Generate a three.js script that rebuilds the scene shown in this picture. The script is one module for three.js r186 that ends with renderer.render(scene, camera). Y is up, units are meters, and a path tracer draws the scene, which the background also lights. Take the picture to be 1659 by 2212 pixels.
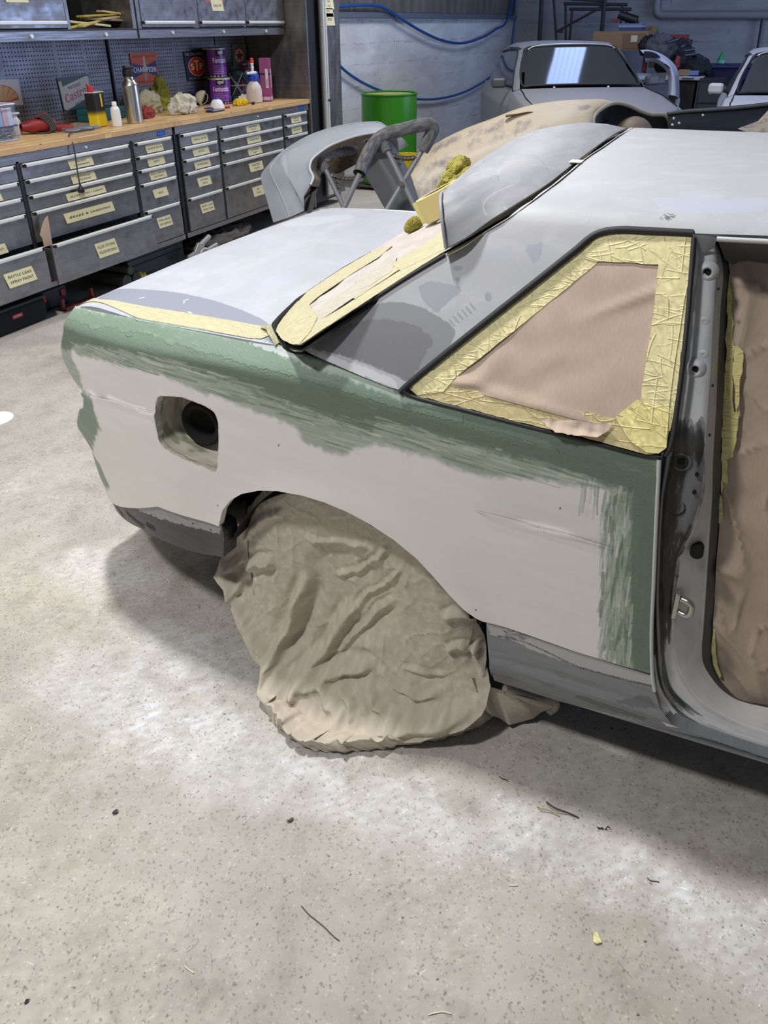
import * as THREE from 'three';
import { RoundedBoxGeometry } from 'three/addons/geometries/RoundedBoxGeometry.js';
import { mergeGeometries, mergeVertices } from 'three/addons/utils/BufferGeometryUtils.js';
import { RectAreaLightUniformsLib } from 'three/addons/lights/RectAreaLightUniformsLib.js';
import { createNoise2D, createNoise3D } from 'simplex-noise';

// ---------------------------------------------------------------- camera, light, exposure
const scene = new THREE.Scene();
scene.background = new THREE.Color(0x05070c);
const W = 1659, H = 2212, FOCAL = 1646, PPX = 820.56, PPY = 902;          // lens and its principal point (the photograph is cropped)
const halfW = Math.max(PPX, W - PPX), halfH = Math.max(PPY, H - PPY);
const camera = new THREE.PerspectiveCamera(2 * Math.atan(halfH / FOCAL) * 180 / Math.PI, halfW / halfH, 0.05, 80);
const EYE = new THREE.Vector3(0.76, 1.6, 2.05);
const RIGHT = new THREE.Vector3(0.90357, -0.0126, -0.42825), UP = new THREE.Vector3(-0.18538, 0.88965, -0.41732), BACK = new THREE.Vector3(0.38625, 0.45647, 0.80153);
camera.position.copy(EYE);
camera.quaternion.setFromRotationMatrix(new THREE.Matrix4().makeBasis(RIGHT, UP, BACK));
camera.setViewOffset(2 * halfW, 2 * halfH, halfW - PPX, halfH - PPY, W, H);
camera.updateProjectionMatrix();
scene.add(camera);

const renderer = new THREE.WebGLRenderer({ antialias: true });
renderer.toneMapping = THREE.LinearToneMapping;
renderer.toneMappingExposure = 1.36;
renderer.shadowMap.enabled = true;
RectAreaLightUniformsLib.init();
const LAMP_WHITE = new THREE.Color(1.0, 0.98, 0.96), DAY_BLUE = new THREE.Color(0.42, 0.57, 1.0);
// ceiling lamps: [x, y, z, width along x, width along z, intensity]
const LAMPS = [
  [-0.95, 4.05, 0.45, 0.22, 0.22, 640],
  [-1.0, 4.05, 2.6, 0.34, 0.34, 185],
  [-2.3, 4.05, -2.4, 0.3, 1.2, 12],
  [-1.6, 4.05, -5.4, 1.2, 0.3, 60],
];
const SKYLIGHTS = [[-1.4, 4.16, -9.0, 0.62, 1.7, 6], [2.9, 4.16, -6.5, 0.62, 1.7, 3]];   // corrugated translucent roof sheets under a blue sky
const DOOR_LIGHT = 2;                                                      // the roller door that lets the daylight in at the far right

// ---------------------------------------------------------------- helpers
let seedState = 12345;
const rnd = () => { seedState = (seedState * 1664525 + 1013904223) >>> 0; return seedState / 4294967296; };
const rr = (a, b) => a + (b - a) * rnd();
const n2 = createNoise2D(() => { seedState = (seedState * 1664525 + 1013904223) >>> 0; return seedState / 4294967296; });
const n3 = createNoise3D(rnd);
const fbm = (x, y, o = 4) => { let s = 0, a = 0.5; for (let i = 0; i < o; i++) { s += a * n2(x, y); x = x * 2.03 + 7.1; y = y * 2.03 - 3.7; a *= 0.5; } return s; };
const ridge = (x, y) => { const n = n2(x, y); return 1.05 - Math.sqrt(n * n + 0.0025); };
const clamp = (x, a = 0, b = 1) => Math.min(b, Math.max(a, x));
const smooth = (a, b, x) => { const t = clamp((x - a) / (b - a)); return t * t * (3 - 2 * t); };
const lerp = (a, b, t) => a + (b - a) * t;
const V = (x, y, z) => new THREE.Vector3(x, y, z);
function curve1(pts) {                                                     // smooth y(x) through points, monotone in x
  return (x) => {
    if (x <= pts[0][0]) return pts[0][1];
    for (let i = 0; i < pts.length - 1; i++) {
      const [x0, y0] = pts[i], [x1, y1] = pts[i + 1];
      if (x <= x1) {
        const m = (j) => { const a = pts[Math.max(0, j - 1)], b = pts[Math.min(pts.length - 1, j + 1)]; return (b[1] - a[1]) / (b[0] - a[0]); };
        const h = x1 - x0, t = (x - x0) / h, t2 = t * t, t3 = t2 * t;
        return (2 * t3 - 3 * t2 + 1) * y0 + (t3 - 2 * t2 + t) * h * m(i) + (-2 * t3 + 3 * t2) * y1 + (t3 - t2) * h * m(i + 1);
      }
    }
    return pts[pts.length - 1][1];
  };
}
// a pixel of the photograph measured on a plane or on a surface of the model
const rayOf = (px, py) => RIGHT.clone().multiplyScalar((px - PPX) / FOCAL).addScaledVector(UP, -(py - PPY) / FOCAL).sub(BACK);
function at(px, py, axis, d) { const r = rayOf(px, py); return EYE.clone().addScaledVector(r, (d - EYE.getComponent(axis)) / r.getComponent(axis)); }
const dep = (px, py, d) => EYE.clone().addScaledVector(rayOf(px, py), d);    // a measured point at a distance along the view
function toPixel(p) { const q = p.clone().sub(EYE), z = -q.dot(BACK); return [PPX + FOCAL * q.dot(RIGHT) / z, PPY - FOCAL * q.dot(UP) / z]; }
function surface(f, a0, a1, b0, b1) {                                      // f(a, b) -> Vector3, with a seed table for trace()
  const seeds = [];
  for (let i = 0; i <= 40; i++) for (let j = 0; j <= 40; j++) { const a = lerp(a0, a1, i / 40), b = lerp(b0, b1, j / 40); const p = f(a, b); seeds.push([a, b, ...toPixel(p), 60 * -p.clone().sub(EYE).dot(BACK)]); }
  f.seeds = seeds; return f;
}
function trace(f, pts) {                                                   // measured outline -> surface coordinates
  return pts.map(([px, py]) => {
    let best = null, bd = 1e9;
    for (const s of f.seeds) { const d = Math.hypot(s[2] - px, s[3] - py) + s[4]; if (d < bd) { bd = d; best = s; } }
    let [a, b] = best;
    for (let k = 0; k < 14; k++) {
      const e = 1e-4, p = toPixel(f(a, b)), pa = toPixel(f(a + e, b)), pb = toPixel(f(a, b + e));
      const m00 = (pa[0] - p[0]) / e, m10 = (pa[1] - p[1]) / e, m01 = (pb[0] - p[0]) / e, m11 = (pb[1] - p[1]) / e, det = m00 * m11 - m01 * m10;
      if (Math.abs(det) < 1e-3) break;
      const rx = px - p[0], ry = py - p[1];
      a += clamp((m11 * rx - m01 * ry) / det, -0.08, 0.08); b += clamp((m00 * ry - m10 * rx) / det, -0.08, 0.08);
    }
    return [a, b];
  });
}
const tr3 = (f, pts) => trace(f, pts).map(([a, b]) => f(a, b));
function rounded(poly, r = 0.01, n = 3) {                                  // round the corners of a 2D outline
  const out = [], N = poly.length;
  for (let i = 0; i < N; i++) {
    const p = poly[(i + N - 1) % N], c = poly[i], q = poly[(i + 1) % N];
    const d1 = Math.hypot(p[0] - c[0], p[1] - c[1]), d2 = Math.hypot(q[0] - c[0], q[1] - c[1]), k = Math.min(r, d1 * 0.4, d2 * 0.4);
    const s = [c[0] + (p[0] - c[0]) * k / d1, c[1] + (p[1] - c[1]) * k / d1], e = [c[0] + (q[0] - c[0]) * k / d2, c[1] + (q[1] - c[1]) * k / d2];
    for (let j = 0; j <= n; j++) { const t = j / n; out.push([(1 - t) ** 2 * s[0] + 2 * t * (1 - t) * c[0] + t * t * e[0], (1 - t) ** 2 * s[1] + 2 * t * (1 - t) * c[1] + t * t * e[1]]); }
  }
  return out;
}
function jag(poly, step, amp, seed = 0) {                                  // a torn or ragged outline
  const out = [];
  for (let i = 0; i < poly.length; i++) {
    const a = poly[i], b = poly[(i + 1) % poly.length], d = Math.hypot(b[0] - a[0], b[1] - a[1]), n = Math.max(1, Math.round(d / step));
    for (let j = 0; j < n; j++) { const t = j / n, x = lerp(a[0], b[0], t), y = lerp(a[1], b[1], t); if (!amp) { out.push([x, y]); continue; } const k = 0.35 / step, wob = (s) => (0.7 * n2(x * k + s, y * k) + 0.45 * n2(x * k * 3.1, y * k * 3.1 + s) + 0.3 * n2(x * k * 8 + s, y * k * 8)) * amp; out.push([x + wob(seed), y + wob(seed + 50)]); }
  }
  return out;
}
const dense = (poly, step) => jag(poly, step, 0);
// a panel: an outline with holes on f(a, b), cut into cells so that it follows the surface, with a turned-in edge of the given thickness
function panel(outline, f, { cell = 0.02, holes = [], thick = 0.004, flip = false, uv = [0, 0, 1, 1], extra } = {}) {
  const pos = [], nor = [], uvs = [], idx = [], key = new Map();
  const F = extra ? (a, b) => { const p = f(a, b), e = 1e-3, n = f(a + e, b).sub(p).cross(f(a, b + e).sub(p)).normalize().multiplyScalar((flip ? -1 : 1) * extra(a, b)); return p.add(n); } : f;
  const normalAt = (a, b) => { const e = 8e-4, n = F(a + e, b).sub(F(a - e, b)).cross(F(a, b + e).sub(F(a, b - e))).normalize(); return flip ? n.negate() : n; };
  const vert = (a, b) => {
    const k = Math.round(a * 1e5) + ',' + Math.round(b * 1e5); if (key.has(k)) return key.get(k);
    const p = F(a, b), n = normalAt(a, b), i = pos.length / 3; pos.push(p.x, p.y, p.z); nor.push(n.x, n.y, n.z); uvs.push((a - uv[0]) / (uv[2] - uv[0]), (b - uv[1]) / (uv[3] - uv[1])); key.set(k, i); return i;
  };
  const o2 = outline.map((p) => new THREE.Vector2(p[0], p[1])), h2 = holes.map((h) => h.map((p) => new THREE.Vector2(p[0], p[1])));
  if (THREE.ShapeUtils.isClockWise(o2)) o2.reverse();
  for (const h of h2) if (!THREE.ShapeUtils.isClockWise(h)) h.reverse();
  const all = o2.concat(...h2), tris = THREE.ShapeUtils.triangulateShape(o2, h2);
  const cut = (poly, ax, v, keepBelow) => {
    const out = [], N = poly.length;
    for (let i = 0; i < N; i++) {
      const p = poly[i], q = poly[(i + 1) % N], ip = keepBelow ? p[ax] <= v : p[ax] >= v, iq = keepBelow ? q[ax] <= v : q[ax] >= v;
      if (ip) out.push(p);
      if (ip !== iq) { const t = (v - p[ax]) / (q[ax] - p[ax]), c = [lerp(p[0], q[0], t), lerp(p[1], q[1], t)]; c[ax] = v; out.push(c); }
    }
    return out;
  };
  for (const [i, j, k] of tris) {
    const T = [i, j, k].map((m) => [all[m].x, all[m].y]);
    const a0 = Math.min(...T.map((p) => p[0])), a1 = Math.max(...T.map((p) => p[0]));
    for (let ci = Math.floor(a0 / cell); ci <= Math.floor(a1 / cell); ci++) {
      let P = cut(cut(T, 0, ci * cell, false), 0, (ci + 1) * cell, true); if (P.length < 3) continue;
      const b0 = Math.min(...P.map((p) => p[1])), b1 = Math.max(...P.map((p) => p[1]));
      for (let cj = Math.floor(b0 / cell); cj <= Math.floor(b1 / cell); cj++) {
        const Q = cut(cut(P, 1, cj * cell, false), 1, (cj + 1) * cell, true); if (Q.length < 3) continue;
        const ids = Q.map((p) => vert(p[0], p[1]));
        for (let m = 1; m < ids.length - 1; m++) { const t = [ids[0], ids[m], ids[m + 1]]; if (t[0] !== t[1] && t[1] !== t[2] && t[0] !== t[2]) idx.push(...(flip ? [t[0], t[2], t[1]] : t)); }
      }
    }
  }
  if (thick) for (const loop of [o2, ...h2]) {                             // the turned-in edge
    const L = dense(loop.map((p) => [p.x, p.y]), cell), base = pos.length / 3, N = L.length;
    for (const [a, b] of L) {
      const p = F(a, b), n = normalAt(a, b), e = [0, thick];
      for (const d of e) { pos.push(p.x - n.x * d, p.y - n.y * d, p.z - n.z * d); nor.push(n.x, n.y, n.z); uvs.push((a - uv[0]) / (uv[2] - uv[0]), (b - uv[1]) / (uv[3] - uv[1])); }
    }
    for (let i = 0; i < N; i++) {
      const a = base + i * 2, b = base + ((i + 1) % N) * 2, q = [a, a + 1, b, b, a + 1, b + 1];
      const pa = V(pos[a * 3], pos[a * 3 + 1], pos[a * 3 + 2]), pb = V(pos[b * 3], pos[b * 3 + 1], pos[b * 3 + 2]), pc = V(pos[a * 3 + 3], pos[a * 3 + 4], pos[a * 3 + 5]);
      const fn = pc.clone().sub(pa).cross(pb.clone().sub(pa)).normalize(); if (flip) fn.negate();
      for (const m of [a, a + 1]) { nor[m * 3] = fn.x; nor[m * 3 + 1] = fn.y; nor[m * 3 + 2] = fn.z; }
      if (flip) idx.push(q[0], q[2], q[1], q[3], q[5], q[4]); else idx.push(...q);
    }
  }
  const g = new THREE.BufferGeometry();
  g.setAttribute('position', new THREE.Float32BufferAttribute(pos, 3)); g.setAttribute('normal', new THREE.Float32BufferAttribute(nor, 3)); g.setAttribute('uv', new THREE.Float32BufferAttribute(uvs, 2)); g.setIndex(idx);
  return g;
}
function grid(nu, nv, f, { closeU = false } = {}) {                        // f(s, t) -> Vector3 for s, t in 0..1, uv in s, t
  const pos = [], uv = [], idx = [];
  for (let j = 0; j <= nv; j++) for (let i = 0; i <= nu; i++) { const p = f(i / nu, j / nv); pos.push(p.x, p.y, p.z); uv.push(i / nu, j / nv); }
  for (let j = 0; j < nv; j++) for (let i = 0; i < nu; i++) { const a = j * (nu + 1) + i, b = a + 1, c = a + nu + 1, d = c + 1; idx.push(a, b, d, a, d, c); }
  let g = new THREE.BufferGeometry();
  g.setAttribute('position', new THREE.Float32BufferAttribute(pos, 3)); g.setAttribute('uv', new THREE.Float32BufferAttribute(uv, 2)); g.setIndex(idx); g.computeVertexNormals();
  if (closeU) { const n = g.attributes.normal; for (let j = 0; j <= nv; j++) { const a = j * (nu + 1), b = a + nu; const m = V(n.getX(a) + n.getX(b), n.getY(a) + n.getY(b), n.getZ(a) + n.getZ(b)).normalize(); n.setXYZ(a, m.x, m.y, m.z); n.setXYZ(b, m.x, m.y, m.z); } }
  return g;
}
function rail(pts, n) {                                                    // n + 1 points evenly along a polyline
  const L = [0]; for (let i = 1; i < pts.length; i++) L.push(L[i - 1] + pts[i].distanceTo(pts[i - 1]));
  const out = [], T = L[L.length - 1];
  for (let k = 0, i = 0; k <= n; k++) { const s = T * k / n; while (i < pts.length - 2 && L[i + 1] < s) i++; out.push(pts[i].clone().lerp(pts[i + 1], clamp((s - L[i]) / (L[i + 1] - L[i] || 1)))); }
  return out;
}
const smoothLine = (pts, n) => new THREE.CatmullRomCurve3(pts, false, 'centripetal').getSpacedPoints(n);
function loft(rails, n, m = 1, smoothAlong = true) {                       // skin between rails; m cells between neighbours
  const R = rails.map((r) => smoothAlong ? smoothLine(r, n) : rail(r, n));
  return grid(n, (R.length - 1) * m, (s, t) => { const i = Math.round(s * n), q = t * (R.length - 1), k = Math.min(R.length - 2, Math.floor(q + 1e-6)); return R[k][i].clone().lerp(R[k + 1][i], q - k); });
}
const tube = (pts, r, seg = 40, rad = 10, closed = false) => new THREE.TubeGeometry(new THREE.CatmullRomCurve3(pts, closed, 'centripetal'), seg, r, rad, closed);
function rod(a, b, r, rad = 10, r2 = r) { const d = b.clone().sub(a), g = new THREE.CylinderGeometry(r2, r, d.length(), rad, 1); g.applyQuaternion(new THREE.Quaternion().setFromUnitVectors(V(0, 1, 0), d.clone().normalize())); g.translate(...a.clone().lerp(b, 0.5).toArray()); return g; }
const box = (w, h, d, x = 0, y = 0, z = 0, r = 0.003) => { const g = new RoundedBoxGeometry(w, h, d, 1, Math.min(r, w / 2.1, h / 2.1, d / 2.1)); g.translate(x, y, z); return g; };
const lathe = (pts, seg = 32) => new THREE.LatheGeometry(pts.map((p) => new THREE.Vector2(p[0], p[1])), seg);
function prism(pts, depth, bevel = 0.002) { const g = new THREE.ExtrudeGeometry(new THREE.Shape(pts.map((p) => new THREE.Vector2(p[0], p[1]))), { depth, bevelEnabled: bevel > 0, bevelThickness: bevel, bevelSize: bevel, bevelSegments: 1, steps: 1 }); return g; }
function weld(list) { return mergeGeometries(list.map((g) => { const q = g.index ? g.toNonIndexed() : g.clone(); for (const n of Object.keys(q.attributes)) if (!['position', 'normal', 'uv'].includes(n)) q.deleteAttribute(n); return q; })); }
function rumple(g, amp, freq, seed = 0, oct = 2) {                         // push a closed shape about along its normals
  g = mergeVertices((() => { const q = g.clone(); q.deleteAttribute('uv'); q.deleteAttribute('normal'); return q; })(), 1e-4); g.computeVertexNormals();
  const p = g.attributes.position, n = g.attributes.normal;
  for (let i = 0; i < p.count; i++) { const x = p.getX(i), y = p.getY(i), z = p.getZ(i); let d = 0, a = 1, f = freq; for (let o = 0; o < oct; o++) { d += a * (0.5 - Math.abs(n3(x * f + seed, y * f, z * f))); a *= 0.5; f *= 2.1; } p.setXYZ(i, x + n.getX(i) * d * amp, y + n.getY(i) * d * amp, z + n.getZ(i) * d * amp); }
  g.computeVertexNormals(); return g;
}
// names, labels
const taken = new Map();
function numbered(name) { const k = taken.get(name) || 0; taken.set(name, k + 1); return k ? name + '_' + String(k).padStart(3, '0') : name; }
function tag(o, label, category, group) { o.userData.label = label; o.userData.category = category; if (group) o.userData.group = group; return o; }
function thing(name, label, category, x = 0, y = 0, z = 0, turn = 0, group) { const o = new THREE.Group(); o.name = numbered(name); o.position.set(x, y, z); o.rotation.y = turn; scene.add(o); return tag(o, label, category, group); }
function put(name, g, m, parent = scene, label) { const o = new THREE.Mesh(Array.isArray(g) ? weld(g) : g, m); o.name = parent === scene ? numbered(name) : name; o.castShadow = o.receiveShadow = true; parent.add(o); if (label) o.userData.label = label; return o; }
function struct(name, g, m) { const o = put(name, g, m); o.userData.kind = 'structure'; return o; }
// materials and computed textures
const std = (color, roughness = 0.7, metalness = 0, more = {}) => new THREE.MeshStandardMaterial({ color, roughness, metalness, side: THREE.DoubleSide, ...more });
function canvas(w, h, draw) { const c = document.createElement('canvas'); c.width = w; c.height = h; draw(c.getContext('2d'), w, h); return c; }
function tex(c, srgb = true, repeat) { const t = new THREE.CanvasTexture(c); if (srgb) t.colorSpace = THREE.SRGBColorSpace; if (repeat) { t.wrapS = t.wrapT = THREE.RepeatWrapping; t.repeat.set(...repeat); } t.anisotropy = 8; return t; }
function grain(w, h, f, srgb = true, repeat) {                             // f(x, y) -> [r, g, b] 0..255
  return tex(canvas(w, h, (g) => { const d = g.createImageData(w, h); for (let y = 0, i = 0; y < h; y++) for (let x = 0; x < w; x++, i += 4) { const c = f(x, y); d.data[i] = c[0]; d.data[i + 1] = c[1]; d.data[i + 2] = c[2]; d.data[i + 3] = 255; } g.putImageData(d, 0, 0); }), srgb, repeat || [1, 1]);
}
const rgb = (r, g, b, a = 1) => `rgba(${r | 0},${g | 0},${b | 0},${a})`;
const wrapNoise = (x, y, w, f) => { const u = x / w * Math.PI * 2, v = y / w * Math.PI * 2, k = f / 6.28; return n3(Math.cos(u) * k + Math.cos(v) * k * 0.37, Math.sin(u) * k + 11, Math.sin(v) * k + Math.cos(v) * k * 0.6); };
// ---------------------------------------------------------------- the room
const X_WALL = -3.76, X_RIGHT = 5.6, Z_FAR = -13.2, Z_NEAR = 5.2, ROOF = 4.2;
// concrete: tiled speckle, and stains, sanding dust and worn areas in the vertex colours
const floorTile = tex(canvas(2048, 2048, (g, w, h) => {
  g.fillStyle = '#b3b0aa'; g.fillRect(0, 0, w, h);
  const wrapDot = (x, y, draw) => { for (const ox of [-w, 0, w]) for (const oy of [-h, 0, h]) if (x + ox > -60 && x + ox < w + 60 && y + oy > -60 && y + oy < h + 60) { g.save(); g.translate(x + ox, y + oy); draw(); g.restore(); } };
  for (let i = 0; i < 2600; i++) { const s = rr(8, 46), c = rr(-1, 1); wrapDot(rr(0, w), rr(0, h), () => { g.rotate(rr(0, 3)); g.fillStyle = c > 0 ? rgb(200, 197, 190, 0.10) : rgb(128, 123, 116, 0.09); g.beginPath(); g.ellipse(0, 0, s, s * rr(0.3, 0.8), 0, 0, 7); g.fill(); }); }
  for (let i = 0; i < 34000; i++) { const s = rr(0.8, 4.2), v = rr(112, 152); wrapDot(rr(0, w), rr(0, h), () => { g.rotate(rr(0, 3)); g.fillStyle = rgb(v, v - 4, v - 12, 0.5); g.beginPath(); g.ellipse(0, 0, s, s * rr(0.25, 0.7), 0, 0, 7); g.fill(); }); }
  for (let i = 0; i < 30000; i++) { const s = rr(0.8, 3.6), v = rr(182, 222); wrapDot(rr(0, w), rr(0, h), () => { g.rotate(rr(0, 3)); g.fillStyle = rgb(v, v - 2, v - 6, 0.5); g.beginPath(); g.ellipse(0, 0, s, s * rr(0.25, 0.7), 0, 0, 7); g.fill(); }); }
  for (let i = 0; i < 1500; i++) { const s = rr(0.9, 3.4) * (rnd() > 0.93 ? 1.6 : 1), v = rr(62, 112); wrapDot(rr(0, w), rr(0, h), () => { g.rotate(rr(0, 3)); g.fillStyle = rgb(v, v - 3, v - 6, rr(0.35, 0.85)); g.beginPath(); g.moveTo(s, 0); for (let k = 1; k < 7; k++) { const q = s * rr(0.5, 1.1), a = k * 0.9; g.lineTo(Math.cos(a) * q, Math.sin(a) * q * 0.7); } g.fill(); }); }
  for (let i = 0; i < 220; i++) { const l = rr(8, 40), v = rr(90, 150); wrapDot(rr(0, w), rr(0, h), () => { g.rotate(rr(0, 6)); g.strokeStyle = rgb(v, v - 4, v - 8, 0.55); g.lineWidth = rr(0.7, 1.5); g.beginPath(); g.moveTo(0, 0); g.quadraticCurveTo(l * 0.5, rr(-6, 6), l, rr(-4, 4)); g.stroke(); }); }
  for (let i = 0; i < 90; i++) { const l = rr(6, 26); wrapDot(rr(0, w), rr(0, h), () => { g.rotate(rr(0, 6)); g.strokeStyle = rgb(242, 238, 226, 0.8); g.lineWidth = rr(0.8, 1.8); g.beginPath(); g.moveTo(0, 0); g.quadraticCurveTo(l * 0.5, rr(-6, 6), l, rr(-4, 4)); g.stroke(); }); }
}), true, [1, 1]);
floorTile.wrapS = floorTile.wrapT = THREE.RepeatWrapping;
const floorBump = tex(canvas(1024, 1024, (g, w, h) => {
  g.fillStyle = '#808080'; g.fillRect(0, 0, w, h);
  for (let i = 0; i < 30000; i++) { const s = rr(0.6, 2.6), v = rnd() > 0.5 ? 150 : 90; g.fillStyle = rgb(v, v, v, 0.5); g.beginPath(); g.ellipse(rr(0, w), rr(0, h), s, s * rr(0.3, 0.9), rr(0, 3), 0, 7); g.fill(); }
}), false); floorBump.wrapS = floorBump.wrapT = THREE.RepeatWrapping;
const floorMat = std(0xffffff, 0.82, 0, { map: floorTile, bumpMap: floorBump, bumpScale: 0.0012, vertexColors: true });
function floorTone(x, z) {                                                 // stains and dust as a factor on the concrete
  let v = 1 + 0.16 * fbm(x * 1.1, z * 1.1, 3) + 0.13 * fbm(x * 5 + 9, z * 5, 3) + 0.13 * n2(x * 34, z * 34) * smooth(-0.4, 0.5, n2(x * 2.2 + 5, z * 2.2)), b = 0;
  // blue-white sanding dust lying in patches along the near side of the car
  const dust = [[-0.95, 0.62, 0.30, 0.14], [-0.55, 1.02, 0.34, 0.16], [-0.15, 1.05, 0.34, 0.15], [0.32, 1.0, 0.34, 0.12], [0.72, 0.93, 0.34, 0.12], [1.05, 0.97, 0.3, 0.15], [-0.5, 0.8, 0.3, 0.12]];
  for (const [dx, dz, rx, rz] of dust) { const q = Math.hypot((x - dx) / rx, (z - dz) / rz) + 0.45 * fbm(x * 7, z * 7, 3); const k = smooth(1.15, 0.25, q) * (0.75 + 0.5 * n2(x * 45, z * 45)); v += 0.42 * k; b += 0.09 * k; }
  // oily drips and scuffs
  const spots = [[-0.36, 0.87, 0.015], [-0.33, 0.90, 0.012], [-0.30, 0.88, 0.014], [-0.27, 0.92, 0.016], [-0.4, 0.93, 0.013], [-0.16, 0.93, 0.015], [-0.13, 0.98, 0.013], [0.52, 0.985, 0.03], [0.57, 1.0, 0.03], [0.44, 0.93, 0.02], [0.62, 0.97, 0.014], [0.31, 0.94, 0.025], [-0.62, 0.46, 0.06], [-0.7, 0.52, 0.04]];
  for (const [sx, sz, r] of spots) { const q = Math.hypot(x - sx, z - sz) / r + 0.5 * n2(x * 90, z * 90); v -= 0.24 * smooth(1.2, 0.6, q); }
  // patchy noise darkening, stronger on the bench side
  v -= 0.16 * smooth(0.0, 0.5, fbm(x * 2.3 + 4, z * 2.3, 4)) * (x < -1.7 ? 1 : 0.25);
  const warm = 0.012 + 0.02 * n2(x * 0.8 + 3, z * 0.8 - 2);
  return [v * (0.965 + warm - b * 0.55), v * (0.95 + warm * 0.4), v * (0.938 - warm + b)];
}
{
  const parts = [];
  const slab = (x0, x1, z0, z1, c) => {
    const nx = Math.round((x1 - x0) / c), nz = Math.round((z1 - z0) / c), g = new THREE.PlaneGeometry(x1 - x0, z1 - z0, nx, nz); g.rotateX(-Math.PI / 2); g.translate((x0 + x1) / 2, 0, (z0 + z1) / 2);
    const p = g.attributes.position, col = new Float32Array(p.count * 3), uv = g.attributes.uv;
    for (let i = 0; i < p.count; i++) { const t = floorTone(p.getX(i), p.getZ(i)); col.set(t, i * 3); uv.setXY(i, p.getX(i) / 2.0, p.getZ(i) / 2.0); }
    g.setAttribute('color', new THREE.BufferAttribute(col, 3)); parts.push(g);
  };
  slab(-2.4, 1.4, -0.2, 2.0, 0.0125); slab(-2.4, 1.4, -4.2, -0.2, 0.1); slab(-2.4, 1.4, 2.0, Z_NEAR, 0.1); slab(X_WALL - 0.3, -2.4, -4.2, Z_NEAR, 0.1); slab(1.4, X_RIGHT + 0.2, -4.2, Z_NEAR, 0.2); slab(X_WALL - 0.3, X_RIGHT + 0.2, Z_FAR - 0.2, -4.2, 0.2);
  struct('floor', mergeGeometries(parts), floorMat);
}
// painted block wall, panelled above the rail
const wallTex = tex(canvas(1024, 512, (g, w, h) => {
  g.fillStyle = '#cfd0cc'; g.fillRect(0, 0, w, h);
  for (let i = 0; i < 500; i++) { const s = rr(6, 60), v = rnd() > 0.6 ? 235 : rr(140, 190); g.fillStyle = rgb(v, v, v - 3, rr(0.03, 0.13)); g.beginPath(); g.ellipse(rr(0, w), rr(0, h), s * rr(1, 2.5), s * 0.4, 0, 0, 7); g.fill(); }
  for (let r = 0; r < 8; r++) for (let k = 0; k < 60; k++) if (rnd() > 0.45) { g.strokeStyle = rgb(120, 118, 112, rr(0.05, 0.35)); g.lineWidth = rr(0.8, 3); const x = rr(0, w), y = r * 64 + rr(-3, 3); g.beginPath(); g.moveTo(x, y); g.lineTo(x + rr(10, 80), y + rr(-2, 2)); g.stroke(); }
  for (let i = 0; i < 50; i++) { g.strokeStyle = rgb(60, 62, 66, rr(0.2, 0.7)); g.lineWidth = rr(1, 2.5); const x = rr(0, w), y = rr(0, h); g.beginPath(); g.moveTo(x, y); g.lineTo(x + rr(-6, 6), y + rr(6, 26)); g.stroke(); }
}), true, [1, 1]); wallTex.wrapS = wallTex.wrapT = THREE.RepeatWrapping;
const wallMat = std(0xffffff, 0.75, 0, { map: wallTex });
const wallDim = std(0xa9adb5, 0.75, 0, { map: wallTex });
const uvMetres = (g, sx, sy, ax = 'x') => { const p = g.attributes.position, u = g.attributes.uv; for (let i = 0; i < p.count; i++) u.setXY(i, (ax === 'x' ? p.getX(i) : p.getZ(i)) / sx, p.getY(i) / sy); return g; };
const flatBox = (w, h, d, x, y, z) => { const g = new THREE.BoxGeometry(w, h, d); g.translate(x, y, z); return g; };
struct('wall_left', uvMetres(flatBox(0.25, ROOF, Z_NEAR - Z_FAR, X_WALL - 0.125, ROOF / 2, (Z_NEAR + Z_FAR) / 2), 3.2, 1.9, 'z'), wallMat);
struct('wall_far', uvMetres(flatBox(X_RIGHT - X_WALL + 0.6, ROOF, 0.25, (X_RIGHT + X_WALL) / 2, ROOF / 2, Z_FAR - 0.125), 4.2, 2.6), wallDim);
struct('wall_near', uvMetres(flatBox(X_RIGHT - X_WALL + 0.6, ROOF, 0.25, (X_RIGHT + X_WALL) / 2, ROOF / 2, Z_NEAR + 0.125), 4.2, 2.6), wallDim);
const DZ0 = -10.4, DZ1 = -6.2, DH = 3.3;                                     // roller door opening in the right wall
struct('wall_right', [uvMetres(flatBox(0.25, ROOF, Z_NEAR - DZ1, X_RIGHT + 0.125, ROOF / 2, (Z_NEAR + DZ1) / 2), 4.2, 2.6, 'z'), uvMetres(flatBox(0.25, ROOF, DZ0 - Z_FAR, X_RIGHT + 0.125, ROOF / 2, (DZ0 + Z_FAR) / 2), 4.2, 2.6, 'z'), uvMetres(flatBox(0.25, ROOF - DH, DZ1 - DZ0, X_RIGHT + 0.125, (ROOF + DH) / 2, (DZ0 + DZ1) / 2), 4.2, 2.6, 'z')], wallDim);
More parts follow.
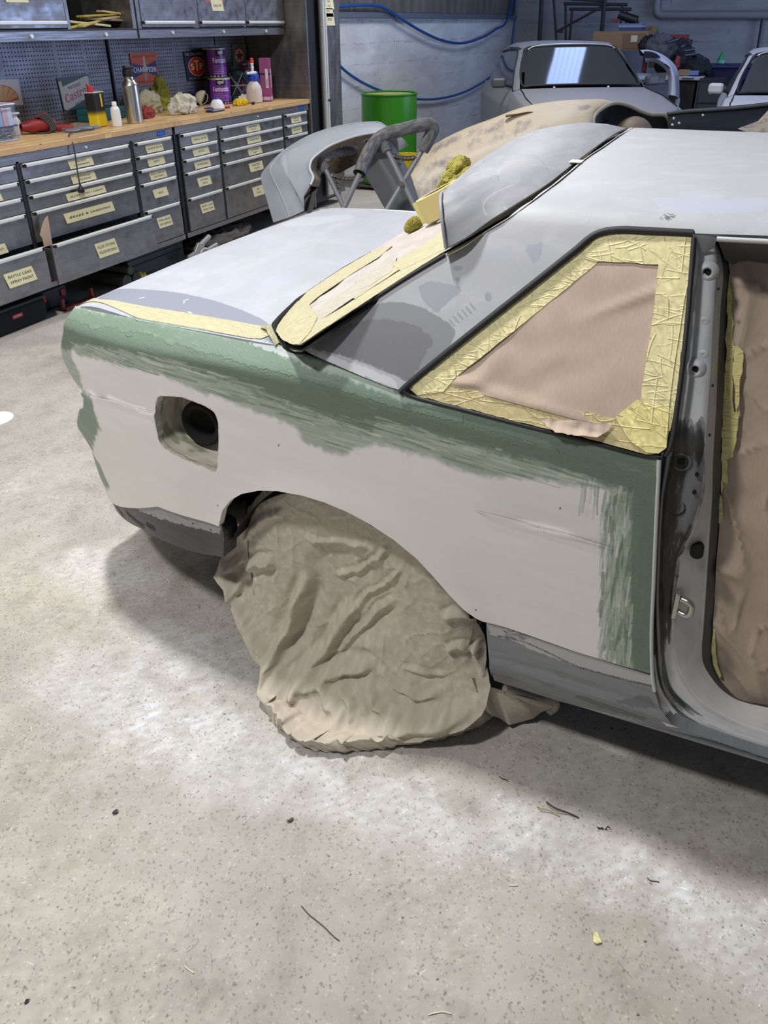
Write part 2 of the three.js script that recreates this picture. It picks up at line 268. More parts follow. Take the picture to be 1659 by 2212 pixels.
{
  const roof = new THREE.Shape([[X_WALL - 0.3, -Z_FAR + 0.3], [X_WALL - 0.3, -Z_NEAR - 0.3], [X_RIGHT + 0.3, -Z_NEAR - 0.3], [X_RIGHT + 0.3, -Z_FAR + 0.3]].map((p) => new THREE.Vector2(...p)));
  for (const [x, , z, w, d] of SKYLIGHTS) roof.holes.push(new THREE.Path([[x - w / 2, -z - d / 2], [x + w / 2, -z - d / 2], [x + w / 2, -z + d / 2], [x - w / 2, -z + d / 2]].map((p) => new THREE.Vector2(...p))));
  const g = new THREE.ExtrudeGeometry(roof, { depth: 0.15, bevelEnabled: false }); g.rotateX(-Math.PI / 2); g.translate(0, ROOF, 0);
  struct('ceiling', g, std(0x8d8f92, 0.8));
}
const glowSheet = std(0x202c48, 0.6, 0, { emissive: DAY_BLUE, emissiveIntensity: 3 }), skySheet = std(0x202c48, 0.6, 0, { emissive: DAY_BLUE, emissiveIntensity: 4.5 });
const skyBar = std(0x3a3d42, 0.6);
SKYLIGHTS.forEach(([x, y, z, w, d, power], i) => {                          // corrugated translucent sheets set in the roof
  const s = struct('window_' + (i + 1), grid(72, 2, (a, b) => V(x - w / 2 + w * a, y + 0.05 + 0.02 * Math.cos(a * 8 * Math.PI * 2), z - d / 2 + d * b)), skySheet);
  s.castShadow = false;
  for (let k = 0; k <= 6; k++) put('added_rib_bar', box(0.014, 0.03, d, x - w / 2 + w * k / 6, y + 0.015, z, 0.003), skyBar, s);  // dark bars added so the reflected sheet looks ribbed
  const L = new THREE.RectAreaLight(DAY_BLUE, power, w, d); L.position.set(x, y - 0.05, z); L.lookAt(x, 0, z); scene.add(L);
});
{
  const slats = []; const n = 26;
  const d = new THREE.Group(); d.name = 'door_1'; d.userData.kind = 'structure'; scene.add(d);
  for (let i = 0; i < n; i++) put('slat', box(0.03, DH / n - 0.006, DZ1 - DZ0 - 0.02, X_RIGHT + 0.1, (i + 0.5) * DH / n, (DZ0 + DZ1) / 2, 0.008), glowSheet, d);
  const L = new THREE.RectAreaLight(DAY_BLUE, DOOR_LIGHT, DZ1 - DZ0, DH - 0.1); L.position.set(X_RIGHT - 0.02, DH / 2, (DZ0 + DZ1) / 2); L.lookAt(0, DH / 2, (DZ0 + DZ1) / 2); scene.add(L);
}
const lampBody = std(0xb8babd, 0.45, 0.6);
LAMPS.forEach(([x, y, z, w, d, power], i) => {
  const name = ['small square lamp hanging from the ceiling above the masked car', 'larger square lamp hanging in front of the masked car', 'batten lamp on the ceiling between bench and boot', 'long batten lamp on the ceiling beyond the masked car'][i];
  const t = thing('ceiling_lamp', name, 'lamp', x, y, z);
  put('housing', box(w + 0.04, 0.06, d + 0.04, 0, 0.045, 0, 0.01), lampBody, t); put('hanger', rod(V(0, 0.07, 0), V(0, ROOF - y, 0), 0.012), lampBody, t);
  put('diffuser', box(w, 0.02, d, 0, 0.008, 0, 0.005), std(0xffffff, 0.5, 0, { emissive: LAMP_WHITE, emissiveIntensity: 6 }), t).castShadow = false;
  const L = new THREE.RectAreaLight(LAMP_WHITE, power, w, d); L.position.set(x, y - 0.006, z); L.lookAt(x, 0, z); scene.add(L);
});

// ---------------------------------------------------------------- the car under repair: surfaces of the body
const shoulderY = curve1([[-0.9, 0.955], [-0.5, 0.962], [-0.1, 0.96], [0.05, 0.952], [0.2, 0.936], [0.45, 0.922], [0.7, 0.905], [1.6, 0.87]]);
const shoulderZ = curve1([[-0.9, 0.695], [-0.25, 0.697], [-0.05, 0.72], [0.2, 0.742], [0.7, 0.747], [1.6, 0.745]]);
const sideZ = curve1([[0.15, 0.70], [0.22, 0.735], [0.3, 0.752], [0.4, 0.762], [0.52, 0.768], [0.66, 0.769], [0.8, 0.766], [0.9, 0.76], [0.96, 0.752]]);
const tailTuck = (u) => { const q = Math.max(0, -u - 0.42); return 0.55 * q * q; };
const crease = (u) => 0.722 - 0.055 * u - 0.45 * Math.max(0, -u - 0.5) ** 2;                      // the line pressed along the flank
const archC = [0.035, 0.27], archR = 0.352;
function bodyZ(u, y) {
  const sy = shoulderY(u), d = sy - y, zs = shoulderZ(u), full = sideZ(y);
  const k = smooth(-0.004, 0.052, d); let z = lerp(zs, full, Math.pow(k, 0.55));
  if (d < 0) z = zs + d * 0.9;
  z -= tailTuck(u) * (0.75 + 0.5 * smooth(0.7, 0.4, y));
  const ra = Math.hypot(u - archC[0], y - archC[1]) - archR;                   // lip of the wheel arch stands proud
  if (y > archC[1] - 0.05) z += 0.012 * Math.exp(-(Math.max(0, ra) ** 2) / 0.0026);
  const c = crease(u) - y, along = smooth(-0.43, -0.48, u) + smooth(0.34, 0.5, u) * smooth(0.69, 0.64, u);
  z -= along * 0.009 * smooth(-0.12, -0.004, c) * smooth(0.004, -0.002, c);
  return z;
}
const sideS = surface((u, y) => V(u, y, bodyZ(u, y)), -0.85, 1.1, 0.2, 1.0);
const offS = (inset) => surface((u, y) => V(u, y, (y < 0.93 ? bodyZ(u, Math.min(y, shoulderY(u) - 0.03)) : lerp(bodyZ(u, shoulderY(u) - 0.03), houseZ(y) + 0.012, smooth(0.9, 0.97, y))) - inset), -0.2, 1.25, 0.15, 1.33);
// the glasshouse: one section from belt to the crown of the roof
const houseCurve = new THREE.CatmullRomCurve3([[0.775, 0.86], [0.752, 0.925], [0.722, 1.0], [0.664, 1.13], [0.614, 1.24], [0.592, 1.277], [0.552, 1.301], [0.45, 1.322], [0.3, 1.338], [0.15, 1.347], [0, 1.35]].map(([z, y]) => V(0, y, z)), false, 'centripetal');
const houseTable = houseCurve.getSpacedPoints(400);
const houseAt = (t) => { const q = clamp(t) * 400, i = Math.min(399, Math.floor(q)); return houseTable[i].clone().lerp(houseTable[i + 1], q - i); };
const houseZ = (y) => { for (let i = 0; i < 400; i++) if (houseTable[i + 1].y >= y) { const a = houseTable[i], b = houseTable[i + 1]; return lerp(a.z, b.z, (y - a.y) / (b.y - a.y)); } return 0; };
const houseS = surface((u, t) => { const p = houseAt(t); return V(u, p.y - 0.02 * smooth(0.42, 0.2, u) * smooth(0.3, 0.7, t), p.z); }, -0.2, 1.2, 0, 1);
const glassSideS = surface((u, y) => V(u, y, houseZ(y) - 0.008), -0.1, 1.0, 0.86, 1.285);
const rearGlassY = (u, z) => 0.972 + 0.556 * (u + 0.3) - 0.03 * (u + 0.3) * (u + 0.3) - 0.19 * z * z;
const rearGlassS = surface((u, z) => V(u, rearGlassY(u, z), z), -0.4, 0.5, -0.75, 0.75);
const deckY = (u, z) => 0.982 - 0.03 * z * z + 0.012 * u - 0.35 * Math.max(0, -0.70 - u) ** 2 * 4;
const deckS = surface((u, z) => V(u, deckY(u, z), z), -0.9, 0, -0.75, 0.75);

// ---------------------------------------------------------------- paint
const QU = [-0.87, 0.27, 0.83, 1.0];                                          // window of the flank texture
const quarterOutlineUp = [[163, 661], [300, 687], [430, 709], [540, 730], [590, 740], [640, 758], [700, 778], [780, 805], [840, 830], [868, 846]];
const quarterOutline = [...quarterOutlineUp, [900, 857], [1000, 882], [1100, 907], [1200, 932], [1300, 957], [1380, 978], [1420, 990], [1419, 1040], [1416, 1130], [1412, 1250], [1407, 1380], [1408, 1456],
  [1340, 1437], [1250, 1410], [1150, 1375], [1043, 1343], [1028, 1336], [1000, 1316], [970, 1285], [938, 1248], [900, 1207], [850, 1166], [800, 1133], [750, 1106], [700, 1085], [650, 1070], [600, 1061], [558, 1060], [522, 1067], [497, 1081], [480, 1103], [472, 1137],
  [340, 1094], [205, 1047], [196, 1035], [180, 985], [171, 935], [168, 900], [172, 884], [180, 882], [180, 860], [170, 838], [151, 808], [137, 778], [131, 748], [137, 715], [148, 682]];
const qOutline = trace(sideS, quarterOutline);
const fillerOutline = rounded(trace(sideS, [[341, 857], [352, 855], [392, 858], [440, 876], [463, 890], [471, 912], [472, 955], [468, 1020], [440, 1010], [398, 992], [360, 972], [343, 952], [336, 915], [335, 880]]), 0.008, 2);
const QW = 2048, QH = 900;
const toQ = ([u, y]) => [(u - QU[0]) / (QU[2] - QU[0]) * QW, QH - (y - QU[1]) / (QU[3] - QU[1]) * QH];
const qPath = (g, poly) => { g.beginPath(); poly.forEach((p, i) => { const [x, y] = toQ(p); i ? g.lineTo(x, y) : g.moveTo(x, y); }); g.closePath(); };
const greenOuter = trace(sideS, [[140, 660], [300, 688], [540, 733], [640, 758], [780, 805], [868, 848], [1100, 907], [1300, 957], [1422, 988], [1420, 1130], [1412, 1300], [1408, 1456], [1380, 1452], [1345, 1437], [1318, 1424], [1300, 1390], [1312, 1350], [1303, 1305], [1306, 1255], [1326, 1196], [1318, 1140], [1313, 1075], [1316, 1055], [1240, 1046], [1150, 1030], [1050, 1028], [975, 1006], [930, 986], [860, 970], [815, 958], [770, 966], [745, 982], [700, 972], [655, 950], [640, 922], [600, 903], [560, 890], [500, 868], [462, 848], [440, 852], [400, 830], [330, 800], [300, 797], [250, 784], [210, 772], [168, 766], [152, 745], [152, 770], [170, 800], [178, 840], [158, 820], [137, 780], [126, 745], [132, 705]]);
const greenCore = trace(sideS, [[140, 660], [300, 688], [540, 733], [640, 758], [780, 805], [868, 848], [1100, 907], [1300, 957], [1422, 988], [1420, 1130], [1412, 1300], [1408, 1456], [1375, 1448], [1352, 1400], [1352, 1320], [1362, 1250], [1352, 1180], [1360, 1120], [1362, 1062], [1300, 1040], [1200, 1010], [1100, 985], [1000, 955], [900, 928], [812, 905], [800, 938], [720, 905], [640, 880], [560, 850], [480, 818], [400, 790], [320, 766], [240, 750], [205, 745], [160, 742], [145, 755], [133, 750], [135, 705]]);
const greenRear = [trace(sideS, [[180, 848], [196, 862], [206, 900], [214, 925], [200, 960], [186, 985], [176, 960], [168, 915], [170, 885]]), trace(sideS, [[178, 970], [198, 985], [214, 1000], [226, 1030], [236, 1050], [200, 1050], [186, 1020]])];
const creaseL = [[178, 846], [250, 868], [333, 892]], creaseR = [[1028, 1104], [1100, 1122], [1180, 1145], [1260, 1168], [1325, 1186]];
function paintFlank(g, bump) {
  g.fillStyle = bump ? '#505050' : '#ece8e4'; g.fillRect(0, 0, QW, QH);
  if (!bump) for (let i = 0; i < 500; i++) { g.fillStyle = rnd() > 0.5 ? 'rgba(255,255,250,0.03)' : 'rgba(190,186,176,0.03)'; g.beginPath(); g.ellipse(rr(0, QW), rr(0, QH), rr(20, 160), rr(5, 26), 0.06, 0, 7); g.fill(); }
  const isDown = (x, y) => x > toQ([0.57, 0.6])[0] && y > toQ([0, 0.86])[1];
  const stroke = (x, y, l, w, col) => { const a = isDown(x, y) ? 1.55 + rr(-0.06, 0.06) : 0.085 + rr(-0.05, 0.05); g.strokeStyle = col; g.lineWidth = w; g.beginPath(); g.moveTo(x, y); g.quadraticCurveTo(x + Math.cos(a) * l * 0.5 + rr(-2, 2), y + Math.sin(a) * l * 0.5 + rr(-3, 3), x + Math.cos(a) * l, y + Math.sin(a) * l); g.stroke(); };
  const green = (v, a) => bump ? rgb(80 + v * 60, 80 + v * 60, 80 + v * 60, a) : rgb(lerp(186, 96, v), lerp(193, 116, v), lerp(178, 99, v), a);
  // thin scraped-out filler first
  for (const poly of [greenOuter, ...greenRear]) {
    const small = poly !== greenOuter;
    g.save(); g.filter = 'blur(2.5px)'; for (let k = 0; k < 5; k++) { g.fillStyle = green(small ? 0.7 : 0.28 + k * 0.06, bump ? 0.2 : small ? 0.4 : 0.24); qPath(g, jag(poly, 0.006, 0.014, k * 9)); g.fill(); } g.filter = 'none'; g.restore();
    g.save(); qPath(g, jag(poly, 0.004, 0.005, 3)); g.clip();
    for (let i = 0; i < 2600; i++) stroke(rr(0, QW), rr(0, QH), rr(20, 150), rr(0.8, 8), green(rr(0, 0.75), rr(0.05, 0.3)));
    for (let i = 0; i < 700; i++) stroke(rr(0, QW), rr(0, QH), rr(15, 110), rr(0.7, 3.4), bump ? rgb(70, 70, 70, 0.35) : rgb(222, 224, 214, rr(0.1, 0.4)));
    for (let i = 0; i < 16; i++) { const x = rr(0, QW), y = rr(0, QH); g.fillStyle = green(rr(0.3, 0.6), 0.35); g.fillRect(x, y, rr(20, 60), rr(30, 60)); g.fillStyle = bump ? 'rgba(200,200,200,0.6)' : 'rgba(226,230,220,0.5)'; g.fillRect(x, y, 1.6, rr(20, 50)); }
    g.restore();
  }
  // the full coat, feathered where it was drawn out
  g.save(); g.filter = 'blur(3px)'; for (let k = 0; k < 5; k++) { g.fillStyle = green(0.72 + k * 0.07, bump ? 0.3 : 0.36); qPath(g, jag(greenCore, 0.012, 0.018, 20 + k * 7)); g.fill(); } g.filter = 'none'; g.restore();
  for (let k = 0; k < 2; k++) { g.fillStyle = green(0.85 + k * 0.1, bump ? 0.4 : 0.34); qPath(g, jag(greenCore, 0.006, 0.011, 70 + k * 7)); g.fill(); }
  g.save(); qPath(g, jag(greenCore, 0.008, 0.008, 41)); g.clip();
  for (let i = 0; i < 1500; i++) stroke(rr(0, QW), rr(0, QH), rr(10, 90), rr(0.8, 5), green(rr(0.6, 1.15), rr(0.1, 0.35)));
  for (let i = 0; i < 30000; i++) { const v = rnd(); g.fillStyle = bump ? rgb(90 + v * 90, 90 + v * 90, 90 + v * 90, 0.35) : rgb(lerp(80, 116, v), lerp(100, 138, v), lerp(83, 118, v), 0.3); g.beginPath(); g.ellipse(rr(0, QW), rr(0, QH), rr(1, 5), rr(0.8, 2.2), 0.1, 0, 7); g.fill(); }
  for (let i = 0; i < 90; i++) { const x = rr(0, QW), y = rr(0, QH * 0.75); g.strokeStyle = bump ? '#d8d8d8' : rgb(160, 182, 164, 0.45); g.lineWidth = rr(0.6, 1.6); g.beginPath(); g.moveTo(x, y); g.quadraticCurveTo(x + rr(4, 18), y + rr(-3, 8), x + rr(6, 34), y + rr(0, 9)); g.stroke(); }
  g.restore();
  { // where the coat was scraped thin: hard-edged spreader marks, along the waist and down by the door edge
    const O = [[168, 766], [250, 784], [330, 800], [400, 830], [500, 868], [600, 903], [700, 962], [815, 958], [930, 986], [1050, 1026], [1240, 1045], [1314, 1053]], C = [[150, 735], [240, 748], [320, 762], [400, 785], [480, 812], [560, 845], [640, 872], [720, 895], [812, 898], [900, 920], [1000, 948], [1300, 1034]];
    const ol = rail(trace(sideS, O).map(([u, y]) => V(u, y, 0)), 100), cl = rail(trace(sideS, C).map(([u, y]) => V(u, y, 0)), 100), pal = [[96, 116, 99], [132, 150, 132], [160, 173, 156], [188, 194, 182], [220, 219, 211]];
    for (let i = 0; i < 620; i++) { const k = Math.floor(rr(0, 100)), p = ol[k].clone().lerp(cl[k], Math.pow(rnd(), 0.7)), [x, y] = toQ([p.x, p.y]), c = pal[Math.floor(rr(0, 5))], v = 150 - c[0] * 0.35; g.lineCap = rnd() > 0.5 ? 'butt' : 'round'; stroke(x, y, rr(15, 120), rr(0.8, 7), bump ? rgb(v, v, v, 0.3) : rgb(...c, rr(0.12, 0.5))); }
    for (let i = 0; i < 420; i++) { const [x, y] = toQ(trace(sideS, [[rr(1300, 1366), rr(1050, 1430)]])[0]), c = pal[Math.floor(rr(0, 5))], v = 150 - c[0] * 0.35, a = 1.55 + rr(-0.08, 0.08), l = rr(15, 110); g.strokeStyle = bump ? rgb(v, v, v, 0.3) : rgb(...c, rr(0.18, 0.6)); g.lineWidth = rr(0.8, 8); g.beginPath(); g.moveTo(x, y); g.lineTo(x + Math.cos(a) * l + rr(-3, 3), Math.min(y + l, toQ(trace(sideS, [[1330, 1432]])[0])[1])); g.stroke(); }
    g.lineCap = 'butt';
  }
  // the ragged step that the spreader left below the shoulder: a thicker coat above it
  const line = [[120, 686], [150, 690], [185, 700], [200, 712], [225, 706], [248, 708], [262, 716], [300, 720], [330, 724], [352, 735], [372, 746], [384, 742], [400, 748], [430, 760], [470, 768], [520, 786], [580, 800], [640, 816], [720, 838], [800, 864], [870, 886], [1000, 915]];
  const lip = trace(sideS, line), upper = trace(sideS, [[1000, 880], [870, 846], [780, 803], [640, 757], [540, 731], [300, 687], [160, 660], [120, 660]]);
  const rough = jag([...lip, ...upper], 0.004, 0.004, 5);
  if (bump) { g.fillStyle = 'rgba(176,176,176,0.8)'; qPath(g, rough); g.fill(); g.save(); qPath(g, rough); g.clip(); for (let i = 0; i < 5000; i++) { const v = rr(150, 220); g.fillStyle = rgb(v, v, v, 0.4); g.beginPath(); g.ellipse(rr(0, QW), rr(0, QH * 0.6), rr(1, 5), rr(0.8, 2.6), 0.1, 0, 7); g.fill(); } g.restore(); }
  else { g.save(); qPath(g, rough); g.clip(); g.fillStyle = 'rgba(128,150,133,0.3)'; g.fillRect(0, 0, QW, QH); for (let i = 0; i < 900; i++) stroke(rr(0, QW), rr(0, QH * 0.6), rr(10, 70), rr(0.6, 3), rgb(rr(120, 190), rr(150, 205), rr(128, 190), rr(0.08, 0.3))); g.restore(); }  // facet above the step painted paler, as if catching light
  if (bump) for (const pts of [creaseL, creaseR]) { const P = rail(trace(sideS, pts).map(([u, y]) => V(u, y, 0)), 60).map((p) => toQ([p.x, p.y])); for (let k = 0; k < 26; k++) { const v = Math.round(lerp(200, 82, k / 25)); g.strokeStyle = rgb(v, v, v, 0.85); g.lineWidth = 1.4; g.beginPath(); P.forEach(([x, y], i) => { const e = 1 - Math.pow(Math.max(0, pts === creaseR ? 1 - i / 16 : 0), 2), d = 1 + k * e; i ? g.lineTo(x, y + d) : g.moveTo(x, y + d); }); g.stroke(); } }
  if (!bump) {
    const hl = trace(sideS, [[600, 760], [660, 772], [720, 790], [800, 818], [870, 852], [960, 876], [930, 880], [860, 866], [780, 830], [700, 802], [620, 776]]); g.save(); g.filter = 'blur(2px)'; g.fillStyle = 'rgba(206,220,210,0.5)'; qPath(g, jag(hl, 0.005, 0.006, 8)); g.fill(); g.filter = 'none'; g.restore();  // pale highlight painted along the shoulder
    const bare = trace(sideS, [[520, 724], [560, 732], [600, 746], [660, 766], [640, 774], [590, 762], [548, 745]]); g.fillStyle = 'rgba(206,212,218,0.6)'; qPath(g, jag(bare, 0.006, 0.003, 4)); g.fill();
    for (const pts of [creaseL, creaseR]) { const P = rail(trace(sideS, pts).map(([u, y]) => V(u, y, 0)), 60).map((p) => toQ([p.x, p.y])); g.lineWidth = 1.6; g.strokeStyle = 'rgba(150,144,134,0.55)'; g.beginPath(); P.forEach(([x, y], i) => i ? g.lineTo(x, y - 2.5) : g.moveTo(x, y - 2.5)); g.stroke(); }  // shade above the crease painted as a thin dark line
    for (const [px, py] of [[602, 962], [1210, 1098], [470, 1092], [1028, 1318]]) { const [x, y] = toQ(trace(sideS, [[px, py]])[0]); g.fillStyle = '#5a5750'; g.beginPath(); g.ellipse(x, y, 1.6, 4, 0.3, 0, 7); g.fill(); }
    g.strokeStyle = 'rgba(140,150,128,0.4)'; g.lineWidth = 4; qPath(g, jag(fillerOutline, 0.006, 0.004, 2)); g.stroke();
  }
}
const flankMat = std(0xffffff, 0.5, 0, { map: tex(canvas(QW, QH, (g) => paintFlank(g, false))), bumpMap: tex(canvas(QW, QH, (g) => paintFlank(g, true)), false), bumpScale: 0.006 });
// grey primer with sanded-through and wet patches
function primerTex(w, h, draw) { return tex(canvas(w, h, (g) => { g.fillStyle = '#c3c6cd'; g.fillRect(0, 0, w, h); for (let i = 0; i < 700; i++) { g.fillStyle = rnd() > 0.5 ? 'rgba(222,224,232,0.05)' : 'rgba(160,166,178,0.05)'; g.beginPath(); g.ellipse(rr(0, w), rr(0, h), rr(6, 70), rr(3, 18), rr(-0.3, 0.3), 0, 7); g.fill(); } for (let i = 0; i < 220; i++) { g.strokeStyle = 'rgba(236,238,244,0.16)'; g.lineWidth = rr(0.6, 1.6); const x = rr(0, w), y = rr(0, h); g.beginPath(); g.moveTo(x, y); g.lineTo(x + rr(-30, 30), y + rr(-9, 9)); g.stroke(); } draw(g); })); }
const greyPlain = std(0x9b9ea4, 0.55);
const blackPlain = std(0x0c0c0d, 0.85), rubber = std(0x26272a, 0.6), rawDark = std(0x2b2c2f, 0.5);
// ---------------------------------------------------------------- the car: parts
const car = thing('coupe_car', 'grey-primed two-door coupe under repair with green filler smeared along its white flank and masked windows', 'car');
const mirrorZ = (poly) => poly.map(([a, b]) => [a, -b]).reverse();
const uvBox = (g, sx, sy) => g;
put('quarter_panel', panel(qOutline, sideS, { cell: 0.011, holes: [fillerOutline], thick: 0.02, uv: QU }), flankMat, car, 'white primed rear flank with green filler');
{ // the far flank, seen only from elsewhere
  const far = put('quarter_panel', panel(qOutline, sideS, { cell: 0.05, thick: 0.02 }), std(0xd6d3cc, 0.5), car, 'far flank in white primer'); far.scale.z = -1;
}
// fuel filler pocket
{
  const c = fillerOutline.reduce((s, p) => [s[0] + p[0] / fillerOutline.length, s[1] + p[1] / fillerOutline.length], [0, 0]);
  const ring = (k, inset, lift = 0) => { const o = [...fillerOutline, fillerOutline[0]].map(([a, b]) => { const u = c[0] + (a - c[0]) * k, y = c[1] + (b - c[1]) * k + lift; return V(u, y, bodyZ(u, y) - inset); }); return o; };
  const pocketMat = std(0xffffff, 0.7, 0, { map: grain(256, 256, (x, y) => { const v = fbm(x / 40, y / 40, 4), s = smooth(0.05, 0.35, fbm(x / 60 + 9, y / 60, 3)); return [lerp(196, 150, s) + v * 30, lerp(192, 152, s) + v * 28, lerp(178, 132, s) + v * 26]; }) });
  const rings = [ring(1, 0.004), ring(0.99, 0.02), ring(0.95, 0.075), ring(0.88, 0.098), ring(0.4, 0.102), ring(0.02, 0.102)];
  const n = 90, R = rings.map((r) => rail(r, n));
  const pocket = put('filler_pocket', grid(n, 5, (s, t) => R[Math.round(t * 5)][Math.round(s * n)], { closeU: true }), pocketMat, car, 'pressed fuel filler pocket');
  const [nu, ny] = trace(surface((u, y) => V(u, y, bodyZ(u, y) - 0.06), -0.6, -0.1, 0.5, 0.95), [[433, 918]])[0], nz = bodyZ(nu, ny) - 0.07;
  const neck = lathe([[0.0, -0.026], [0.03, -0.026], [0.04, -0.004], [0.042, 0.006], [0.048, 0.007], [0.05, 0.014], [0.056, 0.013], [0.061, 0.006], [0.063, -0.028]], 40); neck.rotateX(Math.PI / 2); neck.translate(nu, ny, nz);
  put('filler_neck', neck, blackPlain, car, 'black rubber filler neck');
  const hole = (px, py, w, h, parent) => { const [u, y] = trace(surface((a, b) => V(a, b, bodyZ(a, b) - 0.097), -0.6, -0.1, 0.5, 0.95), [[px, py]])[0]; return box(w, h, 0.006, u, y, bodyZ(u, y) - 0.1, 0.001); };
  put('clip_hole', hole(366, 905, 0.009, 0.011), blackPlain, pocket);
}
// dark valance below the flank, flaking grey primer on black
const valOutline = trace(sideS, [[204, 1047], [280, 1073], [340, 1093], [420, 1120], [476, 1139], [481, 1165], [479, 1207], [440, 1201], [400, 1191], [340, 1166], [300, 1144], [252, 1109], [226, 1083], [211, 1064]]);
const valRange = [-0.85, 0.3, -0.25, 0.52];
const valTex = tex(canvas(1024, 384, (g, w, h) => {
  const q = ([u, y]) => [(u - valRange[0]) / (valRange[2] - valRange[0]) * w, h - (y - valRange[1]) / (valRange[3] - valRange[1]) * h];
  g.fillStyle = '#3d3d40'; g.fillRect(0, 0, w, h);
  for (let i = 0; i < 300; i++) { g.fillStyle = rnd() > 0.5 ? 'rgba(90,90,94,0.10)' : 'rgba(24,24,26,0.14)'; g.beginPath(); g.ellipse(rr(0, w), rr(0, h), rr(10, 90), rr(2, 12), 0.18, 0, 7); g.fill(); }
  const band = jag(trace(sideS, [[200, 1045], [280, 1072], [360, 1098], [476, 1138], [470, 1158], [440, 1150], [400, 1139], [370, 1131], [330, 1118], [290, 1102], [250, 1083], [215, 1066]]), 0.008, 0.006, 3);
  g.fillStyle = '#96989c'; g.beginPath(); band.forEach((p, i) => { const [x, y] = q(p); i ? g.lineTo(x, y) : g.moveTo(x, y); }); g.fill();
  g.save(); g.clip(); for (let i = 0; i < 260; i++) { const x = rr(0, w), y = rr(0, h); g.strokeStyle = rgb(40, 40, 42, rr(0.2, 0.9)); g.lineWidth = rr(0.8, 3); g.beginPath(); g.moveTo(x, y); g.lineTo(x + rr(8, 50), y + rr(2, 14)); g.stroke(); } g.restore();
  for (const [px, py] of [[246, 1072], [413, 1134], [452, 1148]]) { const [x, y] = q(trace(sideS, [[px, py]])[0]); g.fillStyle = '#111'; g.beginPath(); g.ellipse(x, y, 5, 5, 0, 0, 7); g.fill(); }
}));
put('rear_valance', panel(valOutline, offS(0.007), { cell: 0.02, thick: 0.05, uv: valRange }), std(0xffffff, 0.42, 0, { map: valTex }), car, 'dark valance with flaking grey primer');
put('rear_valance', panel(valOutline, sideS, { cell: 0.05, thick: 0.03 }), rawDark, car).scale.z = -1;
// tail panel closing the body between the flanks
{
  const con = trace(sideS, [[163, 664], [148, 682], [137, 715], [131, 748], [137, 778], [151, 808], [170, 838], [180, 860], [168, 900], [171, 935], [180, 985], [196, 1035], [211, 1064], [252, 1109], [300, 1144]]).map(([u, y]) => V(u + 0.012, y, bodyZ(u, y) - 0.01));
  const far = con.map((p) => V(p.x, p.y, -p.z)), mid = con.map((p) => V(p.x - 0.03, p.y, 0));
  put('tail_panel', loft([con, mid, far], 40, 8, false), greyPlain, car, 'bare tail panel');
}
// wheel arch liner, floor, wheels
put('wheel_arch', grid(28, 4, (s, t) => { const a = Math.PI * (0.89 - 0.92 * s); return V(archC[0] + Math.cos(a) * 0.365, archC[1] + Math.sin(a) * 0.365, lerp(0.745, 0.36, t)); }), blackPlain, car, 'dark inner wheel arch');
put('wheel_arch', grid(28, 4, (s, t) => { const a = Math.PI * (1.06 - 1.12 * s); return V(archC[0] + Math.cos(a) * 0.365, archC[1] + Math.sin(a) * 0.365, -lerp(0.745, 0.36, t)); }), blackPlain, car);
put('cabin_light_block', [box(1.5, 0.6, 1.1, 1.13, 0.635, 0, 0.06), box(1.5, 0.36, 0.9, 1.13, 1.07, 0, 0.06)], blackPlain, car, 'added black block filling the cabin behind the masking'); put('underbody', [box(0.42, 0.1, 1.3, -0.53, 0.42, 0, 0.02), box(1.5, 0.08, 1.08, 1.16, 0.27, 0, 0.02), box(0.66, 0.34, 0.7, 0.04, 0.47, 0, 0.03)], rawDark, car);  // dark boxes added inside cabin and floor to block light
for (const s of [1, -1]) {
  const w = put('wheel', (() => { const g = lathe([[0.10, -0.075], [0.2, -0.09], [0.268, -0.09], [0.288, -0.07], [0.29, 0], [0.288, 0.055], [0.272, 0.075], [0.2, 0.06], [0.1, 0.05], [0.001, 0.045]], 40); g.rotateX(Math.PI / 2); g.translate(0.03, 0.292, 0.585 * s); return g; })(), rubber, car, 'tyre hidden under the dust sheet');
}
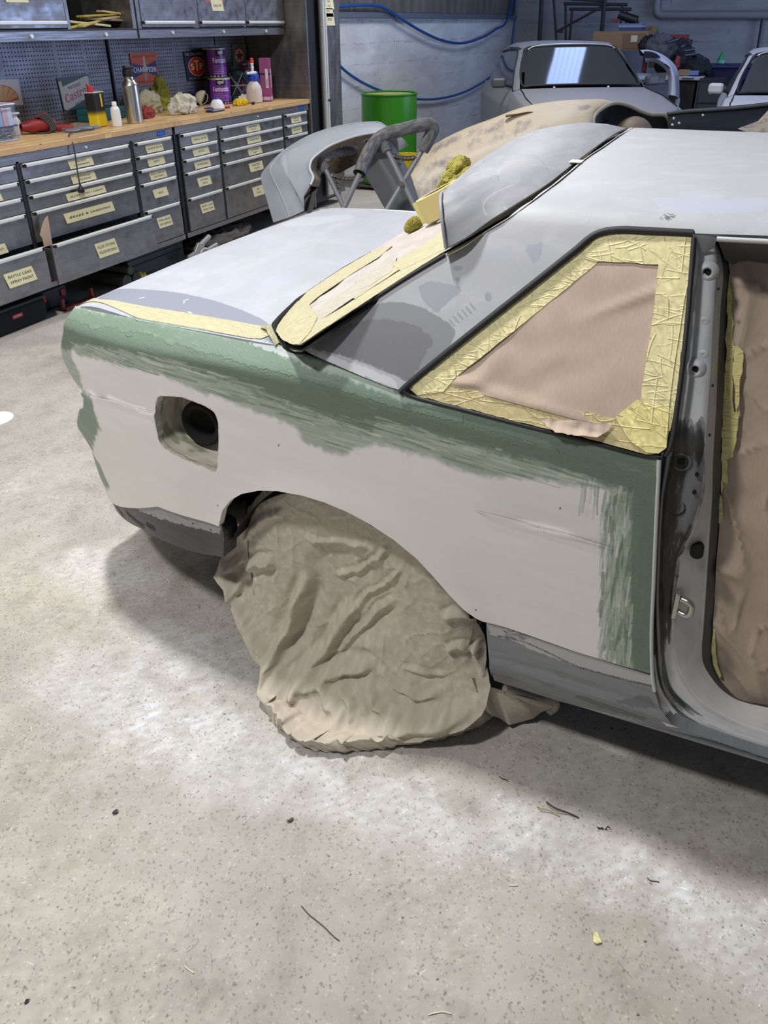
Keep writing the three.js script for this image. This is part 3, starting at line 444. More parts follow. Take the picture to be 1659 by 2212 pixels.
// rocker below the flank and on under the door
const rockerOutline = (() => {
  const up = trace(offS(0.006), [[1050, 1346], [1150, 1377], [1250, 1411], [1340, 1439], [1411, 1460], [1416, 1500], [1428, 1535], [1452, 1562], [1482, 1578]]);
  const low = trace(offS(0.006), [[1198, 1512], [1140, 1493], [1085, 1476], [1068, 1470], [1060, 1458], [1055, 1410]]);
  const y = up[up.length - 1][1];
  return [...up, [1.25, y - 0.004], [1.9, y - 0.006], [1.9, 0.243], [1.2, 0.243], [0.9, 0.242], ...low];
})();
const rockRange = [0.38, 0.2, 1.42, 0.46];
const rockTex = tex(canvas(2048, 512, (g, w, h) => {
  const q = ([u, y]) => [(u - rockRange[0]) / (rockRange[2] - rockRange[0]) * w, h - (y - rockRange[1]) / (rockRange[3] - rockRange[1]) * h], S = offS(0.006);
  g.fillStyle = '#84878b'; g.fillRect(0, 0, w, h);
  for (let i = 0; i < 500; i++) { g.fillStyle = rnd() > 0.5 ? 'rgba(170,172,176,0.07)' : 'rgba(70,72,76,0.08)'; g.beginPath(); g.ellipse(rr(0, w), rr(0, h), rr(10, 120), rr(2, 14), 0.02, 0, 7); g.fill(); }
  const poly = (pts, col, j = 0.005) => { g.fillStyle = col; g.beginPath(); jag(trace(S, pts), 0.007, j, 6).forEach((p, i) => { const [x, y] = q(p); i ? g.lineTo(x, y) : g.moveTo(x, y); }); g.fill(); };
  poly([[1050, 1344], [1150, 1375], [1410, 1458], [1412, 1482], [1330, 1462], [1250, 1440], [1200, 1422], [1150, 1405], [1130, 1393], [1060, 1372]], '#b4b6b8', 0.004);
  const a = trace(S, [[1075, 1372], [1140, 1388], [1250, 1440], [1330, 1462], [1412, 1482]]);
  rail(a.map(([u, y]) => V(u, y, 0)), 240).forEach((p) => { const [x, y] = q([p.x, p.y]); g.strokeStyle = rgb(38, 38, 40, rr(0.3, 0.9)); g.lineWidth = 2; g.beginPath(); g.moveTo(x, y + rr(-4, 2)); g.lineTo(x + 3, y + rr(4, 12)); g.stroke(); });
  for (let i = 0; i < 90; i++) { const [x, y] = q(trace(S, [[1085 + rr(0, 50), 1362 + rr(0, 18)]])[0]); g.strokeStyle = 'rgba(40,40,42,0.7)'; g.lineWidth = 1.5; g.beginPath(); g.moveTo(x, y); g.lineTo(x + rr(6, 26), y + rr(-2, 4)); g.stroke(); }
  poly([[1330, 1515], [1400, 1500], [1420, 1530], [1380, 1530]], 'rgba(60,60,63,0.3)'); poly([[1250, 1500], [1340, 1528], [1400, 1550], [1390, 1556], [1300, 1530], [1240, 1505]], 'rgba(60,60,63,0.4)', 0.003);
  poly([[1428, 1556], [1440, 1560], [1470, 1572], [1440, 1568]], '#e6e6e6', 0.003); poly([[1240, 1522], [1330, 1545], [1460, 1582], [1560, 1620], [1659, 1652], [1659, 1660], [1400, 1575], [1240, 1526]], 'rgba(196,198,201,0.6)', 0.002);
}));
put('rocker', panel(rockerOutline, offS(0.006), { cell: 0.02, thick: 0.09, uv: rockRange, extra: (u, y) => 0.004 * Math.exp(-(((y - 0.262) / 0.012) ** 2)) - 0.004 * Math.exp(-(((y - 0.285) / 0.01) ** 2)) }), std(0xffffff, 0.45, 0, { map: rockTex }), car, 'grey rocker with a sanded edge');
put('rocker', panel(rockerOutline, offS(0.006), { cell: 0.06, thick: 0.09 }), greyPlain, car).scale.z = -1;
put('rocker_flange', rod(trace(offS(0.012), [[1090, 1478]]).map(([u, y]) => V(u, y - 0.004, bodyZ(u, y) - 0.03))[0], V(1.9, 0.236, 0.70), 0.01), greyPlain, car);

// door jamb: skins between the lines where the sheet metal folds
const c5 = (...p) => { const o = []; for (let i = 0; i < p.length; i += 2) o.push([1380 + p[i] / 3.403, 450 + p[i + 1] / 3.403]); return o; };
const c6 = (...p) => { const o = []; for (let i = 0; i < p.length; i += 2) o.push([1350 + p[i] / 3.686, 1050 + p[i + 1] / 3.686]); return o; };
const jambLine = (inset, pts) => tr3(offS(inset), pts);
const J = [
  jambLine(0.010, [...c5(396, 195, 388, 420, 338, 660, 298, 920, 258, 1170, 224, 1450, 204, 1680, 165, 1800, 150, 1860), ...c6(252, 60, 235, 250, 215, 500, 193, 900, 198, 1150, 215, 1450, 232, 1640, 285, 1760, 360, 1870, 470, 1935, 700, 2030, 900, 2100, 1139, 2185)]),
  jambLine(0.030, [...c5(410, 195, 400, 420, 352, 660, 310, 920, 270, 1170, 236, 1450, 216, 1680, 185, 1800, 172, 1880), ...c6(268, 60, 250, 250, 236, 500, 224, 900, 228, 1150, 245, 1450, 266, 1600, 322, 1700, 400, 1800, 500, 1880, 720, 1975, 900, 2040, 1139, 2120)]),
  jambLine(0.022, [...c5(425, 200, 414, 420, 370, 660, 328, 920, 288, 1170, 255, 1450, 235, 1680, 220, 1800, 205, 1900), ...c6(298, 60, 282, 250, 270, 500, 258, 900, 265, 1150, 285, 1450, 305, 1570, 352, 1680, 425, 1760, 520, 1840, 740, 1935, 920, 2000, 1139, 2070)]),
  jambLine(0.040, [...c5(450, 205, 440, 420, 400, 660, 360, 920, 325, 1170, 295, 1450, 278, 1680, 268, 1800, 262, 1900), ...c6(345, 60, 328, 250, 312, 500, 305, 900, 310, 1150, 338, 1450, 365, 1560, 420, 1650, 495, 1720, 590, 1790, 770, 1880, 940, 1945, 1139, 2010)]),
  jambLine(0.046, [...c5(552, 250, 570, 420, 558, 660, 540, 920, 528, 1170, 505, 1450, 492, 1680, 490, 1800, 486, 1900), ...c6(620, 60, 535, 330, 440, 520, 385, 800, 371, 1100, 395, 1360, 440, 1490, 520, 1630, 600, 1710, 700, 1780, 830, 1850, 980, 1910, 1139, 1965)]),
  jambLine(0.100, [...c5(592, 300, 619, 460, 602, 700, 590, 920, 578, 1170, 568, 1450, 553, 1680, 547, 1800, 542, 1900), ...c6(694, 60, 672, 400, 656, 650, 640, 900, 622, 1150, 611, 1290, 622, 1410, 690, 1530, 780, 1630, 880, 1695, 980, 1730, 1060, 1748, 1139, 1765)]),
  jambLine(0.128, [...c5(640, 330, 664, 480, 650, 700, 640, 920, 632, 1170, 619, 1450, 606, 1680, 604, 1800, 606, 1900), ...c6(757, 60, 740, 350, 722, 580, 711, 850, 696, 1130, 688, 1290, 698, 1410, 752, 1535, 828, 1620, 905, 1690, 985, 1714, 1060, 1724, 1139, 1738)]),
];
const jambTex = tex(canvas(2048, 512, (g, w, h) => {                       // x down the pillar and along the sill, y from panel edge inwards
  g.fillStyle = '#d0d2d5'; g.fillRect(0, 0, w, h);
  const row = (t) => h - t / 6 * h;
  for (let i = 0; i < 500; i++) { g.fillStyle = rnd() > 0.5 ? 'rgba(200,202,206,0.06)' : 'rgba(90,92,98,0.06)'; g.beginPath(); g.ellipse(rr(0, w), rr(0, h), rr(10, 90), rr(4, 24), 0, 0, 7); g.fill(); }
  const patch = (x0, x1, t0, t1, col, n, a) => { for (let i = 0; i < n; i++) { const x = lerp(x0, x1, rnd()) * w, y = row(lerp(t0, t1, rnd())); g.fillStyle = col; g.globalAlpha = a; g.beginPath(); g.ellipse(x, y, rr(12, 70), rr(3, 16), 0, 0, 7); g.fill(); } g.globalAlpha = 1; };
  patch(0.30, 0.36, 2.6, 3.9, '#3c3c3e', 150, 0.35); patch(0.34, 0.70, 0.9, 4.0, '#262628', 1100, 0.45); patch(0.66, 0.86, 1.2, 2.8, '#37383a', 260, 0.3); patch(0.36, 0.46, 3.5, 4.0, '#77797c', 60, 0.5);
  patch(0.34, 0.74, 1.7, 2.15, '#8b8d93', 420, 0.4);
  patch(0.72, 1.0, 4.1, 5.0, '#dcdcdb', 260, 0.22); patch(0.76, 1.0, 0.5, 1.3, '#e8e8e6', 130, 0.3); patch(0.70, 0.78, 4.0, 4.6, '#c9cacb', 120, 0.3);
  for (let i = 0; i < 500; i++) { const x = lerp(0.34, 0.72, rnd()) * w, y = row(lerp(1, 4, rnd())); g.strokeStyle = rgb(150, 152, 155, rr(0.1, 0.4)); g.lineWidth = rr(0.6, 1.8); g.beginPath(); g.moveTo(x, y); g.lineTo(x + rr(5, 40), y + rr(-2, 2)); g.stroke(); }
  for (const [t, a, n] of [[4.02, 0.4, 200], [4.98, 0.4, 160], [2.0, 0.22, 130]]) for (let i = 0; i < n; i++) { g.fillStyle = rgb(232, 233, 234, rr(0.1, a)); g.fillRect(lerp(0.3, 1, rnd()) * w, row(t) + rr(-5, 3), rr(10, 90), rr(1.5, 5)); }  // worn fold edges, their highlight partly painted in as pale lines
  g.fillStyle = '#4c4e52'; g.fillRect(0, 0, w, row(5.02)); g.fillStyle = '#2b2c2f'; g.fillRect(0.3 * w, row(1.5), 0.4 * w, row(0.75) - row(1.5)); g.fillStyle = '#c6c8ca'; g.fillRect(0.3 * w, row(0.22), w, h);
  for (let i = 0; i < 60; i++) { g.fillStyle = rnd() > 0.5 ? '#e4e4e2' : '#5a5b5c'; g.fillRect(lerp(0.3, 1, rnd()) * w, row(rr(0.05, 0.3)), rr(4, 30), rr(2, 8)); }
}));
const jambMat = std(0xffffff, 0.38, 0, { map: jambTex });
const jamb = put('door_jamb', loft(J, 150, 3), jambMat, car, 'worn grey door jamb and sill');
put('door_jamb', loft(J.map((r) => [r[r.length - 1], r[r.length - 1].clone().add(V(0.45, 0.001, 0)), r[r.length - 1].clone().add(V(0.9, 0.002, 0))]), 8, 2), greyPlain, car, 'grey sill further forward');
put('panel_edge', tube(tr3(offS(0.003), [[1424, 992], [1421, 1050], [1417, 1130], [1412, 1250], [1407, 1370], [1409, 1456], [1414, 1492]]), 0.0042, 80, 8), std(0xc6cacb, 0.5), car, 'pale sanded edge of the flank');
const onJamb = (px, py, inset, fn) => { const p = tr3(offS(inset), [[px, py]])[0]; const g = fn(); g.rotateX(Math.PI / 2); g.rotateX(-0.12); g.translate(p.x, p.y, p.z); return g; };
const boss = () => lathe([[0.0068, 0.002], [0.008, 0.0065], [0.0105, 0.0075], [0.0165, 0.0035], [0.02, -0.003]], 28);
const bossMat = std(0xc4c6c9, 0.45);
for (const [x, y, s] of [[503, 470, 0], [412, 1185, 1]]) { const [px, py] = c5(x, y)[0]; const b = put('anchor_boss', onJamb(px, py, 0.044, boss), bossMat, jamb); put('anchor_hole', onJamb(px, py, 0.0435, () => { const g = new THREE.CylinderGeometry(0.0062, 0.0062, 0.004, 20); g.scale(s ? 0.8 : 1, 1, s ? 1.35 : 1); return g; }), blackPlain, jamb); }
for (const [x, y, r] of [[585, 592, 0.0022], [542, 1302, 0.0022], [520, 1665, 0.0022], [427, 1957, 0.0036], [408, 2087, 0.0036]]) { const [px, py] = c5(x, y)[0]; put('hole', onJamb(px, py, 0.041, () => new THREE.CylinderGeometry(r, r, 0.006, 14)), blackPlain, jamb); }
for (const [x, y] of [[376, 822], [482, 833], [358, 1060], [472, 1077]]) { const [px, py] = c5(x, y)[0]; put('weld_dimple', onJamb(px, py, 0.0425, () => lathe([[0.001, -0.001], [0.005, 0.001], [0.0085, -0.002]], 16)), bossMat, jamb); }
{ const [px, py] = c5(314, 1860)[0]; put('square_hole', onJamb(px, py, 0.041, () => new THREE.BoxGeometry(0.011, 0.006, 0.011)), blackPlain, jamb); put('hole_collar', onJamb(px, py, 0.042, () => { const g = new THREE.TorusGeometry(0.0155, 0.0035, 8, 24); g.rotateX(Math.PI / 2); return g; }), std(0x5d5e61, 0.35), jamb); }
{ const [px, py] = c6(574, 508)[0]; put('round_hole', onJamb(px, py, 0.066, () => new THREE.CylinderGeometry(0.0125, 0.0125, 0.03, 24)), blackPlain, jamb); }
{ const [px, py] = c6(405, 165)[0]; put('dent', onJamb(px, py, 0.045, () => lathe([[0.001, -0.002], [0.012, 0.0], [0.017, 0.004], [0.021, -0.004]], 24)), rawDark, jamb); }
{ // door striker
  const m = std(0xb6b4ac, 0.28, 0.85), p = tr3(offS(0.06), c6(418, 905))[0];
  const st = put('striker', [box(0.011, 0.064, 0.026, p.x - 0.001, p.y, p.z + 0.012, 0.003)], m, car, 'bright metal door striker');
  put('striker_loop', [tube([V(p.x, p.y + 0.016, p.z + 0.014), V(p.x + 0.02, p.y + 0.0165, p.z + 0.02), V(p.x + 0.0265, p.y + 0.012, p.z + 0.021), V(p.x + 0.0265, p.y - 0.01, p.z + 0.022), V(p.x + 0.02, p.y - 0.016, p.z + 0.021), V(p.x, p.y - 0.016, p.z + 0.015)], 0.0068, 40, 10)], m, st);
}
// roof and rear pillars in one skin
const roofNear = [[650, 752], [720, 704], [800, 651], [880, 599], [960, 549], [1012, 521], [1098, 470], [1150, 432], [1190, 402], [1225, 374], [1262, 343], [1300, 318]];
const roofSide = [[1659, 509], [1590, 507], [1498, 504], [1400, 499], [1330, 497], [1290, 505], [1240, 541], [1180, 589], [1060, 684], [960, 764], [884, 827], [866, 843], [840, 836], [780, 812], [720, 786], [680, 769]];
const roofHalf = [...trace(houseS, roofNear), [0.431, 0.93], [0.432, 1.0], [1.9, 1.0], [1.9, 0.395], [1.2, 0.395], ...trace(houseS, roofSide)];
const HR = [-0.2, 0, 1.3, 1];
const roofTex = tex(canvas(2048, 1024, (g, w, h) => {
  g.fillStyle = '#b2b4ba'; g.fillRect(0, 0, w, h);
  const q = ([u, t]) => [(u - HR[0]) / (HR[2] - HR[0]) * w, h - t * h];
  for (let i = 0; i < 900; i++) { g.fillStyle = rnd() > 0.5 ? 'rgba(216,218,224,0.08)' : 'rgba(158,163,172,0.06)'; g.beginPath(); g.ellipse(rr(0, w), rr(0, h), rr(6, 80), rr(3, 20), rr(-0.6, 0.2), 0, 7); g.fill(); }
  for (let i = 0; i < 900; i++) { g.fillStyle = rgb(235, 237, 242, 0.3); g.fillRect(rr(0, w), rr(0, h), rr(1, 3), rr(1, 3)); }
  const poly = (pts, col, j = 0.006, st = 0.015) => { g.fillStyle = col; g.beginPath(); jag(rounded(trace(houseS, pts), 0.05, 5), st * 0.35, j * 0.45, 6).forEach((p, i) => { const [x, y] = q(p); i ? g.lineTo(x, y) : g.moveTo(x, y); }); g.fill(); };
  poly([[660, 752], [740, 697], [800, 660], [850, 650], [900, 658], [945, 682], [990, 715], [960, 764], [884, 827], [860, 815], [780, 782], [720, 762]], '#8b8d92', 0.005);
  poly([[670, 752], [740, 706], [790, 690], [850, 690], [905, 705], [940, 735], [884, 827], [860, 812], [780, 780], [720, 762]], 'rgba(104,105,109,0.5)', 0.012);
  poly([[655, 758], [720, 770], [780, 790], [850, 818], [866, 843], [780, 812], [690, 773]], 'rgba(205,206,210,0.9)', 0.008);
  poly([[902, 620], [925, 607], [955, 612], [990, 617], [998, 630], [965, 655], [945, 678], [930, 665], [912, 650]], '#9ea2a9', 0.006);
  poly([[978, 574], [992, 573], [1002, 578], [992, 586], [980, 584]], '#9da1a8', 0.003, 0.008); poly([[1048, 632], [1058, 630], [1064, 646], [1054, 653], [1046, 646]], '#9ca0a7', 0.003, 0.008); poly([[984, 600], [992, 598], [994, 606], [986, 608]], '#9da1a8', 0.002, 0.006);
  poly([[1135, 535], [1175, 520], [1168, 560], [1150, 568], [1140, 550]], 'rgba(160,165,180,0.8)', 0.006); poly([[1040, 545], [1110, 530], [1090, 560], [1050, 565]], 'rgba(176,180,190,0.7)', 0.008);
  poly([[1400, 425], [1560, 432], [1659, 424], [1659, 455], [1540, 462], [1430, 455]], 'rgba(178,188,210,0.55)', 0.01); poly([[1460, 415], [1530, 408], [1520, 430], [1480, 436]], 'rgba(180,186,200,0.6)', 0.006);
  for (let i = 0; i < 26; i++) { const [x, y] = q(trace(houseS, [[1442 + rr(-14, 14), 468 + rr(-5, 5)]])[0]); g.strokeStyle = 'rgba(60,62,66,0.7)'; g.lineWidth = 1.4; g.beginPath(); g.moveTo(x, y); g.lineTo(x + rr(-12, 12), y + rr(-5, 5)); g.stroke(); }
  for (let i = 0; i < 6; i++) { const [x, y] = q(trace(houseS, [[970 + i * 9, 690 - i * 7]])[0]); g.strokeStyle = 'rgba(120,124,130,0.6)'; g.lineWidth = 3; g.beginPath(); g.moveTo(x, y); g.lineTo(x + 20, y + 12); g.stroke(); }
}));
const roofMat = std(0xffffff, 0.5, 0, { map: roofTex });
{
  const g = panel(roofHalf, houseS, { cell: 0.018, thick: 0.012, uv: HR, flip: false });
  put('roof', g, roofMat, car, 'grey primed roof and rear pillars'); put('roof', g, roofMat, car).scale.z = -1;
}
// boot lid
const deckNear = trace(deckS, [[162, 665], [300, 692], [430, 715], [545, 736], [590, 744]]), deckFront = trace(deckS, [[588, 730], [583, 712], [588, 697], [602, 681], [640, 645], [690, 611], [740, 578], [790, 549]]);
const deckOutline = [...deckNear, ...deckFront, ...mirrorZ(deckFront), ...mirrorZ(deckNear)];
for (let k = 1; k < 12; k++) { const z = lerp(-deckNear[0][1], deckNear[0][1], k / 12); deckOutline.push([deckNear[0][0] - 0.05 * (1 - (z / deckNear[0][1]) ** 4), z]); }
const DR = [-0.88, -0.75, 0, 0.75];
const deckTex = tex(canvas(1024, 1536, (g, w, h) => {
  g.fillStyle = '#a8abb3'; g.fillRect(0, 0, w, h);
  const q = ([u, z]) => [(u - DR[0]) / (DR[2] - DR[0]) * w, h - (z - DR[1]) / (DR[3] - DR[1]) * h];
  for (let i = 0; i < 800; i++) { g.fillStyle = rnd() > 0.5 ? 'rgba(196,198,206,0.09)' : 'rgba(172,178,190,0.07)'; g.beginPath(); g.ellipse(rr(0, w), rr(0, h), rr(6, 60), rr(10, 120), rr(-0.2, 0.2), 0, 7); g.fill(); }
  const poly = (pts, col, j = 0.004) => { g.fillStyle = col; g.beginPath(); jag(rounded(trace(deckS, pts), 0.05, 5), 0.006, j * 0.4, 6).forEach((p, i) => { const [x, y] = q(p); i ? g.lineTo(x, y) : g.moveTo(x, y); }); g.fill(); };
  poly([[198, 652], [235, 631], [290, 625], [370, 629], [450, 645], [520, 668], [583, 697], [590, 741], [540, 733], [300, 690], [160, 664]], '#868b99');
  poly([[160, 664], [300, 690], [540, 733], [590, 741], [560, 728], [300, 682]], '#a6aab8', 0.002);
  for (const [x0, y0, x1, y1] of [[300, 645, 312, 642], [395, 650, 408, 646], [405, 673, 414, 676], [430, 682, 445, 686], [520, 700, 524, 702], [395, 655, 400, 652]]) { const a = q(trace(deckS, [[x0, y0]])[0]), b = q(trace(deckS, [[x1, y1]])[0]); g.strokeStyle = '#e8eaf0'; g.lineWidth = 4; g.beginPath(); g.moveTo(...a); g.lineTo(...b); g.stroke(); }
  poly([[600, 482], [680, 470], [760, 462], [770, 470], [690, 486], [620, 492]], 'rgba(186,194,200,0.5)', 0.01);
}));
put('boot_lid', panel(deckOutline, deckS, { cell: 0.03, thick: 0.015, uv: DR, flip: true }), std(0xffffff, 0.45, 0, { map: deckTex }), car, 'boot lid in pale grey primer');
// masking: paper and tape
const paperMat = std(0xffffff, 0.85, 0, { map: grain(256, 256, (x, y) => { const v = n2(x * 0.35, y * 0.06) * 5 + n2(x * 0.02, y * 0.02) * 4; return [190 + v, 171 + v, 155 + v]; }) });
const palePaper = std(0xffffff, 0.8, 0, { map: grain(256, 256, (x, y) => { const v = n2(x * 0.3, y * 0.05) * 4 + n2(x * 0.02, y * 0.02) * 6; return [180 + v, 172 + v, 167 + v]; }) });
const tapeTex = (r, g, b) => grain(256, 256, (x, y) => { const v = n2(x * 0.09, y * 0.09) * 6 + n2(x * 0.5, y * 0.5) * 5 + Math.max(0, n2(x * 0.02 + 8, y * 0.05)) * 10; return [r + v, g + v, b + v * 0.6]; });
const creaseBump = tex(canvas(512, 512, (g, w, h) => { g.fillStyle = '#606060'; g.fillRect(0, 0, w, h); for (let i = 0; i < 210; i++) { const x = rr(0, w), y = rr(0, h), a = rr(-0.5, 0.5) + (rnd() > 0.7 ? rr(0.6, 1.6) : 0), l = rr(30, 170), b = rr(-14, 14), v = rr(130, 255); for (const [ox, oy] of [[0, 0], [w, 0], [-w, 0], [0, h], [0, -h]]) for (const [wd, al] of [[7, 0.16], [4, 0.3], [1.8, 0.85]]) { g.strokeStyle = rgb(v, v, v, al); g.lineWidth = wd; g.beginPath(); g.moveTo(x + ox, y + oy); g.quadraticCurveTo(x + ox + Math.cos(a) * l / 2 - Math.sin(a) * b, y + oy + Math.sin(a) * l / 2 + Math.cos(a) * b, x + ox + Math.cos(a) * l, y + oy + Math.sin(a) * l); g.stroke(); } } }), false, [1, 1]);
const tapeOf = (r, g, b) => std(0xffffff, 0.55, 0, { map: tapeTex(r, g, b), bumpMap: creaseBump, bumpScale: 0.0022 });
const tapeMat = tapeOf(226, 217, 166), tapeBright = tapeOf(230, 220, 152), tapeBrown = tapeOf(205, 192, 144), tapeTop = tapeOf(184, 178, 146), tapePale = tapeOf(182, 175, 162);  // tapeTop is the same tape, darkened against the overhead light
const wrinkle = (amp, f, ang, seed) => (a, b) => { const x = a * Math.cos(ang) + b * Math.sin(ang), y = -a * Math.sin(ang) + b * Math.cos(ang), w = n2(a * 9 + seed, b * 9) * 0.3; return amp * 0.13 * (Math.pow(ridge((x + w * 0.02) * f * 0.35 + seed, y * f * 1.6 + w), 16) + 0.7 * Math.pow(ridge(x * f * 0.6 + seed + 7 + w, y * f * 2.6), 18) + 0.7 * smooth(0, 0.6, n2(x * f * 0.25 + seed, y * f * 0.5)) * Math.pow(ridge(x * f * 1.3 + seed + 3, y * f * 1.1), 18)); };
const strip = (S, pts, m, extra, cell = 0.007, j = 0.0012, name = 'masking_tape') => put(name, panel(jag(trace(S, pts), 0.012, j, pts[0][0]), S, { cell, thick: 0.0012, extra, uv: [0, 0, 0.25, 0.25], flip: S === rearGlassS || S === deckS }), m, car);
// quarter window
{
  const all = rounded(trace(glassSideS, [[883, 833], [1289, 509], [1330, 500], [1400, 503], [1493, 508], [1496, 522], [1480, 690], [1462, 850], [1441, 970], [1425, 982], [1395, 981], [1300, 954], [1100, 905], [910, 856], [888, 849]]), 0.006, 2);
  put('side_glass', panel(all, glassSideS, { cell: 0.05, thick: 0.004 }), std(0x15171a, 0.1), car, 'quarter window under the masking');
  const folds = (u, y) => { const du = u - 0.18, dy = y - 0.925, r = Math.hypot(du, dy), a = Math.atan2(dy, du); return 0.0035 + 0.0022 * Math.sin(a * 22 + 2 * n2(u * 6, y * 6)) * smooth(0.5, 0.06, r) + 0.0016 * n2(u * 4 + 4, y * 8) + 0.0035 * Math.exp(-(((y - 0.955 + 0.12 * (u - 0.4)) / 0.012) ** 2)) * smooth(0.2, 0.32, u) * smooth(0.65, 0.5, u) + 0.003 * Math.exp(-(((y - 1.15 - 0.5 * (u - 0.6)) / 0.012) ** 2)) * smooth(0.48, 0.6, u); };
  put('masking_paper', panel(trace(glassSideS, [[960, 820], [1285, 550], [1300, 540], [1440, 545], [1435, 700], [1412, 860], [1360, 930], [1240, 905], [1000, 840]]), glassSideS, { cell: 0.008, thick: 0.001, extra: folds, uv: [0, 0, 0.4, 0.4] }), paperMat, car, 'brown masking paper over the quarter window');
  const G = (d) => (u, y) => d;
  strip(glassSideS, [[884, 836], [960, 772], [1060, 692], [1180, 597], [1290, 510], [1318, 503], [1300, 552], [1290, 570], [1180, 660], [1060, 757], [990, 812], [960, 838], [905, 853]], tapeMat, (a, b) => 0.005 + wrinkle(0.0024, 26, 0.62, 1)(a, b));
  strip(glassSideS, [[884, 838], [930, 800], [985, 812], [1070, 840], [1180, 870], [1260, 888], [1335, 906], [1380, 930], [1420, 978], [1395, 981], [1300, 954], [1100, 905], [905, 855]], tapeBrown, (a, b) => 0.0055 + wrinkle(0.0022, 26, -0.25, 4)(a, b));
  strip(glassSideS, [[1290, 509], [1330, 500], [1400, 503], [1493, 508], [1494, 570], [1418, 573], [1350, 568], [1288, 566], [1262, 560]], tapeMat, (a, b) => 0.0065 + wrinkle(0.0034, 18, -0.5, 9)(a, b));
  strip(glassSideS, [[1428, 512], [1493, 508], [1496, 522], [1480, 690], [1462, 850], [1448, 930], [1400, 905], [1383, 872], [1400, 760], [1416, 640]], tapeMat, (a, b) => 0.0072 + wrinkle(0.0026, 22, 1.5, 13)(a, b));
  strip(glassSideS, [[1330, 902], [1376, 862], [1412, 874], [1452, 884], [1440, 966], [1424, 979], [1398, 977], [1362, 952]], tapeBright, (a, b) => 0.0078 + wrinkle(0.003, 22, 0.7, 17)(a, b));
  strip(glassSideS, [[893, 832], [925, 800], [985, 800], [988, 815], [960, 845], [905, 853]], tapeMat, (a, b) => 0.0068 + wrinkle(0.003, 24, 1.1, 23)(a, b));
  // torn flap of paper standing off the sill
  const fl = trace(glassSideS, [[1168, 903], [1240, 907], [1326, 916], [1318, 928], [1292, 942], [1240, 936], [1205, 930], [1180, 915]]);
  put('paper_flap', panel(jag(fl, 0.006, 0.0012, 3), glassSideS, { cell: 0.006, thick: 0.0008, extra: (u, y) => 0.012 + 0.03 * smooth(0.925, 0.895, y) + 0.003 * n2(u * 30, y * 30) }), paperMat, car, 'torn flap of masking paper');
}
// rubber round the quarter window
put('window_seal', [tube([...tr3(houseS, [[864, 848], [884, 829], [960, 766], [1060, 686], [1180, 591], [1240, 543], [1288, 506], [1330, 497], [1400, 499], [1497, 504]])], 0.0072, 120, 10)], rubber, car, 'dark seal along the pillar');
put('window_seal', [tube(tr3(offS(0.006), [[872, 846], [890, 856], [1000, 885], [1100, 911], [1200, 936], [1300, 961], [1390, 984], [1428, 987]]), 0.0046, 90, 10)], rubber, car, 'dark seal along the waist');
put('window_seal', [tube(tr3(offS(0.008), [[1499, 514], [1485, 690], [1467, 850], [1447, 970], [1436, 984]]), 0.0045, 60, 8)], rubber, car);
{ const g = panel(trace(glassSideS, [[883, 833], [1289, 509], [1493, 508], [1462, 850], [1425, 982], [910, 856]]), glassSideS, { cell: 0.06, thick: 0.004 }); put('side_glass', g, paperMat, car, 'masked far quarter window').scale.z = -1; }
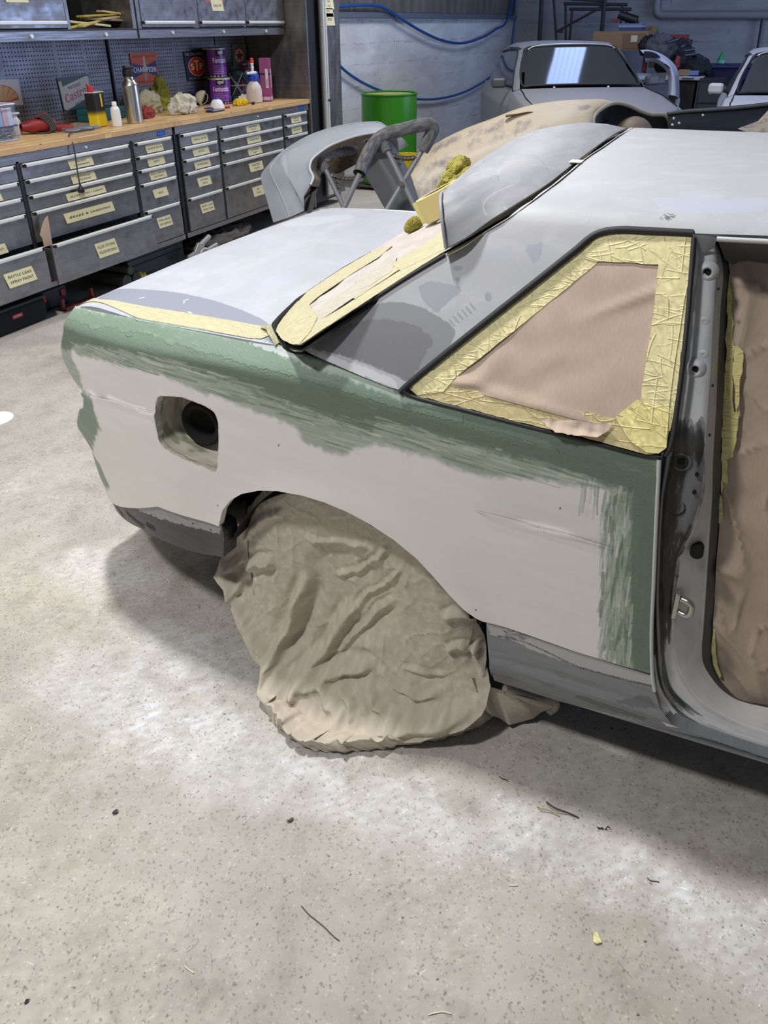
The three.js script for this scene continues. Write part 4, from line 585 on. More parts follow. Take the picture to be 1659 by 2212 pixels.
// rear window
{
  const near = trace(rearGlassS, [[1112, 460], [1012, 521], [960, 550], [880, 600], [800, 652], [720, 705], [650, 751]]), foot = trace(rearGlassS, [[632, 750], [610, 738], [592, 716], [592, 702], [604, 685], [640, 651], [690, 617], [740, 584], [790, 555]]);
  const half = [[0.40, 0.42], ...near, ...foot], outline = [...half, ...mirrorZ(half)];
  put('rear_glass', panel(outline, surface((u, z) => rearGlassS(u, z).add(V(0, -0.006, 0)), -0.4, 0.5, -0.7, 0.7), { cell: 0.05, thick: 0.005, flip: true }), std(0x15171a, 0.1), car, 'rear window under the masking');
  put('masking_paper', panel(outline.map(([u, z]) => [u, z * 0.992]), rearGlassS, { cell: 0.012, thick: 0.001, flip: true, uv: [0, 0, 0.4, 0.4], extra: (u, z) => 0.002 + 0.0022 * Math.pow(ridge(u * 3 + z * 2.5, z * 9 - u * 4), 4) + 0.0015 * n2(u * 9, z * 9) }), palePaper, car, 'pale masking paper over the rear window');
  strip(rearGlassS, [[650, 750], [720, 704], [800, 652], [880, 600], [960, 550], [1012, 521], [1098, 470], [1075, 470], [1010, 508], [950, 540], [860, 594], [760, 658], [690, 700], [645, 725]], tapeTop, (a, b) => 0.006 + wrinkle(0.0026, 22, 1.0, 31)(a, b)); strip(rearGlassS, [[660, 690], [720, 650], [800, 600], [850, 575], [835, 600], [770, 645], [690, 700], [660, 715]], tapePale, (a, b) => 0.0058 + wrinkle(0.002, 20, 1, 35)(a, b)); strip(rearGlassS, [[770, 610], [830, 575], [860, 560], [850, 590], [800, 622], [776, 632]], tapePale, (a, b) => 0.0062 + wrinkle(0.002, 20, 1, 36)(a, b));
  strip(rearGlassS, [[850, 575], [905, 540], [965, 505], [962, 545], [905, 572], [868, 590]], tapeTop, (a, b) => 0.0065 + wrinkle(0.0015, 20, 1.0, 33)(a, b));
  strip(rearGlassS, [[594, 712], [604, 687], [640, 655], [668, 660], [690, 690], [676, 720], [650, 750], [632, 749], [611, 737]], tapeTop, (a, b) => 0.0075 + wrinkle(0.006, 20, 0.3, 37)(a, b));
  strip(rearGlassS, [[604, 686], [640, 652], [690, 618], [740, 585], [800, 550], [850, 535], [820, 560], [760, 597], [690, 645], [650, 680]], tapeTop, (a, b) => 0.006 + wrinkle(0.003, 22, -0.8, 41)(a, b));
  strip(rearGlassS, [[740, 640], [850, 578], [905, 545], [955, 520], [940, 545], [860, 590], [770, 650]], tapeTop, (a, b) => 0.0055 + wrinkle(0.0026, 20, 1.0, 44)(a, b));
  const foot3 = trace(deckS, [[650, 757], [630, 754], [606, 742], [590, 722], [588, 704], [600, 685], [640, 648], [690, 614], [740, 581], [790, 552]]).map(([u, z]) => V(u + 0.004, deckY(u, z) - 0.004, z));
  put('window_seal', [tube([...foot3, ...foot3.slice(2).reverse().map((p) => V(p.x, p.y, -p.z))], 0.0065, 160, 8)], blackPlain, car, 'black rubber round the foot of the rear window');
  put('window_seal', [tube(tr3(houseS, [[655, 753], [720, 706], [800, 653], [880, 601], [965, 550]]).map((p) => p.add(V(-0.002, 0, 0))), 0.0045, 90, 8)], rubber, car, 'dark seal along the rear window edge');
}
strip(deckS, [[166, 661], [187, 647], [215, 649], [300, 661], [400, 677], [500, 694], [575, 708], [588, 712], [586, 724], [565, 733], [540, 732], [430, 712], [300, 689]], tapeTop, (a, b) => 0.0022 + wrinkle(0.0004, 20, 0.1, 51)(a, b), 0.02, 0.0006);
put('tape_end', [loft([tr3(deckS, [[572, 704], [585, 714], [592, 726], [604, 742]]).map((p, i) => p.add(V(0, 0.004 + 0.012 * Math.sin(i * 1.1), 0))), tr3(deckS, [[562, 712], [575, 722], [582, 734], [594, 748]]).map((p, i) => p.add(V(0, 0.004 + 0.009 * Math.sin(i * 1.1), 0)))], 20, 3)], tapeTop, car, 'loose end of the boot tape');
// door opening: head, paper, tape
{
  const top = [[1548, 516], [1600, 519], [1659, 522]], a = tr3(offS(0.0), top), b = tr3(offS(0.03), [[1552, 524], [1602, 532], [1659, 535]]), c = tr3(offS(0.10), [[1566, 560], [1605, 552], [1659, 556]]), d = tr3(offS(0.128), [[1585, 574], [1610, 563], [1659, 570]]);
  const ext = (r) => [...r, r[2].clone().add(V(0.9, -0.01, 0))];
  put('door_head', loft([a, b, c, d].map(ext), 40, 2), std(0x55575b, 0.5), car, 'dark underside of the roof rail'); put('drip_rail', tube(ext(a), 0.0045, 40, 8), std(0xc9cbce, 0.4), car);
  put('pillar_top', loft([tr3(offS(0.004), [[1496, 506], [1520, 508], [1548, 513]]), tr3(offS(0.035), [[1500, 545], [1520, 546], [1543, 536]])], 20, 2), greyPlain, car);
  const doorZ = curve1([[0.2, 0.735], [0.3, 0.752], [0.6, 0.768], [0.85, 0.757], [0.93, 0.744], [1.0, 0.727], [1.13, 0.676], [1.24, 0.626], [1.32, 0.585]]), S = surface((u, y) => V(u, y, doorZ(y) - 0.135), 0.5, 1.3, 0.2, 1.32);
  const edge = trace(S, [...c5(650, 350, 668, 480, 655, 700, 646, 920, 640, 1170, 630, 1450, 615, 1680, 612, 1800, 612, 1900), ...c6(764, 60, 750, 350, 730, 580, 718, 850, 702, 1130, 695, 1290, 705, 1410, 758, 1528, 835, 1612, 910, 1680, 985, 1706, 1060, 1716, 1139, 1730)]);
  const yb = edge[edge.length - 1][1], outline = [...edge, [1.9, yb - 0.005], [1.9, 1.215], ...trace(S, [[1659, 568], [1612, 561], [1588, 572]])];
  const crumple = (u, y) => 0.014 * (ridge(u * 2.4 + y * 1.4, y * 1.8) - 0.5) + 0.011 * Math.pow(ridge(u * 4.5 + 3, y * 3 + u * 3), 5) + 0.004 * Math.pow(ridge(u * 9 + 1, y * 5 + u * 5), 8) - 0.002;
  put('masking_paper', panel(outline, S, { cell: 0.009, thick: 0.002, extra: crumple, uv: [0, 0, 0.4, 0.4] }), paperMat, car, 'crumpled brown paper closing the door opening');
  const T = surface((u, y) => S(u, y).add(V(0, 0, 0.012)), 0.5, 1.3, 0.3, 1.3);
  strip(T, c5(662, 480, 672, 510, 690, 640, 685, 900, 700, 1050, 690, 1300, 700, 1500, 715, 1480, 735, 1440, 735, 1490, 715, 1700, 690, 1830, 655, 1850, 650, 1990, 628, 2060, 612, 2100, 606, 1700, 620, 1400, 640, 1050, 652, 700), tapeBright, (a, b) => wrinkle(0.005, 22, 1.3, 61)(a, b), 0.007, 0.003);
  strip(T, c5(693, 1020, 725, 1015, 770, 1043, 755, 1200, 735, 1440, 715, 1480, 705, 1350, 690, 1200), tapeBright, (a, b) => 0.006 + wrinkle(0.004, 22, 1.3, 63)(a, b), 0.007, 0.002);
  strip(T, c6(752, 60, 775, 100, 785, 280, 745, 300, 748, 200), tapeBrown, (a, b) => wrinkle(0.003, 22, 1.3, 65)(a, b)); strip(T, c6(702, 1130, 716, 1140, 722, 1300, 735, 1420, 770, 1520, 745, 1520, 700, 1420, 688, 1290), tapeBright, (a, b) => wrinkle(0.003, 22, 1.3, 67)(a, b));
}

// ---------------------------------------------------------------- things lying on the car
{ // roof spoiler trial-fitted over the rear window
  const lead = [[0.236, 1.205, 0.652], [0.272, 1.226, 0.64], [0.312, 1.258, 0.605], [0.338, 1.276, 0.58], [0.382, 1.306, 0.48], [0.403, 1.328, 0.33], [0.413, 1.340, 0.15], [0.416, 1.344, 0]];
  const trail = [[0.181, 1.287, 0.527], [0.184, 1.296, 0.50], [0.187, 1.305, 0.46], [0.188, 1.314, 0.40], [0.189, 1.323, 0.32], [0.190, 1.330, 0.22], [0.190, 1.336, 0.11], [0.190, 1.338, 0]];
  const whole = (l) => [...l.map((p) => V(...p)), ...l.slice(0, -1).reverse().map(([x, y, z]) => V(x, y, -z))];
  const L = whole(lead), T = whole(trail);
  const mix = (t, up) => L.map((p, i) => { const q = p.clone().lerp(T[i], t), e = smooth(0, 4, Math.min(i, L.length - 1 - i)); q.y += up * (0.5 + 0.5 * e); q.z += Math.sign(q.z) * up * 1.6 * (1 - e); q.y += up * 1.9 * (1 - e) * (t < 0.9 ? 1 : 0.3); return q; });
  const T2 = T.map((p) => p.clone().add(V(0.006, -0.016, 0))), L2 = L.map((p) => p.clone().add(V(-0.004, -0.006, 0)));
  const spTex = tex(canvas(1024, 512, (g, w, h) => {
    g.fillStyle = '#919398'; g.fillRect(0, 0, w, h);
    for (let i = 0; i < 500; i++) { g.fillStyle = rnd() > 0.5 ? 'rgba(208,210,214,0.08)' : 'rgba(120,122,128,0.07)'; g.beginPath(); g.ellipse(rr(0, w), rr(0, h), rr(6, 60), rr(4, 30), rr(-0.5, 0.5), 0, 7); g.fill(); }
    for (const sx of [0, 1]) for (let i = 0; i < 34; i++) { const x = sx ? w - rr(20, 330) : rr(20, 330), y = rr(20, h - 20); g.strokeStyle = rnd() > 0.4 ? 'rgba(92,94,98,0.35)' : 'rgba(225,226,228,0.35)'; g.lineWidth = rr(1, 2.6); g.beginPath(); g.moveTo(x, y); g.quadraticCurveTo(x + rr(-40, 40), y + rr(-60, 60), x + rr(-110, 110), y + rr(-60, 60)); g.stroke(); }
  }));
  const m = std(0xffffff, 0.5, 0, { map: spTex });
  const t = thing('roof_spoiler', 'grey primed roof spoiler resting across the top of the masked rear window', 'spoiler', 0, 0.006, 0);
  put('blade', loft([L2, L, mix(0.25, 0.012), mix(0.5, 0.016), mix(0.75, 0.011), mix(0.93, 0.004), T, T2, mix(0.5, -0.012), L2], 110, 3), m, t);
  for (const s of [1, -1]) put('end_fold', tube([L[0], mix(0.25, 0.012)[0], mix(0.5, 0.016)[0], mix(0.75, 0.011)[0], mix(0.93, 0.004)[0], T[0]].map((p) => V(p.x, p.y, p.z * s)), 0.004, 30, 8), m, t);
  put('masking_tape', loft([L2.slice(0, 12).map((p) => p.clone().add(V(0.004, -0.006, 0.002))), [...tr3(houseS, roofNear.slice(4)), ...[[0.431, 0.93], [0.432, 1.0]].map(([u, q]) => houseS(u, q)), V(0.43, 1.345, -0.15), V(0.42, 1.335, -0.33)].map((p) => p.clone().add(V(0.006, 0.003, 0)))], 80, 2), tapeTop, car, 'tape line along the roof edge'); put('tape_tab', box(0.026, 0.003, 0.03, 0.408, 1.3315, 0.33, 0.001), std(0xf2efe6, 0.6), t);
}
{ // roll of tape and towel behind it, on the rear window
  const t = thing('tape_roll', 'thick roll of yellow masking tape lying on the masked rear window beside the spoiler', 'tape', 0.074, rearGlassY(0.074, 0.214) + 0.012, 0.214);
  t.rotation.set(0.07, 0.0, 0.5);
  put('tape', lathe([[0.039, 0], [0.0585, 0], [0.06, 0.002], [0.06, 0.06], [0.0585, 0.062], [0.039, 0.062], [0.039, 0]], 48), std(0xd9c98a, 0.65), t); put('core', lathe([[0.035, 0.001], [0.0385, 0.001], [0.0385, 0.061], [0.035, 0.061], [0.035, 0.001]], 48), std(0x23262e, 0.7), t);
  put('loose_end', box(0.018, 0.058, 0.0008, -0.06, 0.031, 0.018, 0.0003), std(0xe6d88f, 0.65), t);
  const pile = (g, amp) => { // towelling: loops as fine bumps
    g = rumple(g, 0.008, 18, 3, 2); const q = g.attributes.position, n = g.attributes.normal; for (let i = 0; i < q.count; i++) { const d = amp * n3(q.getX(i) * 380, q.getY(i) * 380, q.getZ(i) * 380); q.setXYZ(i, q.getX(i) + n.getX(i) * d, q.getY(i) + n.getY(i) * d, q.getZ(i) + n.getZ(i) * d); } g.computeVertexNormals(); return g;
  };
  const m = std(0x9d964c, 0.95), w = thing('towel', 'rumpled yellow microfibre towel tucked between tape roll and spoiler', 'towel');
  const lobe = (px, py, d, sx, sy, sz, rz) => { const g = new THREE.SphereGeometry(1, 170, 110); g.scale(sx, sy, sz); g.rotateZ(rz); const c = dep(px, py, d); g.translate(c.x, c.y, c.z); return pile(g, 0.0026); };
  put('fold', lobe(972, 398, 2.13, 0.07, 0.026, 0.035, 0.98), m, w); put('fold', lobe(994, 392, 2.09, 0.062, 0.016, 0.03, 0.72), m, w); put('fold', lobe(988, 360, 2.15, 0.034, 0.022, 0.04, 0.5), m, w); put('fold', lobe(955, 432, 2.12, 0.034, 0.018, 0.03, 0.8), m, w); put('fold', lobe(893, 486, 2.0, 0.026, 0.014, 0.018, 0.7), m, w);
}
// ---------------------------------------------------------------- workbench with stainless tool cabinets
const XF = -3.04, YT = 0.985, XP = -3.68;
const steelTex = tex(canvas(512, 512, (g, w, h) => {
  g.fillStyle = '#8b8a88'; g.fillRect(0, 0, w, h);
  for (let i = 0; i < 900; i++) { const v = rnd() > 0.5 ? 190 : 70; g.fillStyle = rgb(v, v, v + 4, 0.05); g.fillRect(0, rr(0, h), w, rr(0.5, 1.6)); }
  for (let i = 0; i < 160; i++) { g.fillStyle = rnd() > 0.35 ? 'rgba(60,58,56,0.06)' : 'rgba(200,200,205,0.07)'; g.beginPath(); g.ellipse(rr(0, w), rr(0, h), rr(8, 60), rr(6, 40), 0, 0, 7); g.fill(); }
}), true); steelTex.wrapS = steelTex.wrapT = THREE.RepeatWrapping;
const steelRough = grain(256, 256, (x, y) => { const v = 105 + n2(x * 0.012, y * 0.5) * 14 + fbm(x / 50, y / 50, 3) * 60; return [v, v, v]; }, false); steelRough.wrapS = steelRough.wrapT = THREE.RepeatWrapping;
const steel = std(0xffffff, 1, 0.85, { map: steelTex, roughnessMap: steelRough }), steelDark = std(0x3c3d40, 0.5, 0.7), alu = std(0xd8d8d4, 0.42, 0.35), blackTip = std(0x141416, 0.5);
const hand = (lines, seed, wide = 1) => tex(canvas(256, 128, (g, w, h) => {  // masking-tape label with handwriting
  g.fillStyle = '#ddd6ae'; g.fillRect(0, 0, w, h); for (let i = 0; i < 60; i++) { g.fillStyle = rnd() > 0.5 ? 'rgba(255,250,215,0.2)' : 'rgba(170,160,120,0.14)'; g.fillRect(rr(0, w), rr(0, h), rr(10, 80), rr(1, 5)); }
  g.fillStyle = '#35322c'; g.font = 'italic 700 ' + (lines.length > 1 ? 34 : 40) + 'px sans-serif'; g.textAlign = 'center';
  lines.forEach((t, i) => { g.save(); g.translate(w / 2, lines.length > 1 ? 50 + i * 48 : 78); g.rotate(-0.03 + 0.02 * seed % 0.05); g.scale(Math.min(1, 220 / g.measureText(t).width), 1); g.fillText(t, 0, 0); g.restore(); });
}));
const labelMats = {}; const labelMat = (lines) => labelMats[lines.join('/')] || (labelMats[lines.join('/')] = std(0xffffff, 0.75, 0, { map: hand(lines, Object.keys(labelMats).length) }));
function tapeLabel(parent, lines, x, y, z, w, h, tilt = 0, turn = 0) { // lies on a front that faces +x
  const g = new THREE.BoxGeometry(0.001, h, w, 1, 1, 1), u = g.attributes.uv; const p = g.attributes.position;
  for (let i = 0; i < p.count; i++) { u.setXY(i, 0.5 - p.getZ(i) / w, 0.5 + p.getY(i) / h); p.setZ(i, p.getZ(i) + p.getY(i) * 0.22); p.setX(i, p.getX(i) - (p.getY(i) - h / 2) * turn); }
  g.rotateX(tilt); g.translate(x + 0.0012, y, z); g.computeVertexNormals(); return put('tape_label', g, labelMat(lines), parent);
}
function addDrawer(parent, z0, z1, yTop, yBot, out, lines, lab = {}) {       // z0 is the end nearer to the camera
  const zc = (z0 + z1) / 2, w = Math.abs(z1 - z0), h = yTop - yBot, x = XF + out;
  const front = out > 0.02 ? [box(0.014, h - 0.006, w - 0.008, x - 0.007, (yTop + yBot) / 2, zc, 0.002), box(out + 0.01, h - 0.05, 0.012, x - out / 2 - 0.012, (yTop + yBot) / 2 - 0.005, z0 - 0.02), box(out + 0.01, h - 0.05, 0.012, x - out / 2 - 0.012, (yTop + yBot) / 2 - 0.005, z1 + 0.02), box(out, 0.01, w - 0.03, x - out / 2 - 0.01, yBot + 0.03, zc)] : box(0.014, h - 0.006, w - 0.008, x - 0.007, (yTop + yBot) / 2, zc, 0.002);
  const d = put('drawer', front, steel, parent); { const p = d.geometry.attributes.position, u = d.geometry.attributes.uv; for (let i = 0; i < p.count; i++) u.setXY(i, p.getZ(i) * 1.3, p.getY(i) * 1.3); }
  put('handle', [box(0.014, 0.019, w - 0.062, x + 0.009, yTop - 0.012, zc, 0.005), box(0.012, 0.006, w - 0.03, x + 0.003, yTop - 0.003, zc, 0.002)], alu, d);
  for (const s of [1, -1]) put('end_cap', box(0.019, 0.02, 0.013, x + 0.008, yTop - 0.013, zc + s * (w / 2 - 0.025), 0.004), blackTip, d);
  if (lines) tapeLabel(d, lines, x, lab.y ?? lerp(yTop, yBot, 0.55) - 0.006, zc + (lab.dz || 0), lab.w ?? Math.min(0.2, w * 0.42), lab.h ?? Math.min(0.055, h * 0.6), lab.tilt || 0, lab.turn ?? 0.05);
  return d;
}
const ROWS = [0.928, 0.838, 0.75, 0.657, 0.474, 0.226];
function toolCabinet(label, z0, z1, cols, open = {}) {
  const t = thing('tool_cabinet', label, 'cabinet');
  const body = put('carcass', [box(0.46, YT - 0.19, Math.abs(z1 - z0) - 0.012, XF - 0.25, (YT + 0.19) / 2, (z0 + z1) / 2, 0.004)], steelDark, t);
  put('fascia', box(0.012, 0.052, Math.abs(z1 - z0) - 0.014, XF - 0.008, 0.957, (z0 + z1) / 2, 0.002), steel, t); put('plinth', box(0.012, 0.034, Math.abs(z1 - z0) - 0.014, XF - 0.008, 0.206, (z0 + z1) / 2, 0.002), steel, t);
  put('fascia_lock', (() => { const g = new THREE.CylinderGeometry(0.008, 0.008, 0.008, 14); g.rotateZ(Math.PI / 2); g.translate(XF + 0.001, 0.955, lerp(z0, z1, 0.56)); return g; })(), alu, t);
  put('badge', box(0.004, 0.032, 0.085, XF, 0.957, z1 + 0.13 * Math.sign(z0 - z1), 0.002), std(0xffffff, 0.4, 0, { map: tex(canvas(128, 48, (g, w, h) => { g.fillStyle = '#0f3f9c'; g.fillRect(0, 0, w, h); g.fillStyle = '#3f7fd8'; g.font = 'bold 34px sans-serif'; g.textAlign = 'center'; g.fillText('BGS', 74, 36); g.beginPath(); g.arc(22, 24, 11, 0, 7); g.fill(); })) }), t);
  for (const [c0, c1] of cols.map((c) => c.z).slice(0, -1).map((c, i) => [c[1], cols[i + 1].z[0]])) put('post', box(0.012, 0.72, Math.abs(c1 - c0) - 0.004, XF - 0.008, 0.585, (c0 + c1) / 2, 0.002), steelDark, t);
  for (const fz of [z0 - 0.15, (z0 + z1) / 2, z1 + 0.15]) put('foot', lathe([[0.001, 0], [0.035, 0], [0.035, 0.015], [0.02, 0.03], [0.02, 0.2], [0.001, 0.2]], 16).translate(-3.5, 0, fz), rubber, t);
  cols.forEach((c, ci) => { for (let r = 0; r < 5; r++) addDrawer(t, c.z[0], c.z[1], ROWS[r], ROWS[r + 1], (open[ci] && r === 4) ? open[ci] : 0.0, c.labels[r], (c.lab && c.lab[r]) || {}); });
  return t;
}
toolCabinet('stainless tool cabinet at the left of the bench, its two lowest wide drawers standing open', -0.6, -2.515, [
  { z: [-0.64, -1.128], labels: [null, ['TAPE'], null, ['NUTS'], ['RATTLE CANS', 'SPRAY PAINT']], lab: { 3: { dz: -0.02, w: 0.07, y: 0.5 }, 4: { w: 0.2, h: 0.085, dz: -0.03, y: 0.345 } } },
  { z: [-1.155, -2.062], labels: [['METRIC', 'SPANNERS'], ['IMPERIAL', 'SOCKETS'], ['ALLEN KEYS + LIGHT'], ['BRAKE & SANDING'], ['FILLER / ETCHING', 'POLISH DRESSINGS']], lab: { 2: { w: 0.33, h: 0.048, y: 0.688 }, 3: { w: 0.42, h: 0.062, y: 0.568 }, 4: { w: 0.18, h: 0.095, y: 0.352, dz: 0.02 } } },
  { z: [-2.088, -2.5], labels: [['RIVETS NUTS'], ['BITS'], ['AIR TOOL / COMPRESSOR', 'FITTINGS'], ['MISC'], ['TYPEN GREASE', 'AIR GREASES']], lab: { 3: { w: 0.15, h: 0.06, y: 0.57 }, 4: { w: 0.15, h: 0.075, y: 0.365 } } },
], { 0: 0.09, 1: 0.11 });
toolCabinet('stainless tool cabinet at the far end of the bench beside the tall locker', -2.53, -4.435, [
  { z: [-2.572, -3.03], labels: [['DRILL BITS'], ['FILES'], ['SANDING'], ['CUTTING', 'DISCS'], ['PAINT + THIN', 'SPRAY GUNS']], lab: { 3: { w: 0.16, h: 0.065, y: 0.565 }, 4: { w: 0.16, h: 0.07, y: 0.37 } } },
  { z: [-3.05, -3.972], labels: [['SANDING', 'DISCS'], ['SCRAPERS'], ['CUTTERS', 'SAW'], ['ELECTRIC', 'TOOLS'], ['AIR', 'TOOLS']], lab: { 3: { w: 0.2, h: 0.07, y: 0.57 }, 4: { w: 0.16, h: 0.08, y: 0.37 } } },
  { z: [-3.99, -4.4], labels: [['KNIVES', 'BLADES'], ['PUNCHES'], null, null, null] },
]);
// cardboard scrap standing in the open drawer
{ const a = at(103, 520, 0, -3.0); const t = put('cardboard_scrap', prism([[0, 0], [0.062, 0], [0.07, 0.17], [0.05, 0.16], [0.014, 0.12], [-0.012, 0.075], [0, 0.05]], 0.003, 0.0005), std(0xb79f8c, 0.85)); t.rotation.y = Math.PI / 2; t.position.set(-3.0, a.y - 0.03, a.z + 0.035); tag(t, 'torn brown cardboard scrap sticking out of the open middle drawer', 'cardboard'); }
// worktops
const woodTex = tex(canvas(2048, 256, (g, w, h) => {
  for (let r = 0; r < 12; r++) { let x = -rr(0, 200); while (x < w) { const l = rr(120, 420), v = rr(-16, 16); g.fillStyle = rgb(207 + v, 172 + v, 122 + v * 0.8); g.fillRect(x, r * h / 12, l, h / 12 + 1); g.fillStyle = 'rgba(120,84,44,0.35)'; g.fillRect(x, r * h / 12, 1.2, h / 12); x += l; } g.fillStyle = 'rgba(120,84,44,0.25)'; g.fillRect(0, r * h / 12, w, 0.8); }
  for (let i = 0; i < 2600; i++) { g.strokeStyle = rgb(140, 100, 58, rr(0.04, 0.14)); g.lineWidth = 0.8; const x = rr(0, w), y = rr(0, h); g.beginPath(); g.moveTo(x, y); g.lineTo(x + rr(20, 120), y + rr(-1, 1)); g.stroke(); }
  for (let i = 0; i < 26; i++) { g.fillStyle = rgb(60, 46, 34, rr(0.25, 0.7)); g.beginPath(); g.ellipse(rr(0, w), rr(0, h), rr(3, 14), rr(1, 4), 0, 0, 7); g.fill(); }
}), true); woodTex.wrapS = woodTex.wrapT = THREE.RepeatWrapping;
const woodMat = std(0xffffff, 0.42, 0, { map: woodTex });
const wtop = (z0, z1, label) => { const g = box(XF - XP + 0.01, 0.037, z0 - z1, (XF + XP) / 2 + 0.005, YT + 0.0185, (z0 + z1) / 2, 0.003), p = g.attributes.position, u = g.attributes.uv; for (let i = 0; i < p.count; i++) u.setXY(i, p.getZ(i) / 1.9, (p.getX(i) + p.getY(i)) / 0.55); return tag(put('worktop', g, woodMat), label, 'worktop'); };
wtop(-0.3, -2.528, 'beech block worktop carrying the tub, the red heat gun and the steel bottle'); wtop(-2.533, -4.44, 'beech block worktop carrying the paint tins and the rags by the locker');
const YW = YT + 0.0375;
// pegboards
const pegTex = tex(canvas(1024, 640, (g, w, h) => {
  g.fillStyle = '#7c7b7c'; g.fillRect(0, 0, w, h);
  for (let i = 0; i < 260; i++) { g.fillStyle = rnd() > 0.4 ? 'rgba(70,66,62,0.08)' : 'rgba(150,154,170,0.07)'; g.beginPath(); g.ellipse(rr(0, w), rr(0, h), rr(20, 120), rr(10, 60), 0, 0, 7); g.fill(); }
  for (let y = 18; y < h - 10; y += 27) for (let x = 14; x < w - 8; x += 27) { if (x % 270 > 216 && x % 270 < 243) continue; g.fillStyle = '#0d0d0f'; g.beginPath(); g.arc(x, y, 5.4, 0, 7); g.fill(); g.strokeStyle = 'rgba(200,202,210,0.25)'; g.lineWidth = 1.2; g.beginPath(); g.arc(x, y + 1, 6.2, 0.4, 2.7); g.stroke(); }
}), true); pegTex.wrapS = pegTex.wrapT = THREE.RepeatWrapping;
const pegMat = std(0xffffff, 0.42, 0.7, { map: pegTex });
const zP = (px) => at(px, 150, 0, XP).z;
function pegboard(z0, z1, label) { const g = box(0.02, 0.62, z0 - z1 - 0.006, XP - 0.012, YW + 0.31, (z0 + z1) / 2, 0.003), p = g.attributes.position, u = g.attributes.uv; for (let i = 0; i < p.count; i++) u.setXY(i, -p.getZ(i) / 0.98, p.getY(i) / 0.612); const t = put('pegboard', g, pegMat); return tag(t, label, 'pegboard'); }
pegboard(-0.3, zP(237), 'steel pegboard behind the bench with the cream and green oil sign'); pegboard(zP(240) - 0.008, zP(470), 'steel pegboard behind the bench with the orange spark plug sign'); pegboard(zP(470) - 0.004, -4.44, 'dark steel pegboard in the corner behind the paint tins');
{ const t = put('cover_strip', box(0.012, 0.6, 0.018, XP + 0.006, YW + 0.31, zP(240), 0.003), blackTip); tag(t, 'black upright strip between the two pegboards', 'strip'); }
// a flat plate through four measured corners: lower left, lower right, upper right, upper left as seen from the front
function plate(c, t = 0.003) {
  const n = c[1].clone().sub(c[0]).cross(c[3].clone().sub(c[0])).normalize().multiplyScalar(t), pos = [], uv = [], idx = [], Q = [[0, 0], [1, 0], [1, 1], [0, 1]];
  const face = (p, q) => { const b = pos.length / 3; p.forEach((v, i) => { pos.push(v.x, v.y, v.z); uv.push(...q[i]); }); idx.push(b, b + 1, b + 2, b, b + 2, b + 3); };
  const f = c.map((p) => p.clone().add(n)); face(f, Q); face([c[1], c[0], c[3], c[2]], Q.map(() => [0.01, 0.01]));
  for (let i = 0; i < 4; i++) { const j = (i + 1) % 4; face([c[i], c[j], f[j], f[i]], Q.map(() => [0.01, 0.01])); }
  const g = new THREE.BufferGeometry(); g.setAttribute('position', new THREE.Float32BufferAttribute(pos, 3)); g.setAttribute('uv', new THREE.Float32BufferAttribute(uv, 2)); g.setIndex(idx); const r = g.toNonIndexed(); r.computeVertexNormals(); return r;
}
function sign(label, pts, draw, w = 256, h = 300) { const m = std(0xffffff, 0.35, 0, { map: tex(canvas(w, h, draw)) }); return tag(put('tin_sign', plate(pts.map(([x, y]) => at(x, y, 0, XP + 0.002)), 0.003), m), label, 'sign'); }
const fitText = (g, t, x, y, font, maxW, col) => { g.font = font; g.fillStyle = col; g.textAlign = 'center'; const k = Math.min(1, maxW / g.measureText(t).width); g.save(); g.translate(x, y); g.scale(k, 1); g.fillText(t, 0, 0); g.restore(); };
sign('cream tin sign with a yellow scallop shell at the left end of the pegboard', [[-28, 228], [50, 227], [38, 170], [-36, 174]], (g, w, h) => {
  g.fillStyle = '#d8d4c6'; g.fillRect(0, 0, w, h); g.translate(w * 0.46, h * 0.86); g.fillStyle = '#c8341f'; g.beginPath(); g.moveTo(-60, 0); for (let i = 0; i <= 14; i++) { const a = Math.PI * (1.04 - 1.08 * i / 14), r = 128; g.lineTo(Math.cos(a) * r * 0.9, -40 - Math.sin(a) * r * 1.2); } g.lineTo(60, 0); g.fill();
  for (let i = 0; i < 7; i++) { const a0 = Math.PI * (0.99 - 0.14 * i), a1 = Math.PI * (0.99 - 0.14 * (i + 1)) + 0.05, r = 118; g.fillStyle = '#e0a92c'; g.beginPath(); g.moveTo(-40 + i * 11, -6); g.lineTo(Math.cos(a0) * r * 0.9, -38 - Math.sin(a0) * r * 1.18); g.quadraticCurveTo(Math.cos((a0 + a1) / 2) * r * 1.02, -40 - Math.sin((a0 + a1) / 2) * r * 1.32, Math.cos(a1) * r * 0.9, -38 - Math.sin(a1) * r * 1.18); g.lineTo(-30 + i * 11, -6); g.fill(); }
  g.fillStyle = '#c8341f'; g.fillRect(-46, -8, 92, 14);
});
